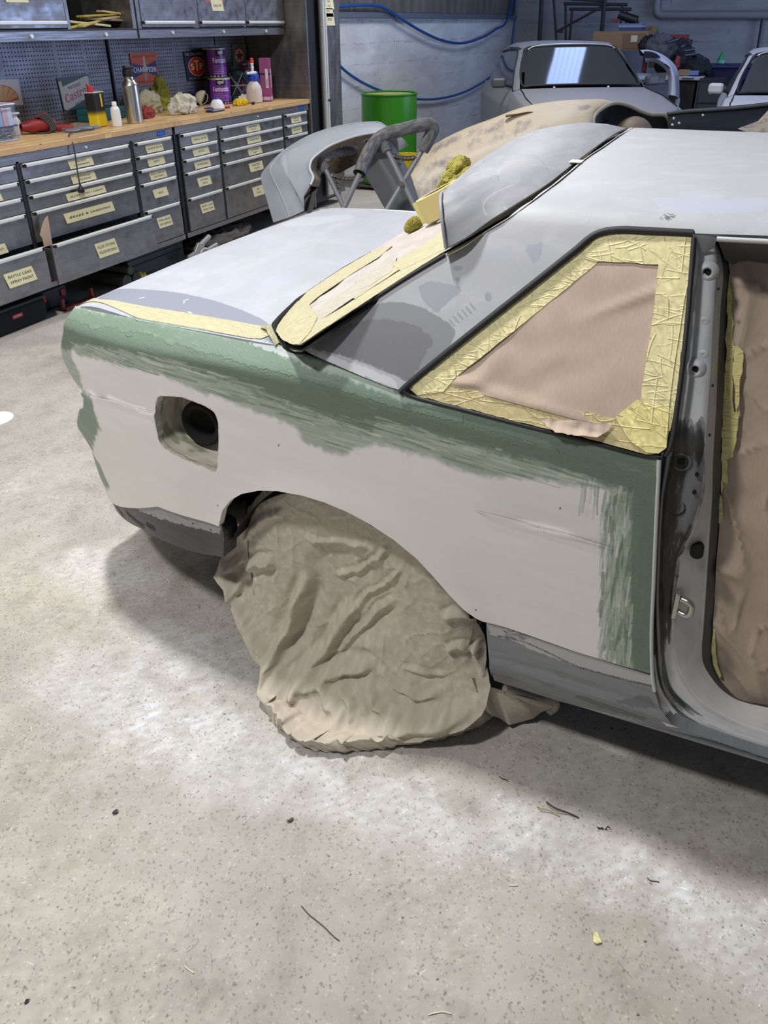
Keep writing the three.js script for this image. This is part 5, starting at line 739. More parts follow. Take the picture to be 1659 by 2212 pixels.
sign('cream and green motor oil sign with a red script name', [[138, 241], [199, 231], [191, 161], [122, 169]], (g, w, h) => {
  g.fillStyle = '#1f4a33'; g.fillRect(0, 0, w, h); g.fillStyle = '#d9d4c2'; g.beginPath(); g.moveTo(8, 90); g.lineTo(8, h - 16); g.lineTo(30, h - 6); g.lineTo(w - 6, 200); g.lineTo(w - 6, 14); g.lineTo(w - 26, 8); g.closePath(); g.fill(); g.fillRect(6, 30, 22, h - 50);
  g.save(); g.translate(w / 2, h / 2); g.rotate(-0.26); fitText(g, 'PATENT', 10, -48, 'bold 40px sans-serif', 110, '#26231f'); g.restore();
  g.save(); g.translate(w / 2 - 2, h / 2 + 24); g.rotate(-0.34); g.transform(1, 0, -0.12, 1, 0, 0); fitText(g, 'Castrol', 4, 22, 'italic bold 100px serif', 222, '#b3202a'); g.restore();
  g.save(); g.translate(w / 2 + 34, h - 66); g.rotate(-0.34); fitText(g, 'MOTOR OIL', 6, 16, 'bold 34px sans-serif', 130, '#26231f'); g.restore();
  g.save(); g.translate(26, 92); g.rotate(-0.35); fitText(g, 'WAKEFIELD', 60, 6, 'bold 22px sans-serif', 110, '#d9d4c2'); g.restore();
});
sign('orange and navy spark plug sign above the steel bottle', [[290, 185], [342, 182], [336, 113], [279, 115]], (g, w, h) => {
  g.fillStyle = '#cf5a2b'; g.fillRect(0, 0, w, h); g.fillStyle = '#1d2c6b'; g.beginPath(); g.moveTo(6, h * 0.3); g.lineTo(w / 2, h * 0.42); g.lineTo(w - 6, h * 0.24); g.lineTo(w - 6, h * 0.74); g.lineTo(w / 2, h * 0.6); g.lineTo(6, h * 0.78); g.fill();
  fitText(g, 'DEPENDABLE', 74, 40, 'bold 22px sans-serif', 100, '#2a1a14'); fitText(g, 'SPARK PLUGS', 184, 40, 'bold 22px sans-serif', 100, '#2a1a14'); fitText(g, 'CHAMPION', w / 2, h * 0.6, 'bold 66px sans-serif', 236, '#ece6d8'); fitText(g, 'SPARK   PLUGS', w / 2, h - 22, 'bold 26px sans-serif', 200, '#4a2114');
  g.fillStyle = '#bdbab2'; g.fillRect(w / 2 - 9, 34, 18, 60); g.fillRect(w / 2 - 14, 92, 28, 90); g.fillStyle = '#7b7a76'; g.fillRect(w / 2 - 16, 176, 32, 22); g.fillStyle = '#a4a29c'; g.fillRect(w / 2 - 10, 198, 20, 50);
});
sign('black oil treatment sign with a red oval beside the purple tins', [[405, 176], [452, 172], [444, 108], [395, 111]], (g, w, h) => {
  g.fillStyle = '#16172a'; g.fillRect(0, 0, w, h); fitText(g, 'OIL TREATMENT', w / 2, 44, 'bold 32px serif', 220, '#c9b98e'); g.fillStyle = '#d9d2bf'; g.beginPath(); g.ellipse(w / 2, h * 0.53, 96, 96, 0, 0, 7); g.fill(); g.fillStyle = '#c33a25'; g.beginPath(); g.ellipse(w / 2, h * 0.53, 90, 90, 0, 0, 7); g.fill();
  fitText(g, 'S', w / 2 - 50, h * 0.53 + 28, 'bold 84px sans-serif', 52, '#e9dfb8'); fitText(g, 'T', w / 2, h * 0.53 + 44, 'bold 150px sans-serif', 60, '#e9dfb8'); fitText(g, 'P', w / 2 + 50, h * 0.53 + 28, 'bold 84px sans-serif', 52, '#e9dfb8'); fitText(g, 'THE RACER\'S EDGE', w / 2, h - 18, 'bold 26px serif', 220, '#a99c78');
});
sign('green edged tin sign with a white disc and red star', [[503, 142], [533, 140], [530, 96], [500, 97]], (g, w, h) => {
  g.fillStyle = '#4d6651'; g.fillRect(0, 0, w, h); g.fillStyle = '#8a3a30'; g.beginPath(); g.ellipse(w / 2, h / 2, 108, 128, 0, 0, 7); g.fill(); g.fillStyle = '#b9b3a4'; g.beginPath(); g.ellipse(w / 2, h / 2 + 10, 84, 100, 0, 0, 7); g.fill();
  g.fillStyle = '#8f2b26'; g.beginPath(); for (let i = 0; i < 10; i++) { const a = -Math.PI / 2 + i * Math.PI / 5, r = i % 2 ? 32 : 82; g.lineTo(w / 2 + Math.cos(a) * r, h / 2 + 14 + Math.sin(a) * r * 1.15); } g.fill(); fitText(g, 'TEXACO', w / 2, h / 2 + 22, 'bold 34px sans-serif', 150, '#2c2a28');
});
// wall cupboards
const XU = -3.25, zU = (px) => at(px, 60, 0, XU).z;
function wallCupboard(label, z0, z1, doors, openBay) {
  const t = thing('wall_cupboard', label, 'cupboard'), w = Math.abs(z1 - z0), zc = (z0 + z1) / 2, d = XU - (XP - 0.02);
  put('back', box(0.01, 0.62, w - 0.01, XP - 0.01, 1.86, zc), steelDark, t); put('bottom', box(d, 0.012, w - 0.01, XU - d / 2, 1.606, zc), steelDark, t); put('top', box(d, 0.014, w - 0.01, XU - d / 2, 2.17, zc), steel, t);
  put('pelmet', box(0.014, 0.062, w - 0.008, XU - 0.008, 1.579, zc, 0.002), steel, t);
  const cuts = [z0, ...doors.flatMap((q) => [q[0], q[1]]), z1]; for (let i = 0; i < cuts.length; i += 2) { const a = cuts[i], b = cuts[i + 1]; put('upright', box(d, 0.57, Math.max(0.012, Math.abs(a - b) - 0.002), XU - d / 2, 1.89, (a + b) / 2, 0.002), steel, t); }
  doors.forEach(([a, b, o], i) => { if (o) return; const dr = put('door', box(0.014, 0.56, Math.abs(a - b) - 0.008, XU - 0.004, 1.896, (a + b) / 2, 0.002), steel, t); put('handle', box(0.016, 0.022, Math.abs(a - b) - 0.03, XU + 0.012, 1.645, (a + b) / 2 - 0.006, 0.006), alu, dr); put('handle_tip', box(0.018, 0.02, 0.014, XU + 0.012, 1.645, a - 0.008, 0.004), blackTip, dr); });
  return t;
}
const cupA = wallCupboard('steel wall cupboard at the left with one open bay full of sanding blocks', zU(-120), zU(296), [[zU(-118), zU(146)], [zU(154), zU(288), true]]);
const cupB = wallCupboard('steel wall cupboard with three closed doors above the paint tins', zU(299), -4.44, [[zU(307), zU(421)], [zU(431), zU(528)], [zU(533), zU(613)]]);
tapeLabel(cupA.children.find((o) => o.name === 'door'), ['Sanding', 'Sandpaper discs'], XU + 0.004, 1.80, zU(45), 0.16, 0.1);
tapeLabel(cupB.children.filter((o) => o.name === 'door')[1], ['Baby Soft'], XU + 0.004, at(472, 12, 0, XU).y, zU(473), 0.15, 0.075);
{ const d = cupB.children.filter((o) => o.name === 'door')[1]; put('sticker', box(0.001, 0.04, 0.25, XU + 0.0045, at(470, 0, 0, XU).y, zU(468), 0.0003), std(0x9a6068, 0.6), d); }
for (const [c, px, py] of [[cupA, 67, 78], [cupA, 228, 74], [cupB, 372, 70], [cupB, 482, 68], [cupB, 574, 67]]) { const p = at(px, py, 0, XU); put('lock', (() => { const g = new THREE.CylinderGeometry(0.011, 0.012, 0.012, 16); g.rotateZ(Math.PI / 2); g.translate(XU + 0.004, p.y, p.z); return g; })(), alu, c); }
{ // sanding blocks and strips in the open bay
  const base = [[160, 62, 0.34, 0.3, 0.012, '#b8a23a'], [175, 60, 0.36, -0.25, 0.014, '#cdbf8c'], [195, 58, 0.4, 0.42, 0.014, '#b9a866'], [215, 60, 0.32, -0.1, 0.016, '#8f7f6a'], [235, 60, 0.3, 0.2, 0.014, '#c2a57e'], [205, 54, 0.34, 0.12, 0.012, '#a8963a'], [245, 55, 0.26, -0.3, 0.012, '#c9b37c']];
  base.forEach(([px, py, l, a, h, c], i) => { const p = at(px, py, 0, XU - 0.12); const g = box(0.07, h, l, 0, 0, 0, 0.003); g.rotateX(a * 0.35); g.rotateY(a * 0.6); g.translate(XU - 0.13, 1.63 + i * 0.012, p.z - 0.05); tag(put('sanding_block', g, std(c, 0.85)), ['yellow', 'cream', 'straw coloured', 'brown', 'sandy', 'olive', 'pale tan'][i] + ' sanding block in the open cupboard bay', 'sanding block', 'sanding blocks in the cupboard bay'); });
}
// tall lockers at the end of the bench
{
  const t = thing('tall_locker', 'tall stainless locker standing at the far end of the bench with paper labels', 'locker');
  const za = -4.46, zb = at(735, 150, 0, XF).z;
  put('side', box(XF - XP + 0.02, 2.3, 0.02, (XF + XP) / 2, 1.2, za, 0.003), std(0xffffff, 1, 0.85, { map: steelTex, roughnessMap: steelRough }), t);
  put('carcass', box(0.46, 2.28, Math.abs(zb - za) - 0.02, XF - 0.27, 1.2, (za + zb) / 2 - 0.01, 0.004), steelDark, t);
  const zd = at(688, 0, 0, XF).z; put('edge', box(0.04, 2.3, 0.03, XF - 0.02, 1.2, za - 0.01, 0.003), steel, t);
  put('door', [box(0.02, 2.24, Math.abs(zb - zd), XF, 1.22, (zb + zd) / 2, 0.003)], steel, t);
  const ze = at(696, 100, 0, XF).z; const h = put('handle', [box(0.03, 2.2, 0.026, XF + 0.016, 1.22, ze, 0.005), box(0.014, 2.2, 0.02, XF + 0.03, 1.22, ze - 0.03, 0.004)], alu, t); put('lock', (() => { const g = new THREE.CylinderGeometry(0.012, 0.012, 0.02, 14); g.rotateZ(Math.PI / 2); g.translate(XF + 0.036, at(700, 217, 0, XF).y, ze - 0.03); return g; })(), blackTip, t);
  [[710, 8, ['TAPE', 'FILM'], 0.09], [709, 27, ['WAX', 'POLISH'], 0.07], [712, 42, ['PAPER'], 0.1]].forEach(([px, py, l, hh]) => { const p = at(px, py, 0, XF + 0.012); tapeLabel(t, l, XF + 0.0115, p.y, p.z, 0.18, hh); });
}

// ---------------------------------------------------------------- things on the bench
const onBench = (px, py) => at(px, py, 1, YW);
const clear = (c = 0xffffff) => new THREE.MeshPhysicalMaterial({ color: c, roughness: 0.15, transmission: 0.92, thickness: 0, ior: 1.2, side: THREE.DoubleSide });
const clothMat = (c) => std(c, 0.92);
{ const p = onBench(12, 304), t = thing('plastic_tub', 'clear plastic tub with bolts and swabs at the left end of the bench', 'tub', p.x - 0.02, YW, p.z);
  const sh = (w, d, y) => rounded([[-w, -d], [w, -d], [w, d], [-w, d]], 0.02, 4).map(([a, b]) => V(a, y, b)), R = [sh(0.068, 0.068, 0.001), sh(0.072, 0.072, 0.06), sh(0.078, 0.078, 0.2)].map((r) => rail([...r, r[0]], 48));
  put('wall', grid(48, 2, (s, q) => R[Math.round(q * 2)][Math.round(s * 48)], { closeU: true }), clear(0xeaf2ff), t);
  put('rim', [(() => { const g = tube(sh(0.078, 0.078, 0.2), 0.004, 60, 8, true); return g; })()], std(0xd8dcea, 0.3), t); put('blue_band', [tube(sh(0.0745, 0.0745, 0.082), 0.0035, 60, 8, true)], std(0x2f3a78, 0.4), t);
  const bolts = []; for (let i = 0; i < 60; i++) { const a = V(rr(-0.055, 0.055), rr(0.008, 0.05), rr(-0.055, 0.055)), d = V(rr(-1, 1), rr(-0.4, 0.4), rr(-1, 1)).setLength(0.022); bolts.push(rod(a, a.clone().add(d), 0.005, 6)); }
  const bo = put('bolts', bolts, std(0x8a8a8c, 0.4, 0.7), t); bo.userData.kind = 'stuff'; put('bottom', box(0.13, 0.003, 0.13, 0, 0.003, 0), std(0xdadfe8, 0.4), t);
  [[-0.03, 0x9ab0c4], [0.01, 0xd9a6a8], [0.045, 0xcfd2d6]].forEach(([z, c]) => put('packet', box(0.012, 0.1, 0.034, 0.045, 0.13, -z, 0.004), std(c, 0.5), t)); put('green_packet', box(0.05, 0.075, 0.1, 0, 0.2, 0.05, 0.004), std(0x2f6b4a, 0.5), t);
}
{ const p = onBench(60, 292); const t = thing('pump_bottle', 'small white pump bottle behind the plastic tub', 'bottle', p.x - 0.1, YW, p.z - 0.02); put('body', lathe([[0.001, 0], [0.024, 0], [0.025, 0.08], [0.012, 0.1], [0.012, 0.115], [0.03, 0.118], [0.03, 0.128], [0.001, 0.13]], 24), std(0xe9e8e4, 0.4), t); }
{ const p = onBench(92, 288), t = thing('heat_gun', 'red heat gun wrapped in its own grey lead on the bench', 'heat gun', p.x, YW, p.z), red = std(0x86201f, 0.5), grey = std(0x34353a, 0.6);
  const b = lathe([[0.001, -0.1], [0.036, -0.095], [0.043, -0.03], [0.042, 0.05], [0.03, 0.085], [0.024, 0.12], [0.02, 0.12]], 24); b.rotateX(Math.PI / 2); b.rotateY(-0.35); b.translate(-0.01, 0.044, 0.0);
  put('body', b, red, t); const h = box(0.05, 0.045, 0.15, 0, 0, 0, 0.02); h.rotateY(-1.0); h.translate(0.07, 0.028, -0.1); put('handle', h, red, t); const n = box(0.02, 0.02, 0.09, -0.02, 0.095, -0.05, 0.008); n.rotateX(0.2); put('top_rib', n, red, t);
  for (let i = 0; i < 4; i++) put('lead_loop', tube([V(-0.05, 0.02, 0.02 - i * 0.014), V(0.0, 0.098 + i * 0.004, 0.01 - i * 0.016), V(0.055, 0.05, -0.02 - i * 0.015), V(0.06, 0.012, -0.01 - i * 0.01), V(0, 0.006, 0.05 - i * 0.012)], 0.005, 50, 8, true), grey, t);
  const w = (px, py, x) => { const q = at(px, py, 0, x); return q.sub(t.position); };
  const e = w(173, 400, XF + 0.035); put('lead', tube([V(0.05, 0.03, -0.12), V(0.1, 0.012, -0.1), V(0.16, 0.006, -0.17), V(0.2, 0.008, -0.24), w(148, 284, XF - 0.08).setY(0.008), w(158, 312, XF + 0.018), w(163, 340, XF + 0.026), w(168, 375, XF + 0.03), e], 0.0045, 90, 8), grey, t);
  const pl = lathe([[0.001, 0], [0.006, 0.002], [0.009, 0.02], [0.018, 0.03], [0.021, 0.045], [0.019, 0.056], [0.001, 0.058]], 16); pl.rotateX(Math.PI); pl.translate(e.x, e.y + 0.012, e.z); put('plug', pl, blackTip, t);
}
{ const p = onBench(178, 282), t = thing('parts_case', 'flat clear parts case lying on the bench before the black and yellow tin', 'case', p.x, YW, p.z, 0.1); put('tray', box(0.11, 0.022, 0.26, 0, 0.011, 0, 0.006), clear(0xe8ecf4), t); put('lid', box(0.11, 0.006, 0.255, 0, 0.026, 0, 0.003), clear(0xf4f6fa), t); for (let i = 0; i < 4; i++) put('parts', box(0.085, 0.01, 0.045, 0, 0.011, -0.09 + i * 0.06, 0.003), std([0x9a9aa0, 0xd9d9dc, 0x77787e, 0xc4c4c8][i], 0.4, 0.3), t); }
{ const p = onBench(224, 274), t = thing('solvent_tin', 'black and yellow oblong tin with a red cap on the bench', 'tin', p.x - 0.03, YW, p.z + 0.01, 0.25);
  const m = std(0xffffff, 0.4, 0.1, { map: tex(canvas(256, 300, (g, w, h) => { const l = g.createLinearGradient(0, 0, 0, h); l.addColorStop(0, '#1e1e20'); l.addColorStop(0.5, '#26241f'); l.addColorStop(0.66, '#e6c51d'); l.addColorStop(1, '#eecb14'); g.fillStyle = l; g.fillRect(0, 0, w, h); g.fillStyle = '#e0c838'; g.fillRect(w * 0.55, 14, 44, 112); g.save(); g.translate(w * 0.55 + 32, 70); g.rotate(Math.PI / 2); fitText(g, 'DELTRON', 0, 0, 'bold 26px sans-serif', 104, '#1b1b1c'); g.restore(); g.save(); g.translate(w * 0.85, 190); g.rotate(Math.PI / 2); fitText(g, 'UNIVERSAL', 0, 0, 'bold 20px sans-serif', 90, '#2a2516'); g.restore(); })) });
  const g = box(0.075, 0.215, 0.125, 0, 0.1075, 0, 0.012), q = g.attributes.position, u = g.attributes.uv; for (let i = 0; i < q.count; i++) u.setXY(i, 0.5 - q.getZ(i) / 0.13, q.getY(i) / 0.215); put('can', g, m, t); put('rim', box(0.079, 0.006, 0.129, 0, 0.215, 0, 0.003), alu, t);
  put('cap', (() => { const c = lathe([[0.02, 0], [0.02, 0.036], [0.016, 0.042], [0.001, 0.042]], 20); c.translate(0, 0.217, 0.035); return c; })(), std(0xb02a2c, 0.5), t);
}
{ const p = onBench(254, 273), t = thing('white_bottle', 'small plain white plastic bottle beside the steel bottle', 'bottle', p.x, YW, p.z); put('body', lathe([[0.001, 0], [0.03, 0], [0.032, 0.004], [0.032, 0.1], [0.025, 0.12], [0.014, 0.128], [0.014, 0.132]], 28), std(0xe4e4e2, 0.35), t); put('cap', lathe([[0.016, 0.13], [0.016, 0.152], [0.014, 0.155], [0.001, 0.155]], 24), std(0xf0f0ee, 0.4), t); }
{ const p = onBench(232, 262), t = thing('tool_case', 'teal plastic tool case lying behind the black and yellow tin', 'case', p.x - 0.1, YW, p.z - 0.06, 0.1); put('shell', box(0.16, 0.085, 0.36, 0, 0.0425, 0, 0.014), std(0x1d5560, 0.5), t); put('lip', box(0.163, 0.008, 0.363, 0, 0.05, 0, 0.003), std(0x15424c, 0.5), t); }
{ const p = onBench(300, 266), t = thing('steel_bottle', 'tall brushed steel drinking bottle with a black lid', 'bottle', p.x - 0.03, YW, p.z); put('body', lathe([[0.001, 0], [0.052, 0], [0.055, 0.004], [0.055, 0.235], [0.053, 0.25], [0.038, 0.272], [0.034, 0.28], [0.034, 0.296]], 48), new THREE.MeshStandardMaterial({ color: 0xc8c4bc, metalness: 0.95, roughness: 0.27 }), t); put('lid', lathe([[0.036, 0.296], [0.038, 0.3], [0.038, 0.336], [0.034, 0.342], [0.001, 0.343]], 36), blackTip, t); const sp = box(0.03, 0.022, 0.09, 0.0, 0.352, 0.012, 0.008); sp.rotateX(-0.06); put('carry_loop', sp, blackTip, t); }
// the heap of gloves and rags, one thing each
const ragAt = (name, label, cat, px, py, sx, sy, sz, c, amp = 0.05, f = 9, seed = 1, dx = 0) => { const p = onBench(px, py), g0 = new THREE.SphereGeometry(1, 90, 60), q = g0.attributes.position; for (let i = 0; i < q.count; i++) if (q.getY(i) < -0.55) q.setY(i, -0.55); g0.scale(sx, sy, sz); g0.translate(p.x + dx, YW + sy * 0.55 + 0.004, p.z); const g = rumple(g0, amp, f, seed, 3), r = g.attributes.position; for (let i = 0; i < r.count; i++) if (r.getY(i) < YW + 0.001) r.setY(i, YW + 0.001 + 0.0005 * (i % 3)); g.computeVertexNormals(); return tag(put(name, g, clothMat(c)), label, cat); };
ragAt('work_glove', 'crumpled cream work glove at the left of the rag heap', 'glove', 345, 246, 0.06, 0.1, 0.11, 0xb9b498, 0.03, 9, 3, -0.09);
ragAt('yellow_cloth', 'yellow-green polishing cloth on top of the rag heap', 'cloth', 372, 238, 0.055, 0.16, 0.115, 0xa5a238, 0.03, 10, 5, -0.13);
ragAt('red_glove', 'dull red rubber glove lying behind the steel bottle', 'glove', 333, 256, 0.045, 0.045, 0.085, 0x8a3836, 0.022, 11, 8, -0.08);
ragAt('white_rag', 'large bundled white rag at the front of the rag heap', 'rag', 410, 246, 0.07, 0.085, 0.11, 0xc0bbab, 0.034, 8, 11, -0.05);
ragAt('white_rag', 'small twisted white rag tip beside the bundled rag', 'rag', 377, 248, 0.03, 0.05, 0.05, 0xc4c0b4, 0.018, 12, 14, 0.0);
{ const p = onBench(444, 228), t = thing('dust_mask', 'cream dust mask standing on edge before the lower purple tin', 'mask', p.x - 0.04, YW + 0.002, p.z, 0.5); const g = lathe([[0.062, 0], [0.058, 0.02], [0.045, 0.045], [0.024, 0.062], [0.001, 0.067]], 28); g.scale(1, 1, 0.85); g.rotateZ(1.15); g.translate(0.02, 0.055, 0); put('cup', g, std(0xd9d3bd, 0.9), t); put('strap', tube([V(0.02, 0.11, 0), V(0.06, 0.08, 0.02), V(0.05, 0.03, 0.05), V(0.0, 0.004, 0.07)], 0.002, 20, 6), std(0xe0dcc8, 0.8), t); }
{ const p = onBench(470, 237), t = thing('respirator_cup', 'white moulded mask cup with a blue knob lying on the phone', 'mask', p.x, YW + 0.012, p.z); put('cup', lathe([[0.056, 0.0], [0.057, 0.004], [0.05, 0.035], [0.036, 0.058], [0.018, 0.066], [0.001, 0.067]], 30), std(0xe8e9ec, 0.5), t); put('knob', box(0.03, 0.014, 0.036, 0, 0.072, 0, 0.006), std(0x2439a8, 0.4), t); put('blue_strap', box(0.05, 0.01, 0.09, -0.02, 0.005, 0.075, 0.004), std(0x22358f, 0.6), t); }
{ const p = onBench(463, 241), t = thing('mobile_phone', 'dark mobile phone lying flat at the front of the bench', 'phone', p.x + 0.01, YW, p.z, 0.05); put('body', box(0.075, 0.009, 0.16, 0, 0.005, 0, 0.004), std(0x1d2030, 0.3), t); put('screen', box(0.07, 0.001, 0.152, 0, 0.0097, 0, 0.0004), std(0x0b0c10, 0.08), t); }
{ const p = onBench(492, 234), t = thing('red_lighter', 'small red lighter lying before the lower purple tin', 'lighter', p.x, YW, p.z); put('body', box(0.02, 0.016, 0.055, 0, 0.008, 0, 0.006), std(0xb3222a, 0.4), t); put('cap', box(0.016, 0.013, 0.014, 0, 0.008, -0.034, 0.003), alu, t); }
{ const p = onBench(517, 228); ragAt('sachet', 'crumpled white and yellow sachet lying before the hose reel', 'packet', 520, 227, 0.04, 0.022, 0.06, 0xd9b52a, 0.03, 22, 21, 0); ragAt('sachet', 'crumpled white foil sachet lying on the yellow sachet', 'packet', 530, 222, 0.035, 0.03, 0.045, 0xe0dfd8, 0.03, 24, 24, -0.01); }
{ const p = onBench(547, 226), t = thing('small_battery', 'small copper topped battery lying by the sprayer bottle', 'battery', p.x, YW + 0.011, p.z, 0.3); const c = new THREE.CylinderGeometry(0.011, 0.011, 0.03, 16); c.rotateX(Math.PI / 2); put('cell', c, blackTip, t); const c2 = new THREE.CylinderGeometry(0.0112, 0.0112, 0.016, 16); c2.rotateX(Math.PI / 2); c2.translate(0, 0, -0.022); put('copper_end', c2, std(0xb06a3c, 0.3, 0.7), t); }
{ // purple filler tins
  const draw = (g, w, h) => { g.fillStyle = '#171419'; g.fillRect(0, 0, w, h); g.fillStyle = '#6c2f94'; g.fillRect(w * 0.30, 10, w * 0.48, h - 34); g.fillStyle = '#121014'; g.fillRect(w * 0.43, 14, w * 0.16, 52); fitText(g, 'upol', w * 0.51, 52, 'bold 46px sans-serif', w * 0.14, '#eee6f2'); fitText(g, 'Fantastic', w * 0.51, 128, 'bold 60px sans-serif', w * 0.34, '#f1e9f4'); g.fillStyle = 'rgba(235,215,245,0.5)'; for (let i = 0; i < 5; i++) g.fillRect(w * 0.38, 148 + i * 17, w * (0.16 + 0.08 * ((i * 7) % 3)), 5); g.fillStyle = '#c9bfce'; for (let i = 0; i < 8; i++) g.fillRect(w * 0.32 + i * w * 0.055, h - 18, w * 0.03, 10); };
  const m = std(0xffffff, 0.35, 0, { map: tex(canvas(1024, 256, draw)) });
  const tin = (label, x, y, z, turn, r, h) => { const t = thing('filler_tin', label, 'tin', x, y, z, turn); const c = new THREE.CylinderGeometry(r, r, h, 48, 1, true); c.translate(0, h / 2, 0); put('can', c, m, t); put('lid', lathe([[r + 0.003, h - 0.012], [r + 0.004, h], [r - 0.004, h + 0.004], [r - 0.008, h - 0.002], [0.001, h - 0.003]], 48), std(0xb9b6b2, 0.4, 0.3), t); put('base_rim', lathe([[0.001, 0.001], [r + 0.002, 0], [r + 0.002, 0.005]], 48), std(0x8f8d8a, 0.4, 0.5), t); return t; };
  const p = onBench(478, 221); tin('lower of the two stacked purple and black filler tins', -3.545, YW, -3.80, -2.43, 0.092, 0.205); tin('upper purple and black filler tin turned to show its dark side', -3.56, YW + 0.211, -3.79, -1.95, 0.092, 0.225);
}
{ // reel of blue air hose
  const p = onBench(518, 216), t = thing('hose_reel', 'coil of teal air hose on a clear reel standing behind the sprayer', 'hose reel', -3.55, YW + 0.128, -4.07); t.rotation.set(0, 0.55, 0.0); for (let i = 0; i < 9; i++) { const g = new THREE.TorusGeometry(0.115 - (i % 3) * 0.011, 0.007, 8, 48); g.translate(0, 0, 0.05 - i * 0.011); put('hose_turn', g, std(0x1c5a70, 0.45), t); } for (const z of [0.064, -0.056]) { const g = new THREE.TorusGeometry(0.122, 0.004, 8, 48); g.translate(0, 0, z); put('flange', g, std(0x2a2f52, 0.4), t); for (let k = 0; k < 3; k++) put('spoke', rod(V(Math.cos(k * 1.05) * 0.12, Math.sin(k * 1.05) * 0.12, z), V(-Math.cos(k * 1.05) * 0.12, -Math.sin(k * 1.05) * 0.12, z), 0.004), std(0x9aa0b0, 0.4), t); } }
{ const p = onBench(555, 222), t = thing('pump_sprayer', 'white pump sprayer bottle with a blue collar and red knob', 'sprayer', p.x - 0.02, YW, p.z); put('tank', lathe([[0.001, 0.002], [0.062, 0.002], [0.068, 0.01], [0.069, 0.1], [0.06, 0.135], [0.038, 0.165], [0.033, 0.175], [0.033, 0.19]], 40), std(0xcfc4bc, 0.4), t); put('collar', lathe([[0.036, 0.175], [0.042, 0.178], [0.042, 0.222], [0.036, 0.228], [0.001, 0.228]], 32), std(0x1d3fae, 0.4), t); put('head', [box(0.04, 0.022, 0.1, 0, 0.238, 0.012, 0.008), lathe([[0.014, 0.24], [0.011, 0.27], [0.016, 0.282], [0.01, 0.3], [0.016, 0.315], [0.001, 0.318]], 20)], std(0xdfe0e6, 0.4), t); put('nozzle', box(0.016, 0.016, 0.022, 0, 0.236, 0.07, 0.005), std(0xe8e8ea, 0.4), t); const h = box(0.022, 0.115, 0.02, 0, 0, 0, 0.007); h.rotateX(0.22); h.translate(0, 0.19, -0.072); put('trigger_grip', h, std(0x3d4fae, 0.4), t); put('knob', [lathe([[0.015, 0.316], [0.018, 0.324], [0.016, 0.338], [0.001, 0.34]], 18), box(0.014, 0.014, 0.04, 0, 0.347, 0, 0.006)], std(0xc8392a, 0.45), t); }
{ const draw = (wide) => (g, w, h) => { g.fillStyle = '#8e4474'; g.fillRect(0, 0, w, h); g.fillStyle = '#141216'; g.fillRect(wide ? w * 0.3 : 0, 4, wide ? w * 0.6 : w * 0.0, 46); if (wide) fitText(g, 'upol', w * 0.6, 40, 'bold 40px sans-serif', w * 0.5, '#efe6ee'); g.fillStyle = '#1c1420'; g.fillRect(0, 130, w, 14); g.fillStyle = '#d9cbd4'; g.fillRect(w * 0.58, 90, w * 0.3, 170); for (let i = 0; i < 16; i++) { g.fillStyle = '#2a2028'; g.fillRect(w * 0.62, 180 + i * 4, w * 0.22, i % 3 ? 1 : 2); } g.fillStyle = '#c9b6c4'; g.fillRect(w * 0.05, h - 44, w * 0.9, 30); };
  [['tall pink and black box of sealant behind the sprayer', 556, 216, -0.1, 0.32, true, 0.075], ['tall plain pink box of sealant right of the sprayer', 584, 219, -0.03, 0.345, false, 0.085]].forEach(([l, px, py, dx, h, wide, wd]) => { const p = onBench(px, py), t = thing('sealant_box', l, 'box', p.x + dx, YW, p.z, 0.35, 'sealant boxes'); const g = box(wd, h, wd, 0, h / 2, 0, 0.002); put('carton', g, std(0xffffff, 0.5, 0, { map: tex(canvas(128, 384, draw(wide))) }), t); put('top_flap', box(wd - 0.002, 0.002, wd - 0.002, 0, h + 0.0012, 0, 0.0008), std(0xa35a88, 0.5), t); }); }

// ---------------------------------------------------------------- under the bench
const onFloor = (px, py) => at(px, py, 1, 0);
{ const p = onFloor(40, 712), t = thing('tool_bag', 'black tool bag with a small red badge under the left cabinet', 'bag', -3.24, 0, p.z + 0.05); put('body', box(0.36, 0.155, 0.56, 0, 0.078, 0, 0.04), std(0x17181a, 0.85), t); put('rim', box(0.365, 0.02, 0.55, 0, 0.15, 0, 0.01), std(0x3a3f3a, 0.8), t); const q = at(38, 682, 0, -3.058); put('badge', box(0.004, 0.026, 0.075, 0.182, q.y, q.z - t.position.z, 0.001), std(0xffffff, 0.5, 0, { map: tex(canvas(96, 32, (g, w, h) => { g.fillStyle = '#b32326'; g.fillRect(0, 0, w, h); g.fillStyle = '#e8dada'; g.font = 'bold 18px sans-serif'; g.textAlign = 'center'; g.fillText('AUTOKIT', w / 2, 23); })) }), t); }
{ const p = onFloor(108, 670), t = thing('tool_crate', 'black tool crate with red latches beside the tool bag', 'crate', -3.32, 0, p.z); put('body', box(0.3, 0.14, 0.32, 0, 0.07, 0, 0.02), blackTip, t); for (const z of [0.05, -0.11]) put('latch', box(0.012, 0.045, 0.035, 0.154, 0.09, z, 0.004), std(0xa03430, 0.6), t); }
{ const p = onFloor(150, 655), t = thing('red_tray', 'faded red plastic tray frame lying by the bench foot', 'tray', -3.12, 0, p.z); put('lip', box(0.05, 0.022, 0.26, 0.03, 0.012, 0, 0.006), std(0x8f4a42, 0.7), t); for (const z of [0.125, -0.125]) put('upright', box(0.03, 0.07, 0.02, 0.02, 0.045, z, 0.006), std(0x8f4a42, 0.7), t); }
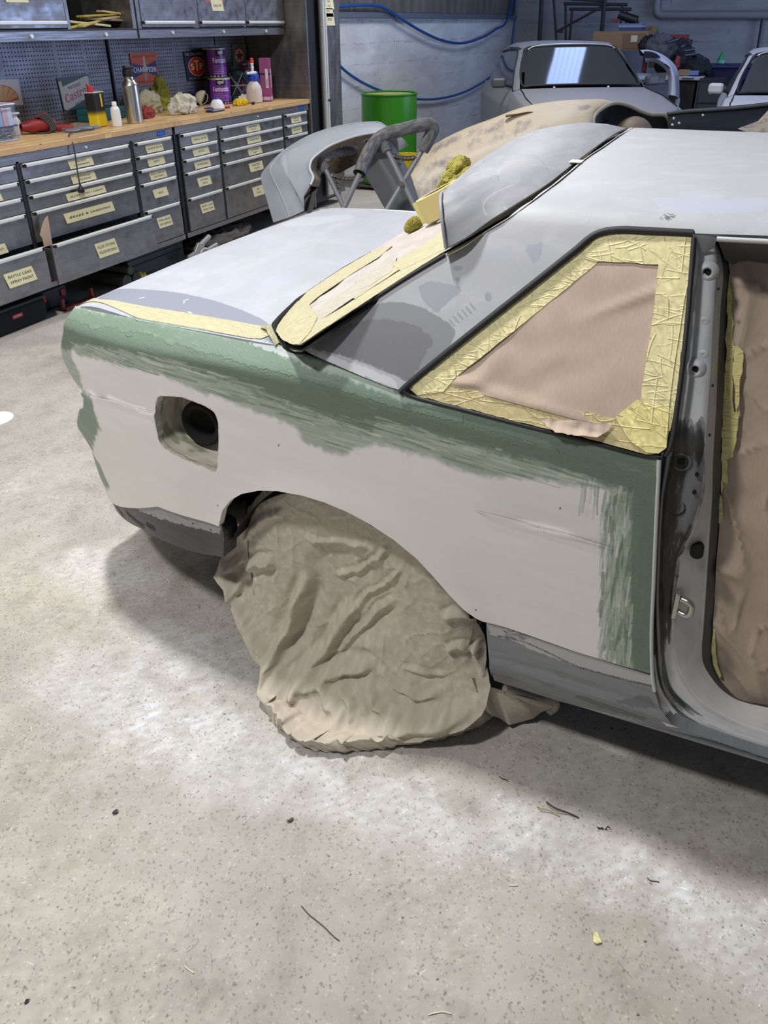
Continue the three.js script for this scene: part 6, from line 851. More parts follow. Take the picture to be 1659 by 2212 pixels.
{ const p = onFloor(215, 618), t = thing('rag_roll', 'grey rolled mats stuffed under the middle of the bench', 'mat', -3.2, 0.05, p.z - 0.05); for (const [z, r, c] of [[0, 0.045, 0x4e4f48], [-0.1, 0.04, 0x3e403c], [-0.05, 0.03, 0x55564e]]) { const g = new THREE.CylinderGeometry(r, r, 0.3, 20); g.rotateZ(Math.PI / 2); g.translate(0, z === -0.05 ? 0.06 : r - 0.05, z); put('roll', g, std(c, 0.9), t); } }
{ const p = onFloor(250, 610), t = thing('yellow_glove', 'crumpled yellow glove on the floor under the bench', 'glove', 0, 0, 0); const g0 = new THREE.SphereGeometry(1, 40, 30); g0.scale(0.04, 0.025, 0.07); g0.translate(-3.1, 0.024, p.z - 0.1); put('fabric', rumple(g0, 0.02, 20, 4), std(0x9a9438, 0.9), t); }
{ const t = thing('blue_toolbox', 'dark blue steel toolbox pushed under the right half of the left cabinet', 'toolbox', -3.27, 0, -2.25); put('body', box(0.3, 0.15, 0.62, 0, 0.075, 0, 0.012), std(0x14222e, 0.4), t); put('lid', box(0.305, 0.02, 0.625, 0, 0.156, 0, 0.008), std(0x1a2c3a, 0.4), t); put('edge_trim', box(0.01, 0.012, 0.6, 0.152, 0.1, 0, 0.003), steelDark, t); }
{ const p = onFloor(400, 545), t = thing('engine_bracket', 'bare metal bracket and castor lying under the cabinet joint', 'bracket', -3.0, 0, -2.55); const m = std(0xa9aaa6, 0.4, 0.6); const pl = prism([[-0.09, 0], [0.02, 0], [0.06, 0.06], [0.07, 0.13], [0.02, 0.15], [-0.02, 0.09], [-0.08, 0.07]], 0.02, 0.003); pl.rotateY(1.3); put('plate', pl, m, t); put('arm', rod(V(0, 0.1, 0), V(0.02, 0.17, -0.16), 0.02), m, t); put('arm', rod(V(0.01, 0.05, 0.02), V(0.05, 0.1, -0.2), 0.016), m, t); const w = new THREE.TorusGeometry(0.04, 0.014, 10, 24); w.rotateY(1.2); w.translate(0.04, 0.054, -0.06); put('ring', w, m, t); }
{ const t = thing('grey_sack', 'grey dust sheet bundled under the right cabinet', 'sheet'); const g0 = new THREE.SphereGeometry(1, 60, 40); g0.scale(0.16, 0.065, 0.4); g0.translate(-3.2, 0.06, -3.1); const g = rumple(g0, 0.05, 7, 9, 3), r = g.attributes.position; for (let i = 0; i < r.count; i++) if (r.getY(i) < 0.004) r.setY(i, 0.004); g.computeVertexNormals(); put('fabric', g, std(0x55524e, 0.9), t); }
// ---------------------------------------------------------------- the left wall beyond the locker
const dline = (pts) => pts.map(([x, y, d]) => dep(x, y, d));
{
  const beam = std(0x5d6672, 0.6), zl = -4.9;
  struct('trim_1', box(0.06, 0.062, 10.1, X_WALL + 0.03, 1.722, -10.0, 0.006), beam);
  const panelMat = std(0xffffff, 0.8, 0, { map: grain(256, 256, (x, y) => { const v = n2(x * 0.02, y * 0.004) * 14 + n2(x * 0.3, y * 0.03) * 6; return [98 + v, 92 + v, 84 + v]; }) });
  const g = new THREE.Group(); g.name = 'trim_2'; g.userData.kind = 'structure'; scene.add(g);
  for (let i = 0; i < 6; i++) put('panel', box(0.03, ROOF - 1.76, 1.62, X_WALL + 0.015, (ROOF + 1.757) / 2, zl - 0.2 - i * 1.64 - 0.82, 0.004), panelMat, g);
  const onWall = (x) => (p) => at(p[0], p[1], 0, x);
  const hose = std(0x1c4f8f, 0.4), t = thing('air_hose', 'blue air hose hanging from the steel rail in one long swag down the white wall', 'hose');
  put('upper_run', tube([[728, 14], [760, 12], [812, 12], [832, 18], [862, 38], [915, 70], [958, 88], [1000, 93], [1045, 79], [1072, 63]].map(onWall(X_WALL + 0.085)).concat([V(X_WALL + 0.08, 1.66, -12.5), V(X_WALL + 0.08, 2.2, -12.85), V(X_WALL + 0.08, 3.2, -12.9)]), 0.019, 120, 10), hose, t);
  put('hose_clip', [box(0.012, 0.07, 0.025, X_WALL + 0.07, at(761, 6, 0, X_WALL + 0.08).y + 0.02, at(761, 6, 0, X_WALL + 0.08).z)], beam, t); put('hose_clip', box(0.012, 0.07, 0.025, X_WALL + 0.07, at(815, 6, 0, X_WALL + 0.08).y + 0.02, at(815, 6, 0, X_WALL + 0.08).z), beam, t);
  const t2 = thing('air_hose', 'lower loop of blue air hose passing behind the green drum', 'hose');
  put('lower_run', tube([[715, 120], [742, 150], [772, 172], [800, 187], [850, 205], [900, 214], [948, 213], [1005, 198], [1060, 166], [1100, 128]].map(onWall(X_WALL + 0.06)).concat([V(X_WALL + 0.06, 1.35, -12.98), V(X_WALL + 0.06, 1.9, -13.06), V(X_WALL + 0.06, 3.2, -13.08)]), 0.017, 120, 10), hose, t2);
}
// steel drum and bucket
{
  const D = 8.35, c = dep(841, 300, D), r = 0.297, top = dep(841, 197, D).y, t = thing('steel_drum', 'tall green steel drum standing against the white wall', 'drum', c.x, 0, c.z), green = std(0x2f7d17, 0.32), yb = top - 0.92;
  put('shell', lathe([[0.001, yb], [r - 0.006, yb], [r, yb + 0.012], [r, yb + 0.3], [r + 0.007, yb + 0.315], [r, yb + 0.33], [r, yb + 0.55], [r + 0.003, yb + 0.56], [r + 0.008, yb + 0.572], [r + 0.003, yb + 0.584], [r, yb + 0.6], [r + 0.008, yb + 0.618], [r, yb + 0.635], [r, top - 0.02]], 64), green, t); put('top_rim', lathe([[r - 0.012, top - 0.016], [r + 0.004, top - 0.016], [r + 0.006, top], [r - 0.004, top + 0.006], [r - 0.012, top - 0.004]], 64), green, t); put('lid', lathe([[0.001, top - 0.012], [r - 0.01, top - 0.012], [r - 0.01, top - 0.02]], 64), std(0xa39a62, 0.6), t); put('bung', lathe([[0.03, top - 0.012], [0.03, top], [0.001, top]], 20).translate(0.14, 0, 0.1), std(0x9c9360, 0.5), t);
  const s = thing('drum_stand', 'dark low timber stand under the green drum', 'stand', c.x, 0, c.z); if (yb > 0.03) { put('top_board', box(0.62, 0.02, 0.62, 0, yb - 0.012, 0, 0.004), std(0x4a4038, 0.8), s); for (const [a, b] of [[-1, -1], [1, -1], [1, 1], [-1, 1]]) put('leg', box(0.06, yb - 0.022, 0.06, a * 0.26, (yb - 0.022) / 2, b * 0.26, 0.004), std(0x4a4038, 0.8), s); }
  const q = dep(876, 400, 7.1), t2 = thing('bucket', 'bright yellow bucket standing in front of the green drum', 'bucket', q.x, 0, q.z), h = dep(878, 330, 7.1).y; put('wall', lathe([[0.001, 0.003], [0.11, 0.003], [0.145, h], [0.15, h + 0.004], [0.15, h - 0.02], [0.141, h - 0.02], [0.108, 0.01]], 40), std(0xe0c210, 0.4), t2); put('handle', tube([V(-0.148, h - 0.03, 0), V(-0.1, h - 0.12, 0.12), V(0, h - 0.16, 0.16), V(0.1, h - 0.12, 0.12), V(0.148, h - 0.03, 0)], 0.005, 30, 8), std(0xc4c2b8, 0.4, 0.5), t2);
}
// ---------------------------------------------------------------- bumper cover resting on folding trestles
const cb = (list, d) => { const o = []; for (let i = 0; i < list.length; i += 2) { const s = i / Math.max(1, list.length - 2); o.push(dep(540 + list[i] / 3.606, 220 + list[i + 1] / 3.606, typeof d === 'number' ? d : lerp(d[0], d[1], s))); } return o; };
{
  const gm = std(0xd2d5db, 0.5, 0, { map: primerTex(1024, 512, () => {}) }), inside = std(0xffffff, 0.85, 0, { map: grain(256, 256, (x, y) => { const v = fbm(x / 60, y / 40, 3) * 26; return [122 + v, 108 + v, 88 + v]; }) });
  const t = thing('bumper_cover', 'curved grey primed bumper cover draped over the padded trestles behind the boot', 'bumper');
  const A = cb([182, 940, 130, 760, 86, 600, 92, 555, 150, 480, 230, 402, 312, 342, 452, 262, 602, 207, 752, 172, 900, 155, 1010, 156, 1062, 186, 1100, 235], [5.0, 5.5]);
  const B = cb([310, 900, 270, 790, 232, 702, 158, 525, 188, 472, 246, 405, 318, 350, 456, 272, 606, 217, 756, 182, 902, 166, 1012, 167, 1070, 198, 1104, 240], [4.86, 5.36]);
  const C = cb([420, 850, 385, 770, 352, 700, 274, 548, 238, 458, 264, 402, 334, 364, 470, 288, 616, 232, 762, 197, 906, 182, 1016, 183, 1078, 212, 1108, 244], [4.78, 5.26]);
  const D = cb([424, 846, 392, 760, 356, 694, 330, 640, 300, 570, 300, 470, 318, 376, 490, 318, 626, 262, 772, 222, 915, 200, 1022, 200, 1084, 226, 1110, 248], [4.74, 5.2]);
  const E = cb([418, 740, 440, 670, 462, 606, 448, 566, 420, 500, 440, 446, 500, 398, 560, 362, 660, 312, 800, 262, 935, 230, 1040, 224, 1090, 236, 1112, 250], [4.72, 5.16]);
  const F = cb([470, 650, 488, 610, 492, 580, 466, 520, 477, 462, 500, 430, 534, 402, 580, 368, 642, 333, 802, 273, 952, 243, 1050, 238, 1092, 244, 1114, 252], [4.7, 5.12]);
  put('skin', loft([A, B, C, D, E, F], 90, 3), gm, t, 'grey outer skin'); put('crease_bead', tube(B, 0.006, 80, 8), gm, t); put('lip_bead', tube(F, 0.007, 80, 8), std(0xc9ccd2, 0.45), t);
  const back = (r, k) => r.map((p) => p.clone().add(V(-0.1 * k, -0.05 * k, -0.34 * k)));
  put('inner_skin', loft([F.map((p) => p.clone().add(V(0, -0.006, -0.01))), back(F, 0.6).map((p) => p.add(V(0, -0.02, 0))), back(A, 0.12).map((p) => p.add(V(0, -0.012, 0)))], 60, 3), inside, t, 'dusty brown inside');
  put('inner_rib', loft([cb([480, 520, 600, 560, 680, 560, 745, 530], 5.35), cb([470, 470, 600, 470, 660, 420, 690, 400], 5.42), cb([470, 450, 640, 420, 720, 330, 760, 290], 5.5)], 24, 3), inside, t); put('inner_rib', loft([cb([690, 400, 700, 470, 745, 530], 5.34), cb([760, 290, 820, 400, 860, 470], 5.42), cb([900, 260, 960, 330, 980, 380], 5.5)], 16, 3), inside, t);
  const arm = loft([cb([900, 300, 900, 560, 970, 690, 1060, 850], 5.35), cb([985, 290, 1000, 440, 1110, 620, 1200, 850], 5.28), cb([1060, 260, 1070, 370, 1170, 520, 1310, 850], 5.3), cb([1090, 250, 1120, 330, 1230, 520, 1345, 850], 5.45)], 30, 4); put('far_end', arm, std(0x5e6064, 0.55), t, 'far end of the bumper with its shade painted in darker grey'); put('far_corner', loft([cb([1064, 232, 1120, 240, 1180, 276, 1236, 332], 5.28), cb([1060, 270, 1110, 330, 1150, 380, 1226, 344], 5.34)], 20, 3), gm, t);  // darker grey stands in for shade on the far end
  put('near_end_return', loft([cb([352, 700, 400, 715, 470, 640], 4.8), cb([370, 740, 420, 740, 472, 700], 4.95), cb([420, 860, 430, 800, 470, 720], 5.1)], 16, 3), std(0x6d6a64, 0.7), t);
}
const foamMat = std(0xffffff, 0.8, 0, { map: grain(256, 256, (x, y) => { const v = fbm(x / 30, y / 30, 4) * 46; return [104 + v, 104 + v, 106 + v]; }) }), legMat = std(0x8b8c90, 0.5, 0.3), chainMat = std(0x77736c, 0.45, 0.7);
function toFloor(a, b) { const d = b.clone().sub(a); return a.clone().addScaledVector(d, -a.y / d.y).setY(0.005); }
function chain(parent, a, b, n, sag) { for (let i = 0; i < n; i++) { const t = (i + 0.5) / n, p = a.clone().lerp(b, t); p.y -= sag * 4 * t * (1 - t); const g = new THREE.TorusGeometry(0.013, 0.0036, 8, 16); g.scale(1.5, 1, 1); if (i % 2) g.rotateX(Math.PI / 2); g.rotateY(Math.atan2(-(b.z - a.z), b.x - a.x)); g.translate(p.x, p.y, p.z); put('chain_link', g, chainMat, parent); } }
{
  const t = thing('trestle', 'near folding trestle with a padded grey bar and crossed legs holding the bumper', 'trestle');
  const bar = cb([852, 560, 880, 490, 925, 390, 985, 305, 1062, 252, 1200, 213, 1340, 180, 1400, 178, 1424, 205, 1410, 255, 1372, 330, 1345, 375], [4.55, 4.75]);
  put('padded_bar', tube(bar, 0.04, 110, 14), foamMat, t); const P = (x, y, d) => cb([x, y], d)[0];
  const legs = [[P(856, 560, 4.55), P(750, 790, 4.6)], [P(1345, 372, 4.75), P(1085, 810, 4.8)], [P(1050, 340, 4.62), P(1290, 830, 4.66)]]; for (const [a, b] of legs) put('leg', rod(a, toFloor(a, b), 0.0165, 12), legMat, t); put('foam_sleeve', rod(P(1035, 318, 4.62), P(1068, 385, 4.625), 0.03, 14), foamMat, t);
  chain(t, P(1108, 415, 4.7), P(1285, 432, 4.75), 12, 0.012); chain(t, P(1160, 425, 4.7), P(1165, 500, 4.7), 4, 0); put('pivot_bolt', rod(P(1182, 638, 4.60), P(1182, 638, 4.78), 0.014), chainMat, t);
  const t2 = thing('trestle', 'far folding trestle mostly hidden inside the bumper with its chain', 'trestle');
  put('padded_bar', tube(cb([520, 420, 545, 470, 590, 535], [5.0, 5.02]), 0.037, 30, 14), foamMat, t2); { const a = P(590, 530, 5.0), b = P(720, 800, 5.03); put('leg', rod(a, toFloor(a, b), 0.0165, 12), legMat, t2); const c = P(560, 440, 5.3), d = P(480, 800, 5.5); put('leg', rod(c, toFloor(c, d), 0.0165, 12), legMat, t2); } put('top_tube', rod(P(520, 415, 5.0), P(820, 380, 5.45), 0.03, 12), foamMat, t2);
  chain(t2, P(640, 570, 5.02), P(828, 592, 5.05), 12, 0.014); chain(t2, P(672, 580, 5.02), P(690, 690, 5.02), 6, 0);
}
// ---------------------------------------------------------------- cream bodyshell front
{
  const c7 = (list, d) => { const o = []; for (let i = 0; i < list.length; i += 2) { const s = i / Math.max(1, list.length - 2); o.push(dep(860 + list[i] / 2.765, 200 + list[i + 1] / 2.765, lerp(d[0], d[1], s))); } return o; };
  const m = std(0xffffff, 0.5, 0, { map: tex(canvas(1024, 512, (g, w, h) => { g.fillStyle = '#c0b196'; g.fillRect(0, 0, w, h); for (let i = 0; i < 300; i++) { g.fillStyle = rnd() > 0.5 ? 'rgba(214,200,172,0.12)' : 'rgba(170,156,132,0.10)'; g.beginPath(); g.ellipse(rr(0, w), rr(0, h), rr(10, 60), rr(5, 30), rr(-0.5, 0.5), 0, 7); g.fill(); } for (let k = 0; k < 46; k++) { const x = k < 34 ? rr(10, 460) : rr(300, 900), y = rr(20, h * 0.8); for (let i = 0; i < 12; i++) { g.fillStyle = 'rgba(98,96,98,0.10)'; g.beginPath(); g.ellipse(x + rr(-30, 30), y + rr(-18, 18), rr(6, 30), rr(4, 18), rr(0, 3), 0, 7); g.fill(); } } g.fillStyle = '#ece9e2'; g.beginPath(); g.moveTo(640, 180); g.lineTo(700, 190); g.lineTo(730, 214); g.lineTo(690, 220); g.fill(); })) });
  const t = thing('cream_bodyshell', 'rounded cream primed front of a small car body with an empty headlamp bucket', 'car body');
  const r0 = c7([95, 420, 150, 370, 250, 290, 400, 215, 560, 155, 750, 85, 950, 50, 1150, 40, 1240, 44, 1300, 62], [6.0, 6.9]);
  const r1 = c7([74, 490, 150, 430, 260, 360, 420, 280, 600, 215, 800, 140, 980, 95, 1130, 80, 1200, 80, 1240, 85], [5.85, 6.75]);
  const r2 = c7([70, 560, 150, 520, 300, 440, 480, 350, 660, 280, 850, 200, 1000, 150, 1110, 130, 1160, 125, 1183, 128], [5.7, 6.6]);
  const r3 = c7([84, 640, 180, 640, 350, 560, 560, 470, 760, 380, 940, 290, 1060, 220, 1120, 190, 1150, 175, 1166, 168], [5.6, 6.5]);
  const r4 = c7([110, 720, 220, 790, 420, 760, 660, 680, 880, 580, 1050, 450, 1130, 340, 1160, 280, 1170, 255, 1180, 238], [5.56, 6.45]);
  const low = r4.map((p) => V(p.x + 0.02, 0.35, p.z + 0.05)), r00 = r0.map((p) => p.clone().add(V(-0.25, -0.1, -0.5)));
  put('wing', loft([r00, r0, r1, r2, r3, r4, low], 60, 5), m, t, 'cream wing with grey sanded patches');
  const rim = c7([1180, 238, 1166, 168, 1183, 126, 1236, 84, 1300, 63, 1380, 79, 1450, 112, 1510, 130, 1590, 134, 1616, 160, 1627, 228], [6.45, 6.9]); put('bucket_rim', tube(rim, 0.016, 80, 10), std(0x9c9480, 0.6), t);
  const inner = c7([1230, 250, 1215, 200, 1230, 160, 1270, 125, 1320, 105, 1385, 115, 1440, 140, 1490, 155, 1570, 150, 1590, 175, 1600, 240], [6.7, 7.1]), deep = inner.map((p) => p.clone().add(V(0.05, -0.18, -0.25))); put('bucket', loft([rim, inner, deep], 60, 3), std(0x1b1b1d, 0.7), t, 'dark headlamp bucket');
  const bowl = new THREE.SphereGeometry(0.17, 36, 20, 0, Math.PI * 2, 0, Math.PI * 0.6); const q = c7([1405, 235], [6.75, 6.75])[0]; bowl.translate(q.x, q.y - 0.04, q.z); put('lamp_bowl', bowl, std(0x74695c, 0.6), t);
  const c1 = (l, d) => { const o = []; for (let i = 0; i < l.length; i += 2) o.push(dep(1200 + l[i] / 3.614, l[i + 1] / 3.614, d)); return o; };
  const top = c1([872, 888, 1000, 872, 1150, 862, 1320, 850, 1500, 834, 1680, 812, 1900, 780], 6.5), bot = c1([880, 1030, 1000, 1030, 1150, 1030, 1320, 1030, 1500, 1030, 1680, 1030, 1900, 1030], 6.35), far = top.map((p) => p.clone().add(V(0, -0.02, -0.5)));
  put('bonnet_well', loft([far, top.map((p) => p.clone().add(V(0, 0, -0.02))), bot, bot.map((p) => V(p.x, 0.4, p.z))], 40, 2), std(0x0f1013, 0.5), t, 'black well under the missing bonnet'); put('well_flange', tube(top, 0.014, 50, 8), std(0x5f5f5a, 0.6), t);
  for (const [x, y] of [[923, 925], [912, 975], [965, 962], [1150, 900]]) { const p = c1([x, y], 6.33)[0]; put('screw', new THREE.SphereGeometry(0.011, 10, 8).translate(p.x, p.y, p.z), std(0xcfcfcc, 0.35, 0.6), t); }
  put('far_wing', loft([c1([1659, 862, 1760, 830, 1900, 800], 6.0), c1([1580, 945, 1640, 950, 1900, 960], 5.85), c1([1420, 1005, 1540, 1040, 1900, 1040], 5.75)], 24, 5), m, t);
  { const p = c7([640, 150, 700, 140, 790, 125, 830, 138], [6.35, 6.5]); put('lifted_filler', loft([p, p.map((v, i) => v.clone().add(V(0.02, 0.028 - 0.004 * i, 0.05)))], 20, 2), std(0xb5a68a, 0.7), t); } { const p = c7([880, 85, 940, 75, 990, 76], [6.6, 6.7]); put('hinge_stub', tube(p, 0.012, 16, 8), std(0x9a9486, 0.6), t); }
  for (const [i, s] of [0.2, 0.5, 0.8].entries()) { const p = r2[Math.round(s * 9)]; put('stand_leg', rod(V(p.x - 0.2, 0, p.z - 0.1), V(p.x - 0.2, p.y - 0.15, p.z - 0.1), 0.03), legMat, t); }
}
// ---------------------------------------------------------------- the two parked cars in the background
function parkedCar(name, label, paint, glassTint, x, z, turn, w = 1, lift = 0, mirrorPaint = paint) {
  const t = thing(name, label, 'car', x, lift, z, turn), S = (p) => p.map(([a, b, c]) => V(a * w, b, c));
  const half = (pts) => [...pts, ...pts.slice(0, -1).reverse().map(([a, b, c]) => [-a, b, c])];                 // left to right across the car
  const roofF = half([[-0.56, 1.365, -0.66], [-0.5, 1.395, -0.655], [-0.28, 1.415, -0.65], [0, 1.42, -0.645]]), baseF = half([[-0.70, 0.985, 0.0], [-0.6, 0.99, 0.02], [-0.32, 0.997, 0.045], [0, 1.0, 0.055]]);
  put('roof', loft([half([[-0.56, 1.30, -2.2], [-0.5, 1.34, -2.2], [-0.28, 1.37, -2.2], [0, 1.38, -2.2]]), half([[-0.58, 1.37, -1.5], [-0.52, 1.41, -1.5], [-0.28, 1.435, -1.5], [0, 1.44, -1.5]]), half([[-0.575, 1.385, -0.9], [-0.52, 1.415, -0.88], [-0.28, 1.435, -0.86], [0, 1.44, -0.85]]), roofF].map(S), 40, 5), paint, t);
  const inset = (p, q) => p.map((v, i) => v.clone().lerp(q[i], 0.05));
  const A = S(roofF), B = S(baseF); put('windscreen', loft([inset(A, B), inset(B, A)].map((r) => r.map((p) => V(p.x * 0.93, p.y, p.z))), 30, 6), glassTint, t); put('windscreen_seal', tube([...inset(A, B).map((p) => V(p.x * 0.945, p.y + 0.004, p.z)), ...inset(B, A).reverse().map((p) => V(p.x * 0.945, p.y, p.z + 0.004))], 0.012, 120, 8, true), rubber, t); put('header_trim', tube(inset(A, B).map((p) => V(p.x * 0.9, p.y + 0.016, p.z + 0.006)), 0.008, 40, 6), std(0xd6d8dc, 0.25, 0.4), t);
  for (const s of [-1, 1]) { put('front_pillar', loft([S([[s * 0.56, 1.365, -0.66], [s * 0.64, 1.17, -0.32], [s * 0.70, 0.985, 0.0]]), S([[s * 0.585, 1.36, -0.70], [s * 0.672, 1.15, -0.36], [s * 0.735, 0.965, -0.03]]), S([[s * 0.60, 1.345, -0.74], [s * 0.69, 1.14, -0.41], [s * 0.755, 0.955, -0.1]])], 16, 3), paint, t); put('side_window', loft([S([[s * 0.602, 1.335, -0.76], [s * 0.60, 1.335, -1.3], [s * 0.58, 1.30, -1.9]]), S([[s * 0.752, 0.955, -0.14], [s * 0.765, 0.95, -1.2], [s * 0.74, 0.95, -2.0]])], 12, 4), glassTint, t); put('window_frame', tube(S([[s * 0.752, 0.955, -0.12], [s * 0.69, 1.14, -0.42], [s * 0.602, 1.34, -0.76], [s * 0.602, 1.345, -1.2], [s * 0.585, 1.31, -1.9]]), 0.011, 60, 8), rubber, t);
    put('flank', loft([S([[s * 0.70, 0.98, 0.0], [s * 0.735, 0.93, 0.5], [s * 0.72, 0.86, 1.0], [s * 0.66, 0.76, 1.32]]), S([[s * 0.78, 0.94, -0.06], [s * 0.80, 0.89, 0.5], [s * 0.78, 0.82, 1.02], [s * 0.70, 0.72, 1.36]]), S([[s * 0.82, 0.78, -0.08], [s * 0.83, 0.74, 0.5], [s * 0.81, 0.68, 1.03], [s * 0.72, 0.6, 1.38]]), S([[s * 0.80, 0.3, -0.1], [s * 0.80, 0.3, 0.5], [s * 0.78, 0.3, 1.03], [s * 0.70, 0.3, 1.36]])], 24, 4), paint, t); put('door', loft([S([[s * 0.755, 0.955, -0.12], [s * 0.768, 0.95, -1.2], [s * 0.745, 0.95, -2.2]]), S([[s * 0.82, 0.78, -0.1], [s * 0.83, 0.78, -1.2], [s * 0.81, 0.78, -2.2]]), S([[s * 0.80, 0.3, -0.12], [s * 0.81, 0.3, -1.2], [s * 0.79, 0.3, -2.2]])], 12, 5), paint, t);
    const mi = box(0.17, 0.115, 0.09, 0, 0, 0, 0.035); mi.rotateY(s * 0.25); mi.translate(s * (0.76 * w + 0.13), 1.03, -0.3); const mm = put('door_mirror', mi, mirrorPaint, t); put('mirror_arm', rod(V(s * 0.73 * w, 0.99, -0.28), V(s * (0.76 * w + 0.08), 1.02, -0.29), 0.022), rubber, mm);
    const wl = lathe([[0.001, -0.07], [0.2, -0.08], [0.28, -0.08], [0.3, -0.06], [0.3, 0.06], [0.28, 0.08], [0.2, 0.08], [0.001, 0.06]], 32); wl.rotateZ(Math.PI / 2); wl.translate(s * 0.68 * w, 0.3 - lift, 0.72); put('wheel', wl, rubber, t); const wr = wl.clone(); wr.translate(0, 0, -1.75 - 0.72); put('wheel', wr, rubber, t); }
  put('bonnet', loft([half([[-0.70, 0.98, 0.01], [-0.6, 0.985, 0.06], [-0.32, 0.992, 0.11], [0, 0.995, 0.13]]), half([[-0.735, 0.93, 0.5], [-0.62, 0.955, 0.5], [-0.32, 0.97, 0.5], [0, 0.975, 0.5]]), half([[-0.72, 0.86, 1.0], [-0.6, 0.885, 1.03], [-0.32, 0.90, 1.06], [0, 0.905, 1.07]]), half([[-0.66, 0.76, 1.32], [-0.56, 0.775, 1.37], [-0.3, 0.785, 1.42], [0, 0.79, 1.43]]), half([[-0.66, 0.4, 1.36], [-0.56, 0.4, 1.41], [-0.3, 0.4, 1.46], [0, 0.4, 1.47]])].map(S), 40, 5), paint, t); put('wing_gap', tube(S([[-0.70, 0.985, 0.03], [-0.712, 0.955, 0.3], [-0.735, 0.934, 0.52], [-0.72, 0.864, 1.0]]), 0.006, 30, 6), blackPlain, t); put('wing_gap', tube(S([[0.70, 0.985, 0.03], [0.712, 0.955, 0.3], [0.735, 0.934, 0.52], [0.72, 0.864, 1.0]]), 0.006, 30, 6), blackPlain, t);
  for (const s of [-0.35, 0.25]) put('washer_jet', new THREE.SphereGeometry(0.014, 10, 8).translate(s * w, 0.998, 0.16), alu, t); put('seat_and_trim', [box(1.2 * w, 0.5, 0.12, 0, 0.85, -1.0, 0.05), box(1.3 * w, 0.1, 0.3, 0, 0.93, -0.3, 0.03), box(1.2 * w, 0.05, 1.6, 0, 0.45, -1.1, 0.02)], blackPlain, t);
  return t;
}
const dustyGlass = (c, r) => new THREE.MeshPhysicalMaterial({ color: c, roughness: r, metalness: 0, side: THREE.DoubleSide, specularIntensity: 1 });
{ const p = dep(1257, 186, 8.55); parkedCar('grey_saloon', 'dusty grey saloon facing the camera beyond the cream bodyshell', std(0x8c8e92, 0.45), dustyGlass(0x3a3c3e, 0.07), p.x, p.z, 0.47, 1, p.y - 1.0, std(0x4f5154, 0.4)); }
{ const p = dep(1742, 204, 8.3); parkedCar('white_saloon', 'white saloon cut off by the right edge of the picture with a pale door mirror', std(0xd9dbe0, 0.4), dustyGlass(0x4b4c4e, 0.3), p.x, p.z, 0.07, 1.04, p.y - 1.0); }
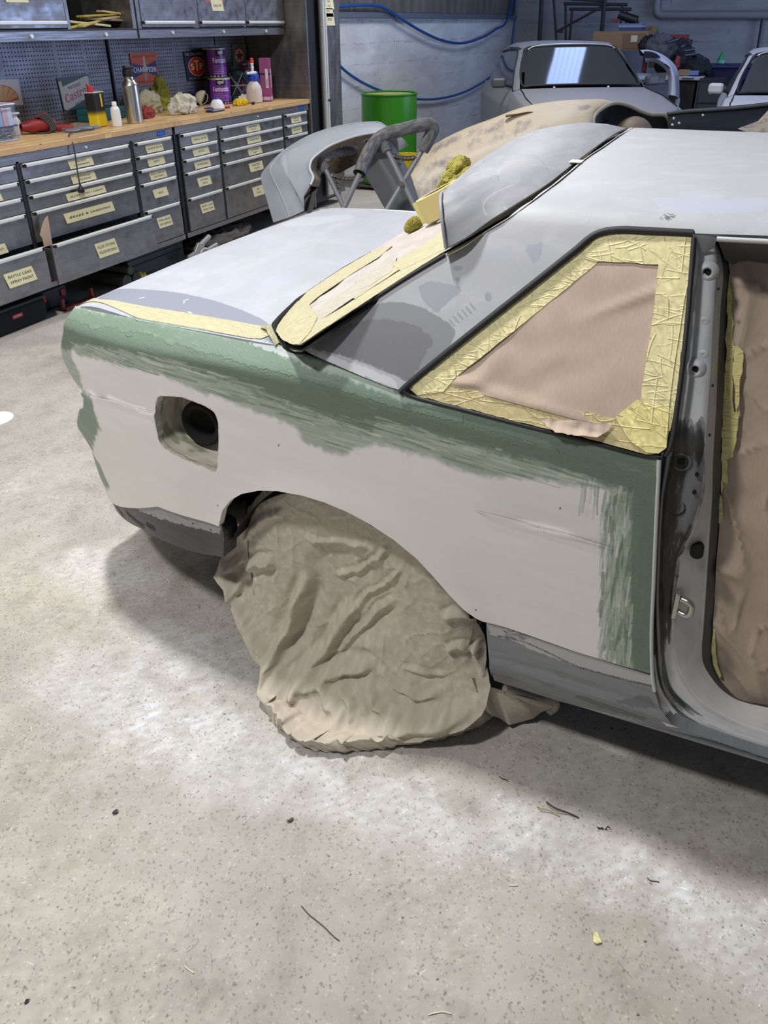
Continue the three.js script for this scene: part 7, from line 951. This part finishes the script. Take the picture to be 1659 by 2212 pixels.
// ---------------------------------------------------------------- clutter at the far wall
{
  const f = (px, py, z) => at(px, py, 2, z), ZB = -12.4;
  const P = (px, py) => f(px, py, ZB), st = std(0x2a2a2e, 0.6), t = thing('steel_rack', 'tall dark steel frame leaning in the far corner above the grey saloon', 'rack');
  const bar = (a, b, r = 0.03) => put('bar', rod(P(...a), P(...b), r), st, t);
  bar([1172, -30], [1165, 90], 0.035); bar([1195, -20], [1202, 90], 0.02); bar([1308, -20], [1298, 90], 0.035); bar([1222, 8], [1222, 90], 0.02); bar([1236, 22], [1230, 90], 0.02); bar([1345, 8], [1340, 60], 0.02); bar([1355, 20], [1352, 60], 0.02); bar([1218, 8], [1355, 10], 0.026); bar([1230, 20], [1364, 20], 0.026); bar([1200, 70], [1305, 12], 0.02); bar([1200, -4], [1305, 3], 0.02); bar([1208, 68], [1216, 68], 0.02);
  for (const px of [1172, 1202, 1298]) { const p = P(px, 90); put('upright', rod(p, V(p.x, 0, p.z), 0.03), st, t); }
  const pipe = thing('wall_pipe', 'grey duct pipe running along the far wall with one bend', 'pipe'); put('run', tube([f(1425, -60, Z_FAR + 0.1), f(1420, 0, Z_FAR + 0.1), f(1418, 22, Z_FAR + 0.1), f(1424, 31, Z_FAR + 0.1), f(1445, 32, Z_FAR + 0.1), f(1660, 32, Z_FAR + 0.1), f(1900, 33, Z_FAR + 0.1)], 0.06, 90, 12), std(0x7d7f80, 0.6), pipe); put('drop', rod(f(1647, 37, Z_FAR + 0.1), f(1634, 120, Z_FAR + 0.1), 0.018), blackTip, pipe);
  const place = (px, py, z) => f(px, py, z);
  const carton = (label, px0, py0, px1, py1, z, d, m, name = 'carton', cat = 'box', extra) => { const a = place(px0, py0, z), b = place(px1, py1, z), t2 = thing(name, label, cat, (a.x + b.x) / 2, b.y, z - d / 2); put('carton', box(Math.abs(b.x - a.x), Math.abs(a.y - b.y), d, 0, Math.abs(a.y - b.y) / 2, 0, 0.006), m, t2); if (extra) extra(t2, Math.abs(b.x - a.x), Math.abs(a.y - b.y)); return t2; };
  const card = std(0x9a7c5c, 0.85), card2 = std(0x84694c, 0.85);
  carton('large brown cardboard box with an open dark front on the far clutter', 1282, 68, 1396, 108, -11.6, 0.7, card, 'cardboard_box', 'box', (t2, w, h) => { put('open_face', box(w * 0.42, h * 0.8, 0.02, w * 0.27, h * 0.48, 0.352, 0.004), card2, t2); put('paper_tag', box(0.1, 0.09, 0.004, w * 0.26, h * 0.6, 0.366, 0.001), std(0xd8cdb6, 0.8), t2); });
  ['pale blue', 'grey white', 'slate', 'dull violet'].forEach((n, i) => carton(n + ' folder in the pile on top of the cardboard box', 1335 + i, 51 + i * 4, 1388 - i, 55 + i * 4, -11.7, 0.4, std([0x6f7fa0, 0x9aa0ac, 0x47506a, 0x57507a][i], 0.7), 'folder', 'folder'));
  { const p = place(1358, 48, -11.8), t2 = thing('power_tool', 'dark power tool lying on the pile of folders', 'tool', p.x, place(1358, 52, -11.8).y, p.z); const c = new THREE.CylinderGeometry(0.06, 0.07, 0.3, 18); c.rotateZ(1.25); c.translate(-0.02, 0.09, 0); put('motor', c, blackTip, t2); put('grip', rod(V(0.1, 0.06, 0), V(0.14, -0.005, 0.02), 0.03), blackTip, t2); put('red_cap', box(0.09, 0.05, 0.08, -0.22, 0.05, 0, 0.01), std(0x8b2c34, 0.6), t2); }
  carton('small yellow and red box against the far wall', 1401, 58, 1417, 70, Z_FAR + 0.15, 0.1, std(0x8a8a3c, 0.7), 'packet_box', 'box', (t2, w, h) => put('red_print', box(w * 0.45, h * 0.9, 0.006, -w * 0.25, h / 2, 0.053, 0.001), std(0x9c4a34, 0.7), t2));
  { const t2 = carton('red steel shelf top behind the engine parts', 1396, 76, 1482, 84, -12.1, 0.45, std(0x8a2a2a, 0.5), 'red_shelf', 'shelf'); for (const x of [-0.28, 0, 0.27]) put('upright', box(0.06, 0.5, 0.05, x, -0.24, 0.18, 0.006), std(0x7c2626, 0.5), t2); put('back_board', box(0.6, 0.42, 0.03, 0.05, -0.22, -0.1, 0.004), card2, t2); const foot = t2.position.y; for (const x of [-0.3, 0.3]) put('leg', rod(V(x, -foot, -0.15), V(x, 0, -0.15), 0.02), st, t2); }
  const lump = (name, label, cat, px, py, z, sx, sy, sz, c, seed, amp = 0.06, f = 6) => { const p = place(px, py, z), g0 = new THREE.SphereGeometry(1, 40, 28); g0.scale(sx, sy, sz); g0.translate(p.x, p.y, p.z); return tag(put(name, rumple(g0, amp, f, seed, 3), std(c, 0.7)), label, cat); };
  lump('engine_casting', 'dusty grey engine casting on the left of the parts pile', 'engine part', 1428, 103, -11.0, 0.2, 0.16, 0.16, 0x55565a, 3); lump('engine_casting', 'large black engine casting at the middle of the parts pile', 'engine part', 1455, 128, -11.55, 0.27, 0.27, 0.2, 0x1a1b1f, 5); lump('exhaust_box', 'dark silencer box under the thin pipes in the parts pile', 'engine part', 1490, 138, -11.1, 0.25, 0.12, 0.14, 0x1d2026, 9); lump('engine_casting', 'low black casting at the right end of the parts pile', 'engine part', 1505, 152, -10.75, 0.18, 0.12, 0.12, 0x15171c, 12); lump('engine_casting', 'black lump beside the cardboard box edge', 'engine part', 1402, 100, -11.3, 0.14, 0.12, 0.15, 0x16171b, 15); lump('red_rag', 'small red rag in the parts pile', 'rag', 1463, 138, -10.7, 0.035, 0.1, 0.04, 0x8b3a34, 17, 0.02, 12);
  [[1470, 102, 1494, 92], [1476, 110, 1500, 106], [1478, 120, 1502, 116], [1440, 92, 1466, 84], [1488, 98, 1494, 88]].forEach(([a, b, c, d], i) => tag(put('metal_pipe', rod(place(a, b, -10.8), place(c, d, -10.9), 0.022), std(0x4a4d54, 0.4, 0.5)), ['thick bent', 'short straight', 'lowest straight', 'slanting upper', 'upright stub'][i] + ' metal pipe in the parts pile', 'pipe'));
  { // desk under the pile
    const a = place(1466, 168, -10.6), b = place(1512, 160, -10.6), t2 = thing('workshop_desk', 'cluttered low desk with a white top under the parts pile', 'desk', a.x, 0, -10.8); put('top', box(1.25, 0.05, 0.7, -0.28, a.y, 0, 0.008), std(0xb9bcc4, 0.5), t2); put('pedestal', box(0.34, a.y - 0.04, 0.6, 0.08, (a.y - 0.04) / 2, 0, 0.008), std(0x1d1a1c, 0.6), t2); put('side_panel', box(0.04, a.y - 0.04, 0.66, 0.3, (a.y - 0.04) / 2, 0, 0.006), std(0x5b5d66, 0.6), t2); put('side_panel', box(0.04, a.y - 0.04, 0.66, -0.86, (a.y - 0.04) / 2, 0, 0.006), std(0x5b5d66, 0.6), t2);
    carton('small tan carton on the desk before the parts pile', 1466, 151, 1488, 164, -10.5, 0.2, card, 'small_carton'); carton('pale blue plastic pouch on the desk', 1488, 153, 1508, 163, -10.5, 0.2, std(0x6d86b8, 0.5), 'pouch', 'pouch'); carton('sheet of white paper on the desk edge', 1470, 166, 1496, 168, -10.35, 0.25, std(0xd5d8e4, 0.6), 'paper_sheet', 'paper');
    const p = place(1520, 170, -10.3), t3 = thing('drawer_unit', 'small dark drawer unit standing right of the desk', 'drawers', p.x + 0.12, 0, p.z - 0.15); put('body', box(0.34, p.y, 0.4, 0, p.y / 2, 0, 0.008), std(0x25262c, 0.6), t3); for (let i = 0; i < 3; i++) { const d = put('drawer', box(0.3, p.y * 0.27, 0.02, 0, p.y * (0.2 + i * 0.3), 0.205, 0.004), std(0x3a3c45, 0.55), t3); put('knob', new THREE.SphereGeometry(0.016, 12, 8).translate(0, p.y * (0.2 + i * 0.3), 0.222), alu, d); }
  }
  { const a = place(1540, 150, -10.9), t2 = thing('blue_bin', 'large dark blue plastic bin before the far wall', 'bin', a.x + 0.22, 0, -11.4), R = [[0.22, 0.25, 0], [0.3, 0.3, a.y - 0.06], [0.31, 0.31, a.y]].map(([w, d, y]) => { const o = rounded([[-w, -d], [w, -d], [w, d], [-w, d]], 0.06, 4).map(([x, z]) => V(x, y, z)); return rail([...o, o[0]], 48); }); put('body', grid(48, 2, (s, q) => R[Math.round(q * 2)][Math.round(s * 48)]), std(0x131c3c, 0.5), t2); put('lid', box(0.66, 0.05, 0.66, 0, a.y + 0.026, 0, 0.02), std(0x10214e, 0.5), t2);
    const g = place(1552, 148, -11.0), t3 = thing('green_bottle', 'slim green bottle with a pale label standing on the blue bin', 'bottle', g.x, a.y + 0.052, -11.3); const gm = std(0x2b8a4c, 0.3); const hh = place(1555, 113, -11.1).y - a.y - 0.052; put('body', lathe([[0.001, 0], [0.055, 0], [0.058, 0.01], [0.055, hh * 0.4], [0.03, hh * 0.68], [0.014, hh * 0.96], [0.012, hh], [0.001, hh]], 24), gm, t3); put('label', lathe([[0.0585, 0.02], [0.0575, hh * 0.32]], 24), std(0x6f9cb0, 0.5), t3); }
  { // white bumper leaning by the desk
    const c8 = (l, d) => { const o = []; for (let i = 0; i < l.length; i += 2) o.push(dep(1200 + l[i] / 3.614, l[i + 1] / 3.614, d)); return o; }, wm = std(0xc6cbd8, 0.45), t2 = thing('white_bumper', 'white bumper cover with lamp cutouts stood on end beside the grey saloon', 'bumper');
    put('outer_skin', loft([c8([660, 390, 720, 388, 800, 408, 880, 455, 935, 510, 960, 570, 967, 650, 968, 775], 9.9), c8([690, 420, 760, 415, 830, 450, 890, 500, 915, 545, 930, 590, 938, 660, 940, 750], 9.75), c8([700, 470, 760, 462, 830, 485, 880, 530, 900, 570, 908, 610, 905, 670, 900, 742], 9.75), c8([705, 490, 750, 480, 810, 505, 855, 545, 875, 585, 880, 620, 880, 680, 878, 745], 9.95)], 40, 3), wm, t2); put('lamp_cutout', loft([c8([690, 400, 740, 402, 790, 420, 820, 445], 9.73), c8([690, 452, 740, 452, 785, 455, 815, 452], 9.72)], 16, 2), blackPlain, t2); put('lamp_cutout', loft([c8([838, 490, 870, 505, 900, 535], 9.7), c8([850, 505, 875, 525, 898, 540], 9.7)], 12, 2), blackPlain, t2); put('support_foot', rod(c8([955, 770], 9.9)[0], c8([955, 770], 9.9)[0].setY(0), 0.03), wm, t2); put('far_tip', loft([c8([745, 570, 800, 568, 872, 566], 9.9), c8([770, 655, 810, 648, 850, 640], 9.8)], 12, 2), std(0x6c7078, 0.4), t2); }
}
// ---------------------------------------------------------------- dust sheet over the rear wheel
{
  // the sheet as depth over (u, y): over the tyre face, out over the lower wall, on to the floor
  const WC = [0.02, 0.315], WR = 0.31;
  const seg = (u, y, a, b) => { const dx = b[0] - a[0], dy = b[1] - a[1], t = clamp(((u - a[0]) * dx + (y - a[1]) * dy) / (dx * dx + dy * dy)); return [Math.hypot(u - a[0] - t * dx, y - a[1] - t * dy), t]; };
  const base = (u, y) => {
    const r = Math.hypot(u - WC[0], y - WC[1]), face = lerp(0.70, 0.60, smooth(WR * 0.94, WR * 1.35, r) * smooth(0.12, 0.28, y));
    const out = 0.14 * Math.pow(smooth(0.16, 0.0, y), 1.3) + 0.03 * smooth(0.3, 0.08, y), hub = -0.018 * smooth(0.16, 0.1, r);
    return face + out + hub + 0.012 * smooth(WR * 0.98, WR * 0.8, r) * smooth(-0.02, 0.1, u);
  };
  const flat = surface((u, y) => V(u, y, base(u, y)), -0.5, 0.6, 0.0, 0.7);
  const q = (list) => trace(flat, list);
  // folds: [line, height, half width]
  const folds = [
    [q([[668, 1225], [660, 1270], [640, 1325], [612, 1385], [578, 1440], [572, 1475], [600, 1500], [622, 1530]]), 0.034, 0.020],
    [q([[770, 1290], [735, 1350], [710, 1400], [670, 1445], [636, 1480], [628, 1515]]), 0.026, 0.018], [q([[860, 1290], [800, 1335], [745, 1385], [715, 1430]]), 0.012, 0.012],
    [q([[640, 1488], [700, 1460], [760, 1440], [820, 1436]]), 0.022, 0.016], [q([[470, 1240], [505, 1225], [560, 1215], [600, 1212]]), 0.016, 0.014], [q([[468, 1238], [500, 1282], [520, 1268], [540, 1225]]), 0.02, 0.012],
    [q([[485, 1260], [520, 1330], [560, 1400], [575, 1450]]), 0.014, 0.012], [q([[820, 1440], [850, 1475], [900, 1500], [960, 1505]]), 0.008, 0.008], [q([[870, 1445], [920, 1452], [966, 1450]]), 0.006, 0.007], [q([[640, 1520], [700, 1560], [780, 1580], [850, 1578], [930, 1560], [1030, 1530]]), 0.022, 0.016],
    [q([[720, 1480], [745, 1520], [760, 1560]]), 0.012, 0.010], [q([[690, 1470], [700, 1520], [740, 1560]]), 0.012, 0.010], [q([[800, 1480], [810, 1530], [860, 1565]]), 0.01, 0.010], [q([[960, 1340], [1000, 1320], [1040, 1330]]), 0.014, 0.012], [q([[960, 1400], [1000, 1390], [1045, 1400]]), 0.012, 0.011], [q([[1040, 1370], [1030, 1420], [1045, 1460]]), 0.012, 0.010],
    [q([[620, 1090], [560, 1130], [520, 1170]]), 0.01, 0.012], [q([[660, 1160], [720, 1170], [800, 1180]]), 0.008, 0.010], [q([[720, 1250], [790, 1220], [850, 1180]]), 0.008, 0.009], [q([[745, 1330], [800, 1280], [880, 1230]]), 0.007, 0.008], [q([[590, 1540], [640, 1575], [665, 1600]]), 0.018, 0.012],
  ];
  const sheet = (u, y) => {
    let z = base(u, y); const wx = u + 0.008 * n2(u * 7, y * 7), wy = y + 0.008 * n2(u * 7 + 40, y * 7);
    for (const [line, h, w] of folds) { let d = 9, tt = 0; for (let i = 0; i < line.length - 1; i++) { const [e, t] = seg(wx, wy, line[i], line[i + 1]); if (e < d) { d = e; tt = (i + t) / (line.length - 1); } } const taper = smooth(0, 0.18, tt) * smooth(1, 0.85, tt); const ww = w * 0.8; z += h * 1.3 * taper * (Math.exp(-((d / ww) ** 2)) - 0.3 * Math.exp(-(((d - ww * 1.8) / ww) ** 2))); }
    z += 0.0035 * (Math.pow(ridge(u * 4 + y * 2.5, y * 3 - u * 1.5), 7) - 0.2) + 0.0022 * (Math.pow(ridge(u * 8 - y * 6 + 5, y * 6 + u * 3), 9) - 0.1) + 0.0007 * (Math.pow(ridge(u * 17 + y * 8, y * 15 - u * 7), 8) - 0.1) + 0.0003 * n2(u * 80, y * 80);
    return V(u, Math.max(0.004, y + 0.004 * n2(u * 20, y * 20)), z);
  };
  const outline = q([[462, 1246], [470, 1225], [482, 1190], [500, 1150], [525, 1115], [545, 1085], [570, 1060], [640, 1050], [760, 1080], [850, 1140], [930, 1210], [985, 1270], [1025, 1330], [1048, 1375], [1052, 1440], [1060, 1480], [1052, 1520], [1040, 1545], [1000, 1580], [930, 1600], [850, 1610], [740, 1620], [668, 1612], [650, 1585], [606, 1556], [585, 1535], [570, 1505], [562, 1460], [530, 1400], [506, 1350], [486, 1290]]);
  const clothTex = grain(512, 512, (x, y) => { const v = ((x ^ y) & 1) * 4 + n2(x * 0.02, y * 0.02) * 5 + n2(x * 0.6, y * 0.6) * 4 + Math.max(0, fbm(x / 70, y / 70, 3) - 0.1) * 26; return [190 + v, 181 + v, 165 + v]; }); clothTex.wrapS = clothTex.wrapT = THREE.RepeatWrapping;
  const m = std(0xffffff, 0.92, 0, { map: clothTex, side: THREE.DoubleSide });
  const t = thing('dust_sheet', 'crumpled beige cotton dust sheet draped over the rear wheel down to the floor', 'sheet');
  put('drape', panel(dense(outline, 0.012), sheet, { cell: 0.005, thick: 0.003, uv: [0, 0, 0.3, 0.3] }), m, t, 'main drape over the wheel');
  // over the tread, back into the arch
  const top = []; for (let i = 0; i <= 24; i++) { const a = Math.PI * (1.12 - 1.2 * i / 24); top.push([WC[0] + Math.cos(a) * 0.326, WC[1] + Math.sin(a) * 0.318]); }
  put('top_fold', loft([top.map(([u, y]) => V(u, y, base(u, y) + 0.004)), top.map(([u, y]) => V(u, y + 0.004, 0.6)), top.map(([u, y]) => V(u, y, 0.46))], 48, 4), m, t);
  // hem lying on the floor, in two layers
  const hemAt = (px, py, h) => at(px, py, 1, h);
  const h0 = [[576, 1500], [590, 1540], [640, 1590], [668, 1600], [740, 1600], [850, 1592], [940, 1575], [1030, 1545], [1060, 1520]].map(([x, y]) => hemAt(x, y, 0.045)), h1 = [[570, 1512], [584, 1550], [640, 1600], [666, 1612], [740, 1617], [850, 1606], [950, 1590], [1045, 1556], [1066, 1528]].map(([x, y]) => hemAt(x, y, 0.02)), h2 = [[572, 1522], [588, 1560], [632, 1592], [660, 1616], [740, 1624], [850, 1613], [955, 1596], [1050, 1562], [1072, 1532]].map(([x, y]) => hemAt(x, y, 0.003)), h3 = h0.map((p) => V(p.x, 0.006, p.z - 0.1));
  const wav = (r, a, s) => smoothLine(r, 60).map((p, i) => V(p.x + a * n2(i * 0.35, s), Math.max(0.002, p.y + a * 0.6 * n2(i * 0.3, s + 9)), p.z + a * n2(i * 0.4, s + 5)));
  put('hem', loft([wav(h3, 0.006, 1), wav(h0, 0.014, 2), wav(h1, 0.01, 3), wav(h2, 0.006, 4)], 120, 6), m, t, 'hem spread on the concrete');
  // the gathered corner under the rocker
  const fan = (pts, d) => pts.map(([x, y, h]) => at(x, y, 1, h));
  const f = [fan([[1012, 1470, 0.16], [1008, 1490, 0.13], [1020, 1515, 0.09], [1040, 1530, 0.06]]), fan([[1018, 1464, 0.17], [1030, 1492, 0.13], [1048, 1522, 0.08], [1062, 1545, 0.035]]), fan([[1026, 1465, 0.165], [1044, 1488, 0.12], [1066, 1520, 0.075], [1080, 1552, 0.02]]), fan([[1036, 1472, 0.15], [1062, 1490, 0.115], [1085, 1528, 0.06], [1100, 1566, 0.004]]), fan([[1048, 1478, 0.15], [1082, 1496, 0.12], [1108, 1530, 0.07], [1124, 1560, 0.012]]), fan([[1060, 1484, 0.14], [1105, 1500, 0.10], [1136, 1530, 0.055], [1152, 1552, 0.006]]), fan([[1075, 1490, 0.13], [1125, 1505, 0.10], [1155, 1522, 0.07], [1170, 1538, 0.03]]), fan([[1085, 1492, 0.12], [1140, 1508, 0.09], [1180, 1520, 0.06], [1200, 1528, 0.03]])];
  f.forEach((r, i) => { if (i % 2) r.forEach((p, k) => { p.addScaledVector(EYE.clone().sub(p).normalize(), 0.022 * (k > 0 ? 1 : 0.5)); }); });
  put('gathered_corner', loft(f, 24, 5), m, t, 'gathered corner trailing under the rocker'); put('rolled_edge', tube([[1090, 1488, 0.125], [1130, 1502, 0.10], [1165, 1513, 0.08], [1190, 1514, 0.06], [1199, 1524, 0.04], [1185, 1536, 0.02]].map(([x, y, h]) => at(x, y, 1, h)), 0.013, 40, 10), m, t);
}
// ---------------------------------------------------------------- litter on the floor
{
  const F = (px, py, h = 0.0015) => at(px, py, 1, h);
  const flake = (name, label, cat, pts, c, h = 0.002, curl = 0.004) => { const P = pts.map(([x, y]) => F(x, y, h)), o = P.map((p) => [p.x, -p.z]), S = (a, b) => V(a, h + curl * (0.5 + n2(a * 60, b * 60)), -b); return tag(put(name, panel(o, S, { cell: 0.006, thick: 0.0008 }), std(c, 0.8)), label, cat); };
  { const p = F(-8, 905), t = thing('sanding_disc', 'white sanding disc lying flat on the floor at the left edge', 'disc', p.x, 0.0015, p.z); const g = new THREE.CylinderGeometry(0.075, 0.075, 0.003, 40); put('disc', g, std(0xe8e8ea, 0.8), t); put('centre_hole', new THREE.CylinderGeometry(0.009, 0.009, 0.0034, 16), std(0x6a6660, 0.8), t); }
  flake('tape_scrap', 'pale yellow scrap of masking tape alone on the foreground floor', 'tape', [[1283, 2010], [1290, 2014], [1296, 2030], [1299, 2038], [1288, 2041], [1281, 2036]], 0xe6e0a4);
  flake('dark_chip', 'dark slate paint chip on the left foreground floor', 'chip', [[242, 1757], [250, 1750], [257, 1752], [252, 1758], [244, 1760]], 0x3a3640); flake('dark_chip', 'dark paint chip at the bottom left corner of the floor', 'chip', [[52, 2168], [58, 2161], [65, 2159], [60, 2166], [54, 2170]], 0x3c3944); flake('dark_chip', 'narrow dark paint chip near the middle of the foreground floor', 'chip', [[618, 1773], [628, 1768], [635, 1767], [630, 1775], [622, 1777]], 0x5a504c); flake('leaf_scrap', 'thin dark leaf scrap in the dust right of the wheel', 'scrap', [[1288, 1791], [1296, 1787], [1308, 1790], [1321, 1794], [1306, 1792], [1297, 1791]], 0x3f3a32, 0.002, 0.012);
  const line = (name, label, pts, c, r) => tag(put(name, tube(pts.map(([x, y, h]) => F(x, y, h || 0.002)), r, 40, 6), std(c, 0.8)), label, 'thread');
  line('thread', 'long dark thread on the foreground floor below the dust sheet', [[651, 1957], [668, 1976], [688, 1992], [704, 2006], [722, 2024], [733, 2032]], 0x5a5346, 0.0011); line('wire', 'bent dark wire scrap beside the car shadow', [[1180, 1732, 0.003], [1188, 1738, 0.01], [1200, 1746, 0.012], [1225, 1755, 0.006], [1250, 1766, 0.003]], 0x4a4438, 0.0018); line('tape_curl', 'cream curl of tape beside the wire scrap', [[1160, 1740, 0.004], [1168, 1744, 0.01], [1190, 1750, 0.008], [1208, 1762, 0.003]], 0xc9bc94, 0.0016); line('fibre', 'small dark forked fibre in the white dust at the right', [[1398, 1896], [1405, 1902], [1411, 1903], [1424, 1905]], 0x4a4640, 0.0009); line('fibre', 'thin short dark fibre inside the car shadow edge', [[1078, 1677], [1085, 1682], [1092, 1684], [1098, 1688]], 0x3c3832, 0.0009);
  line('straw', 'pale straw shred at the bottom of the floor', [[925, 2192], [945, 2187], [960, 2186], [975, 2190]], 0xe4dec4, 0.0012); line('straw', 'pale straw shred in the middle of the foreground', [[1100, 1912], [1110, 1913], [1118, 1912]], 0xe6e0c8, 0.0012); line('straw', 'pale bent straw at the lower left centre', [[398, 2087], [410, 2096], [418, 2102]], 0xe4dec4, 0.0011);
}
scene.traverse((o) => { if (o.isMesh) o.receiveShadow = true; });
renderer.render(scene, camera);
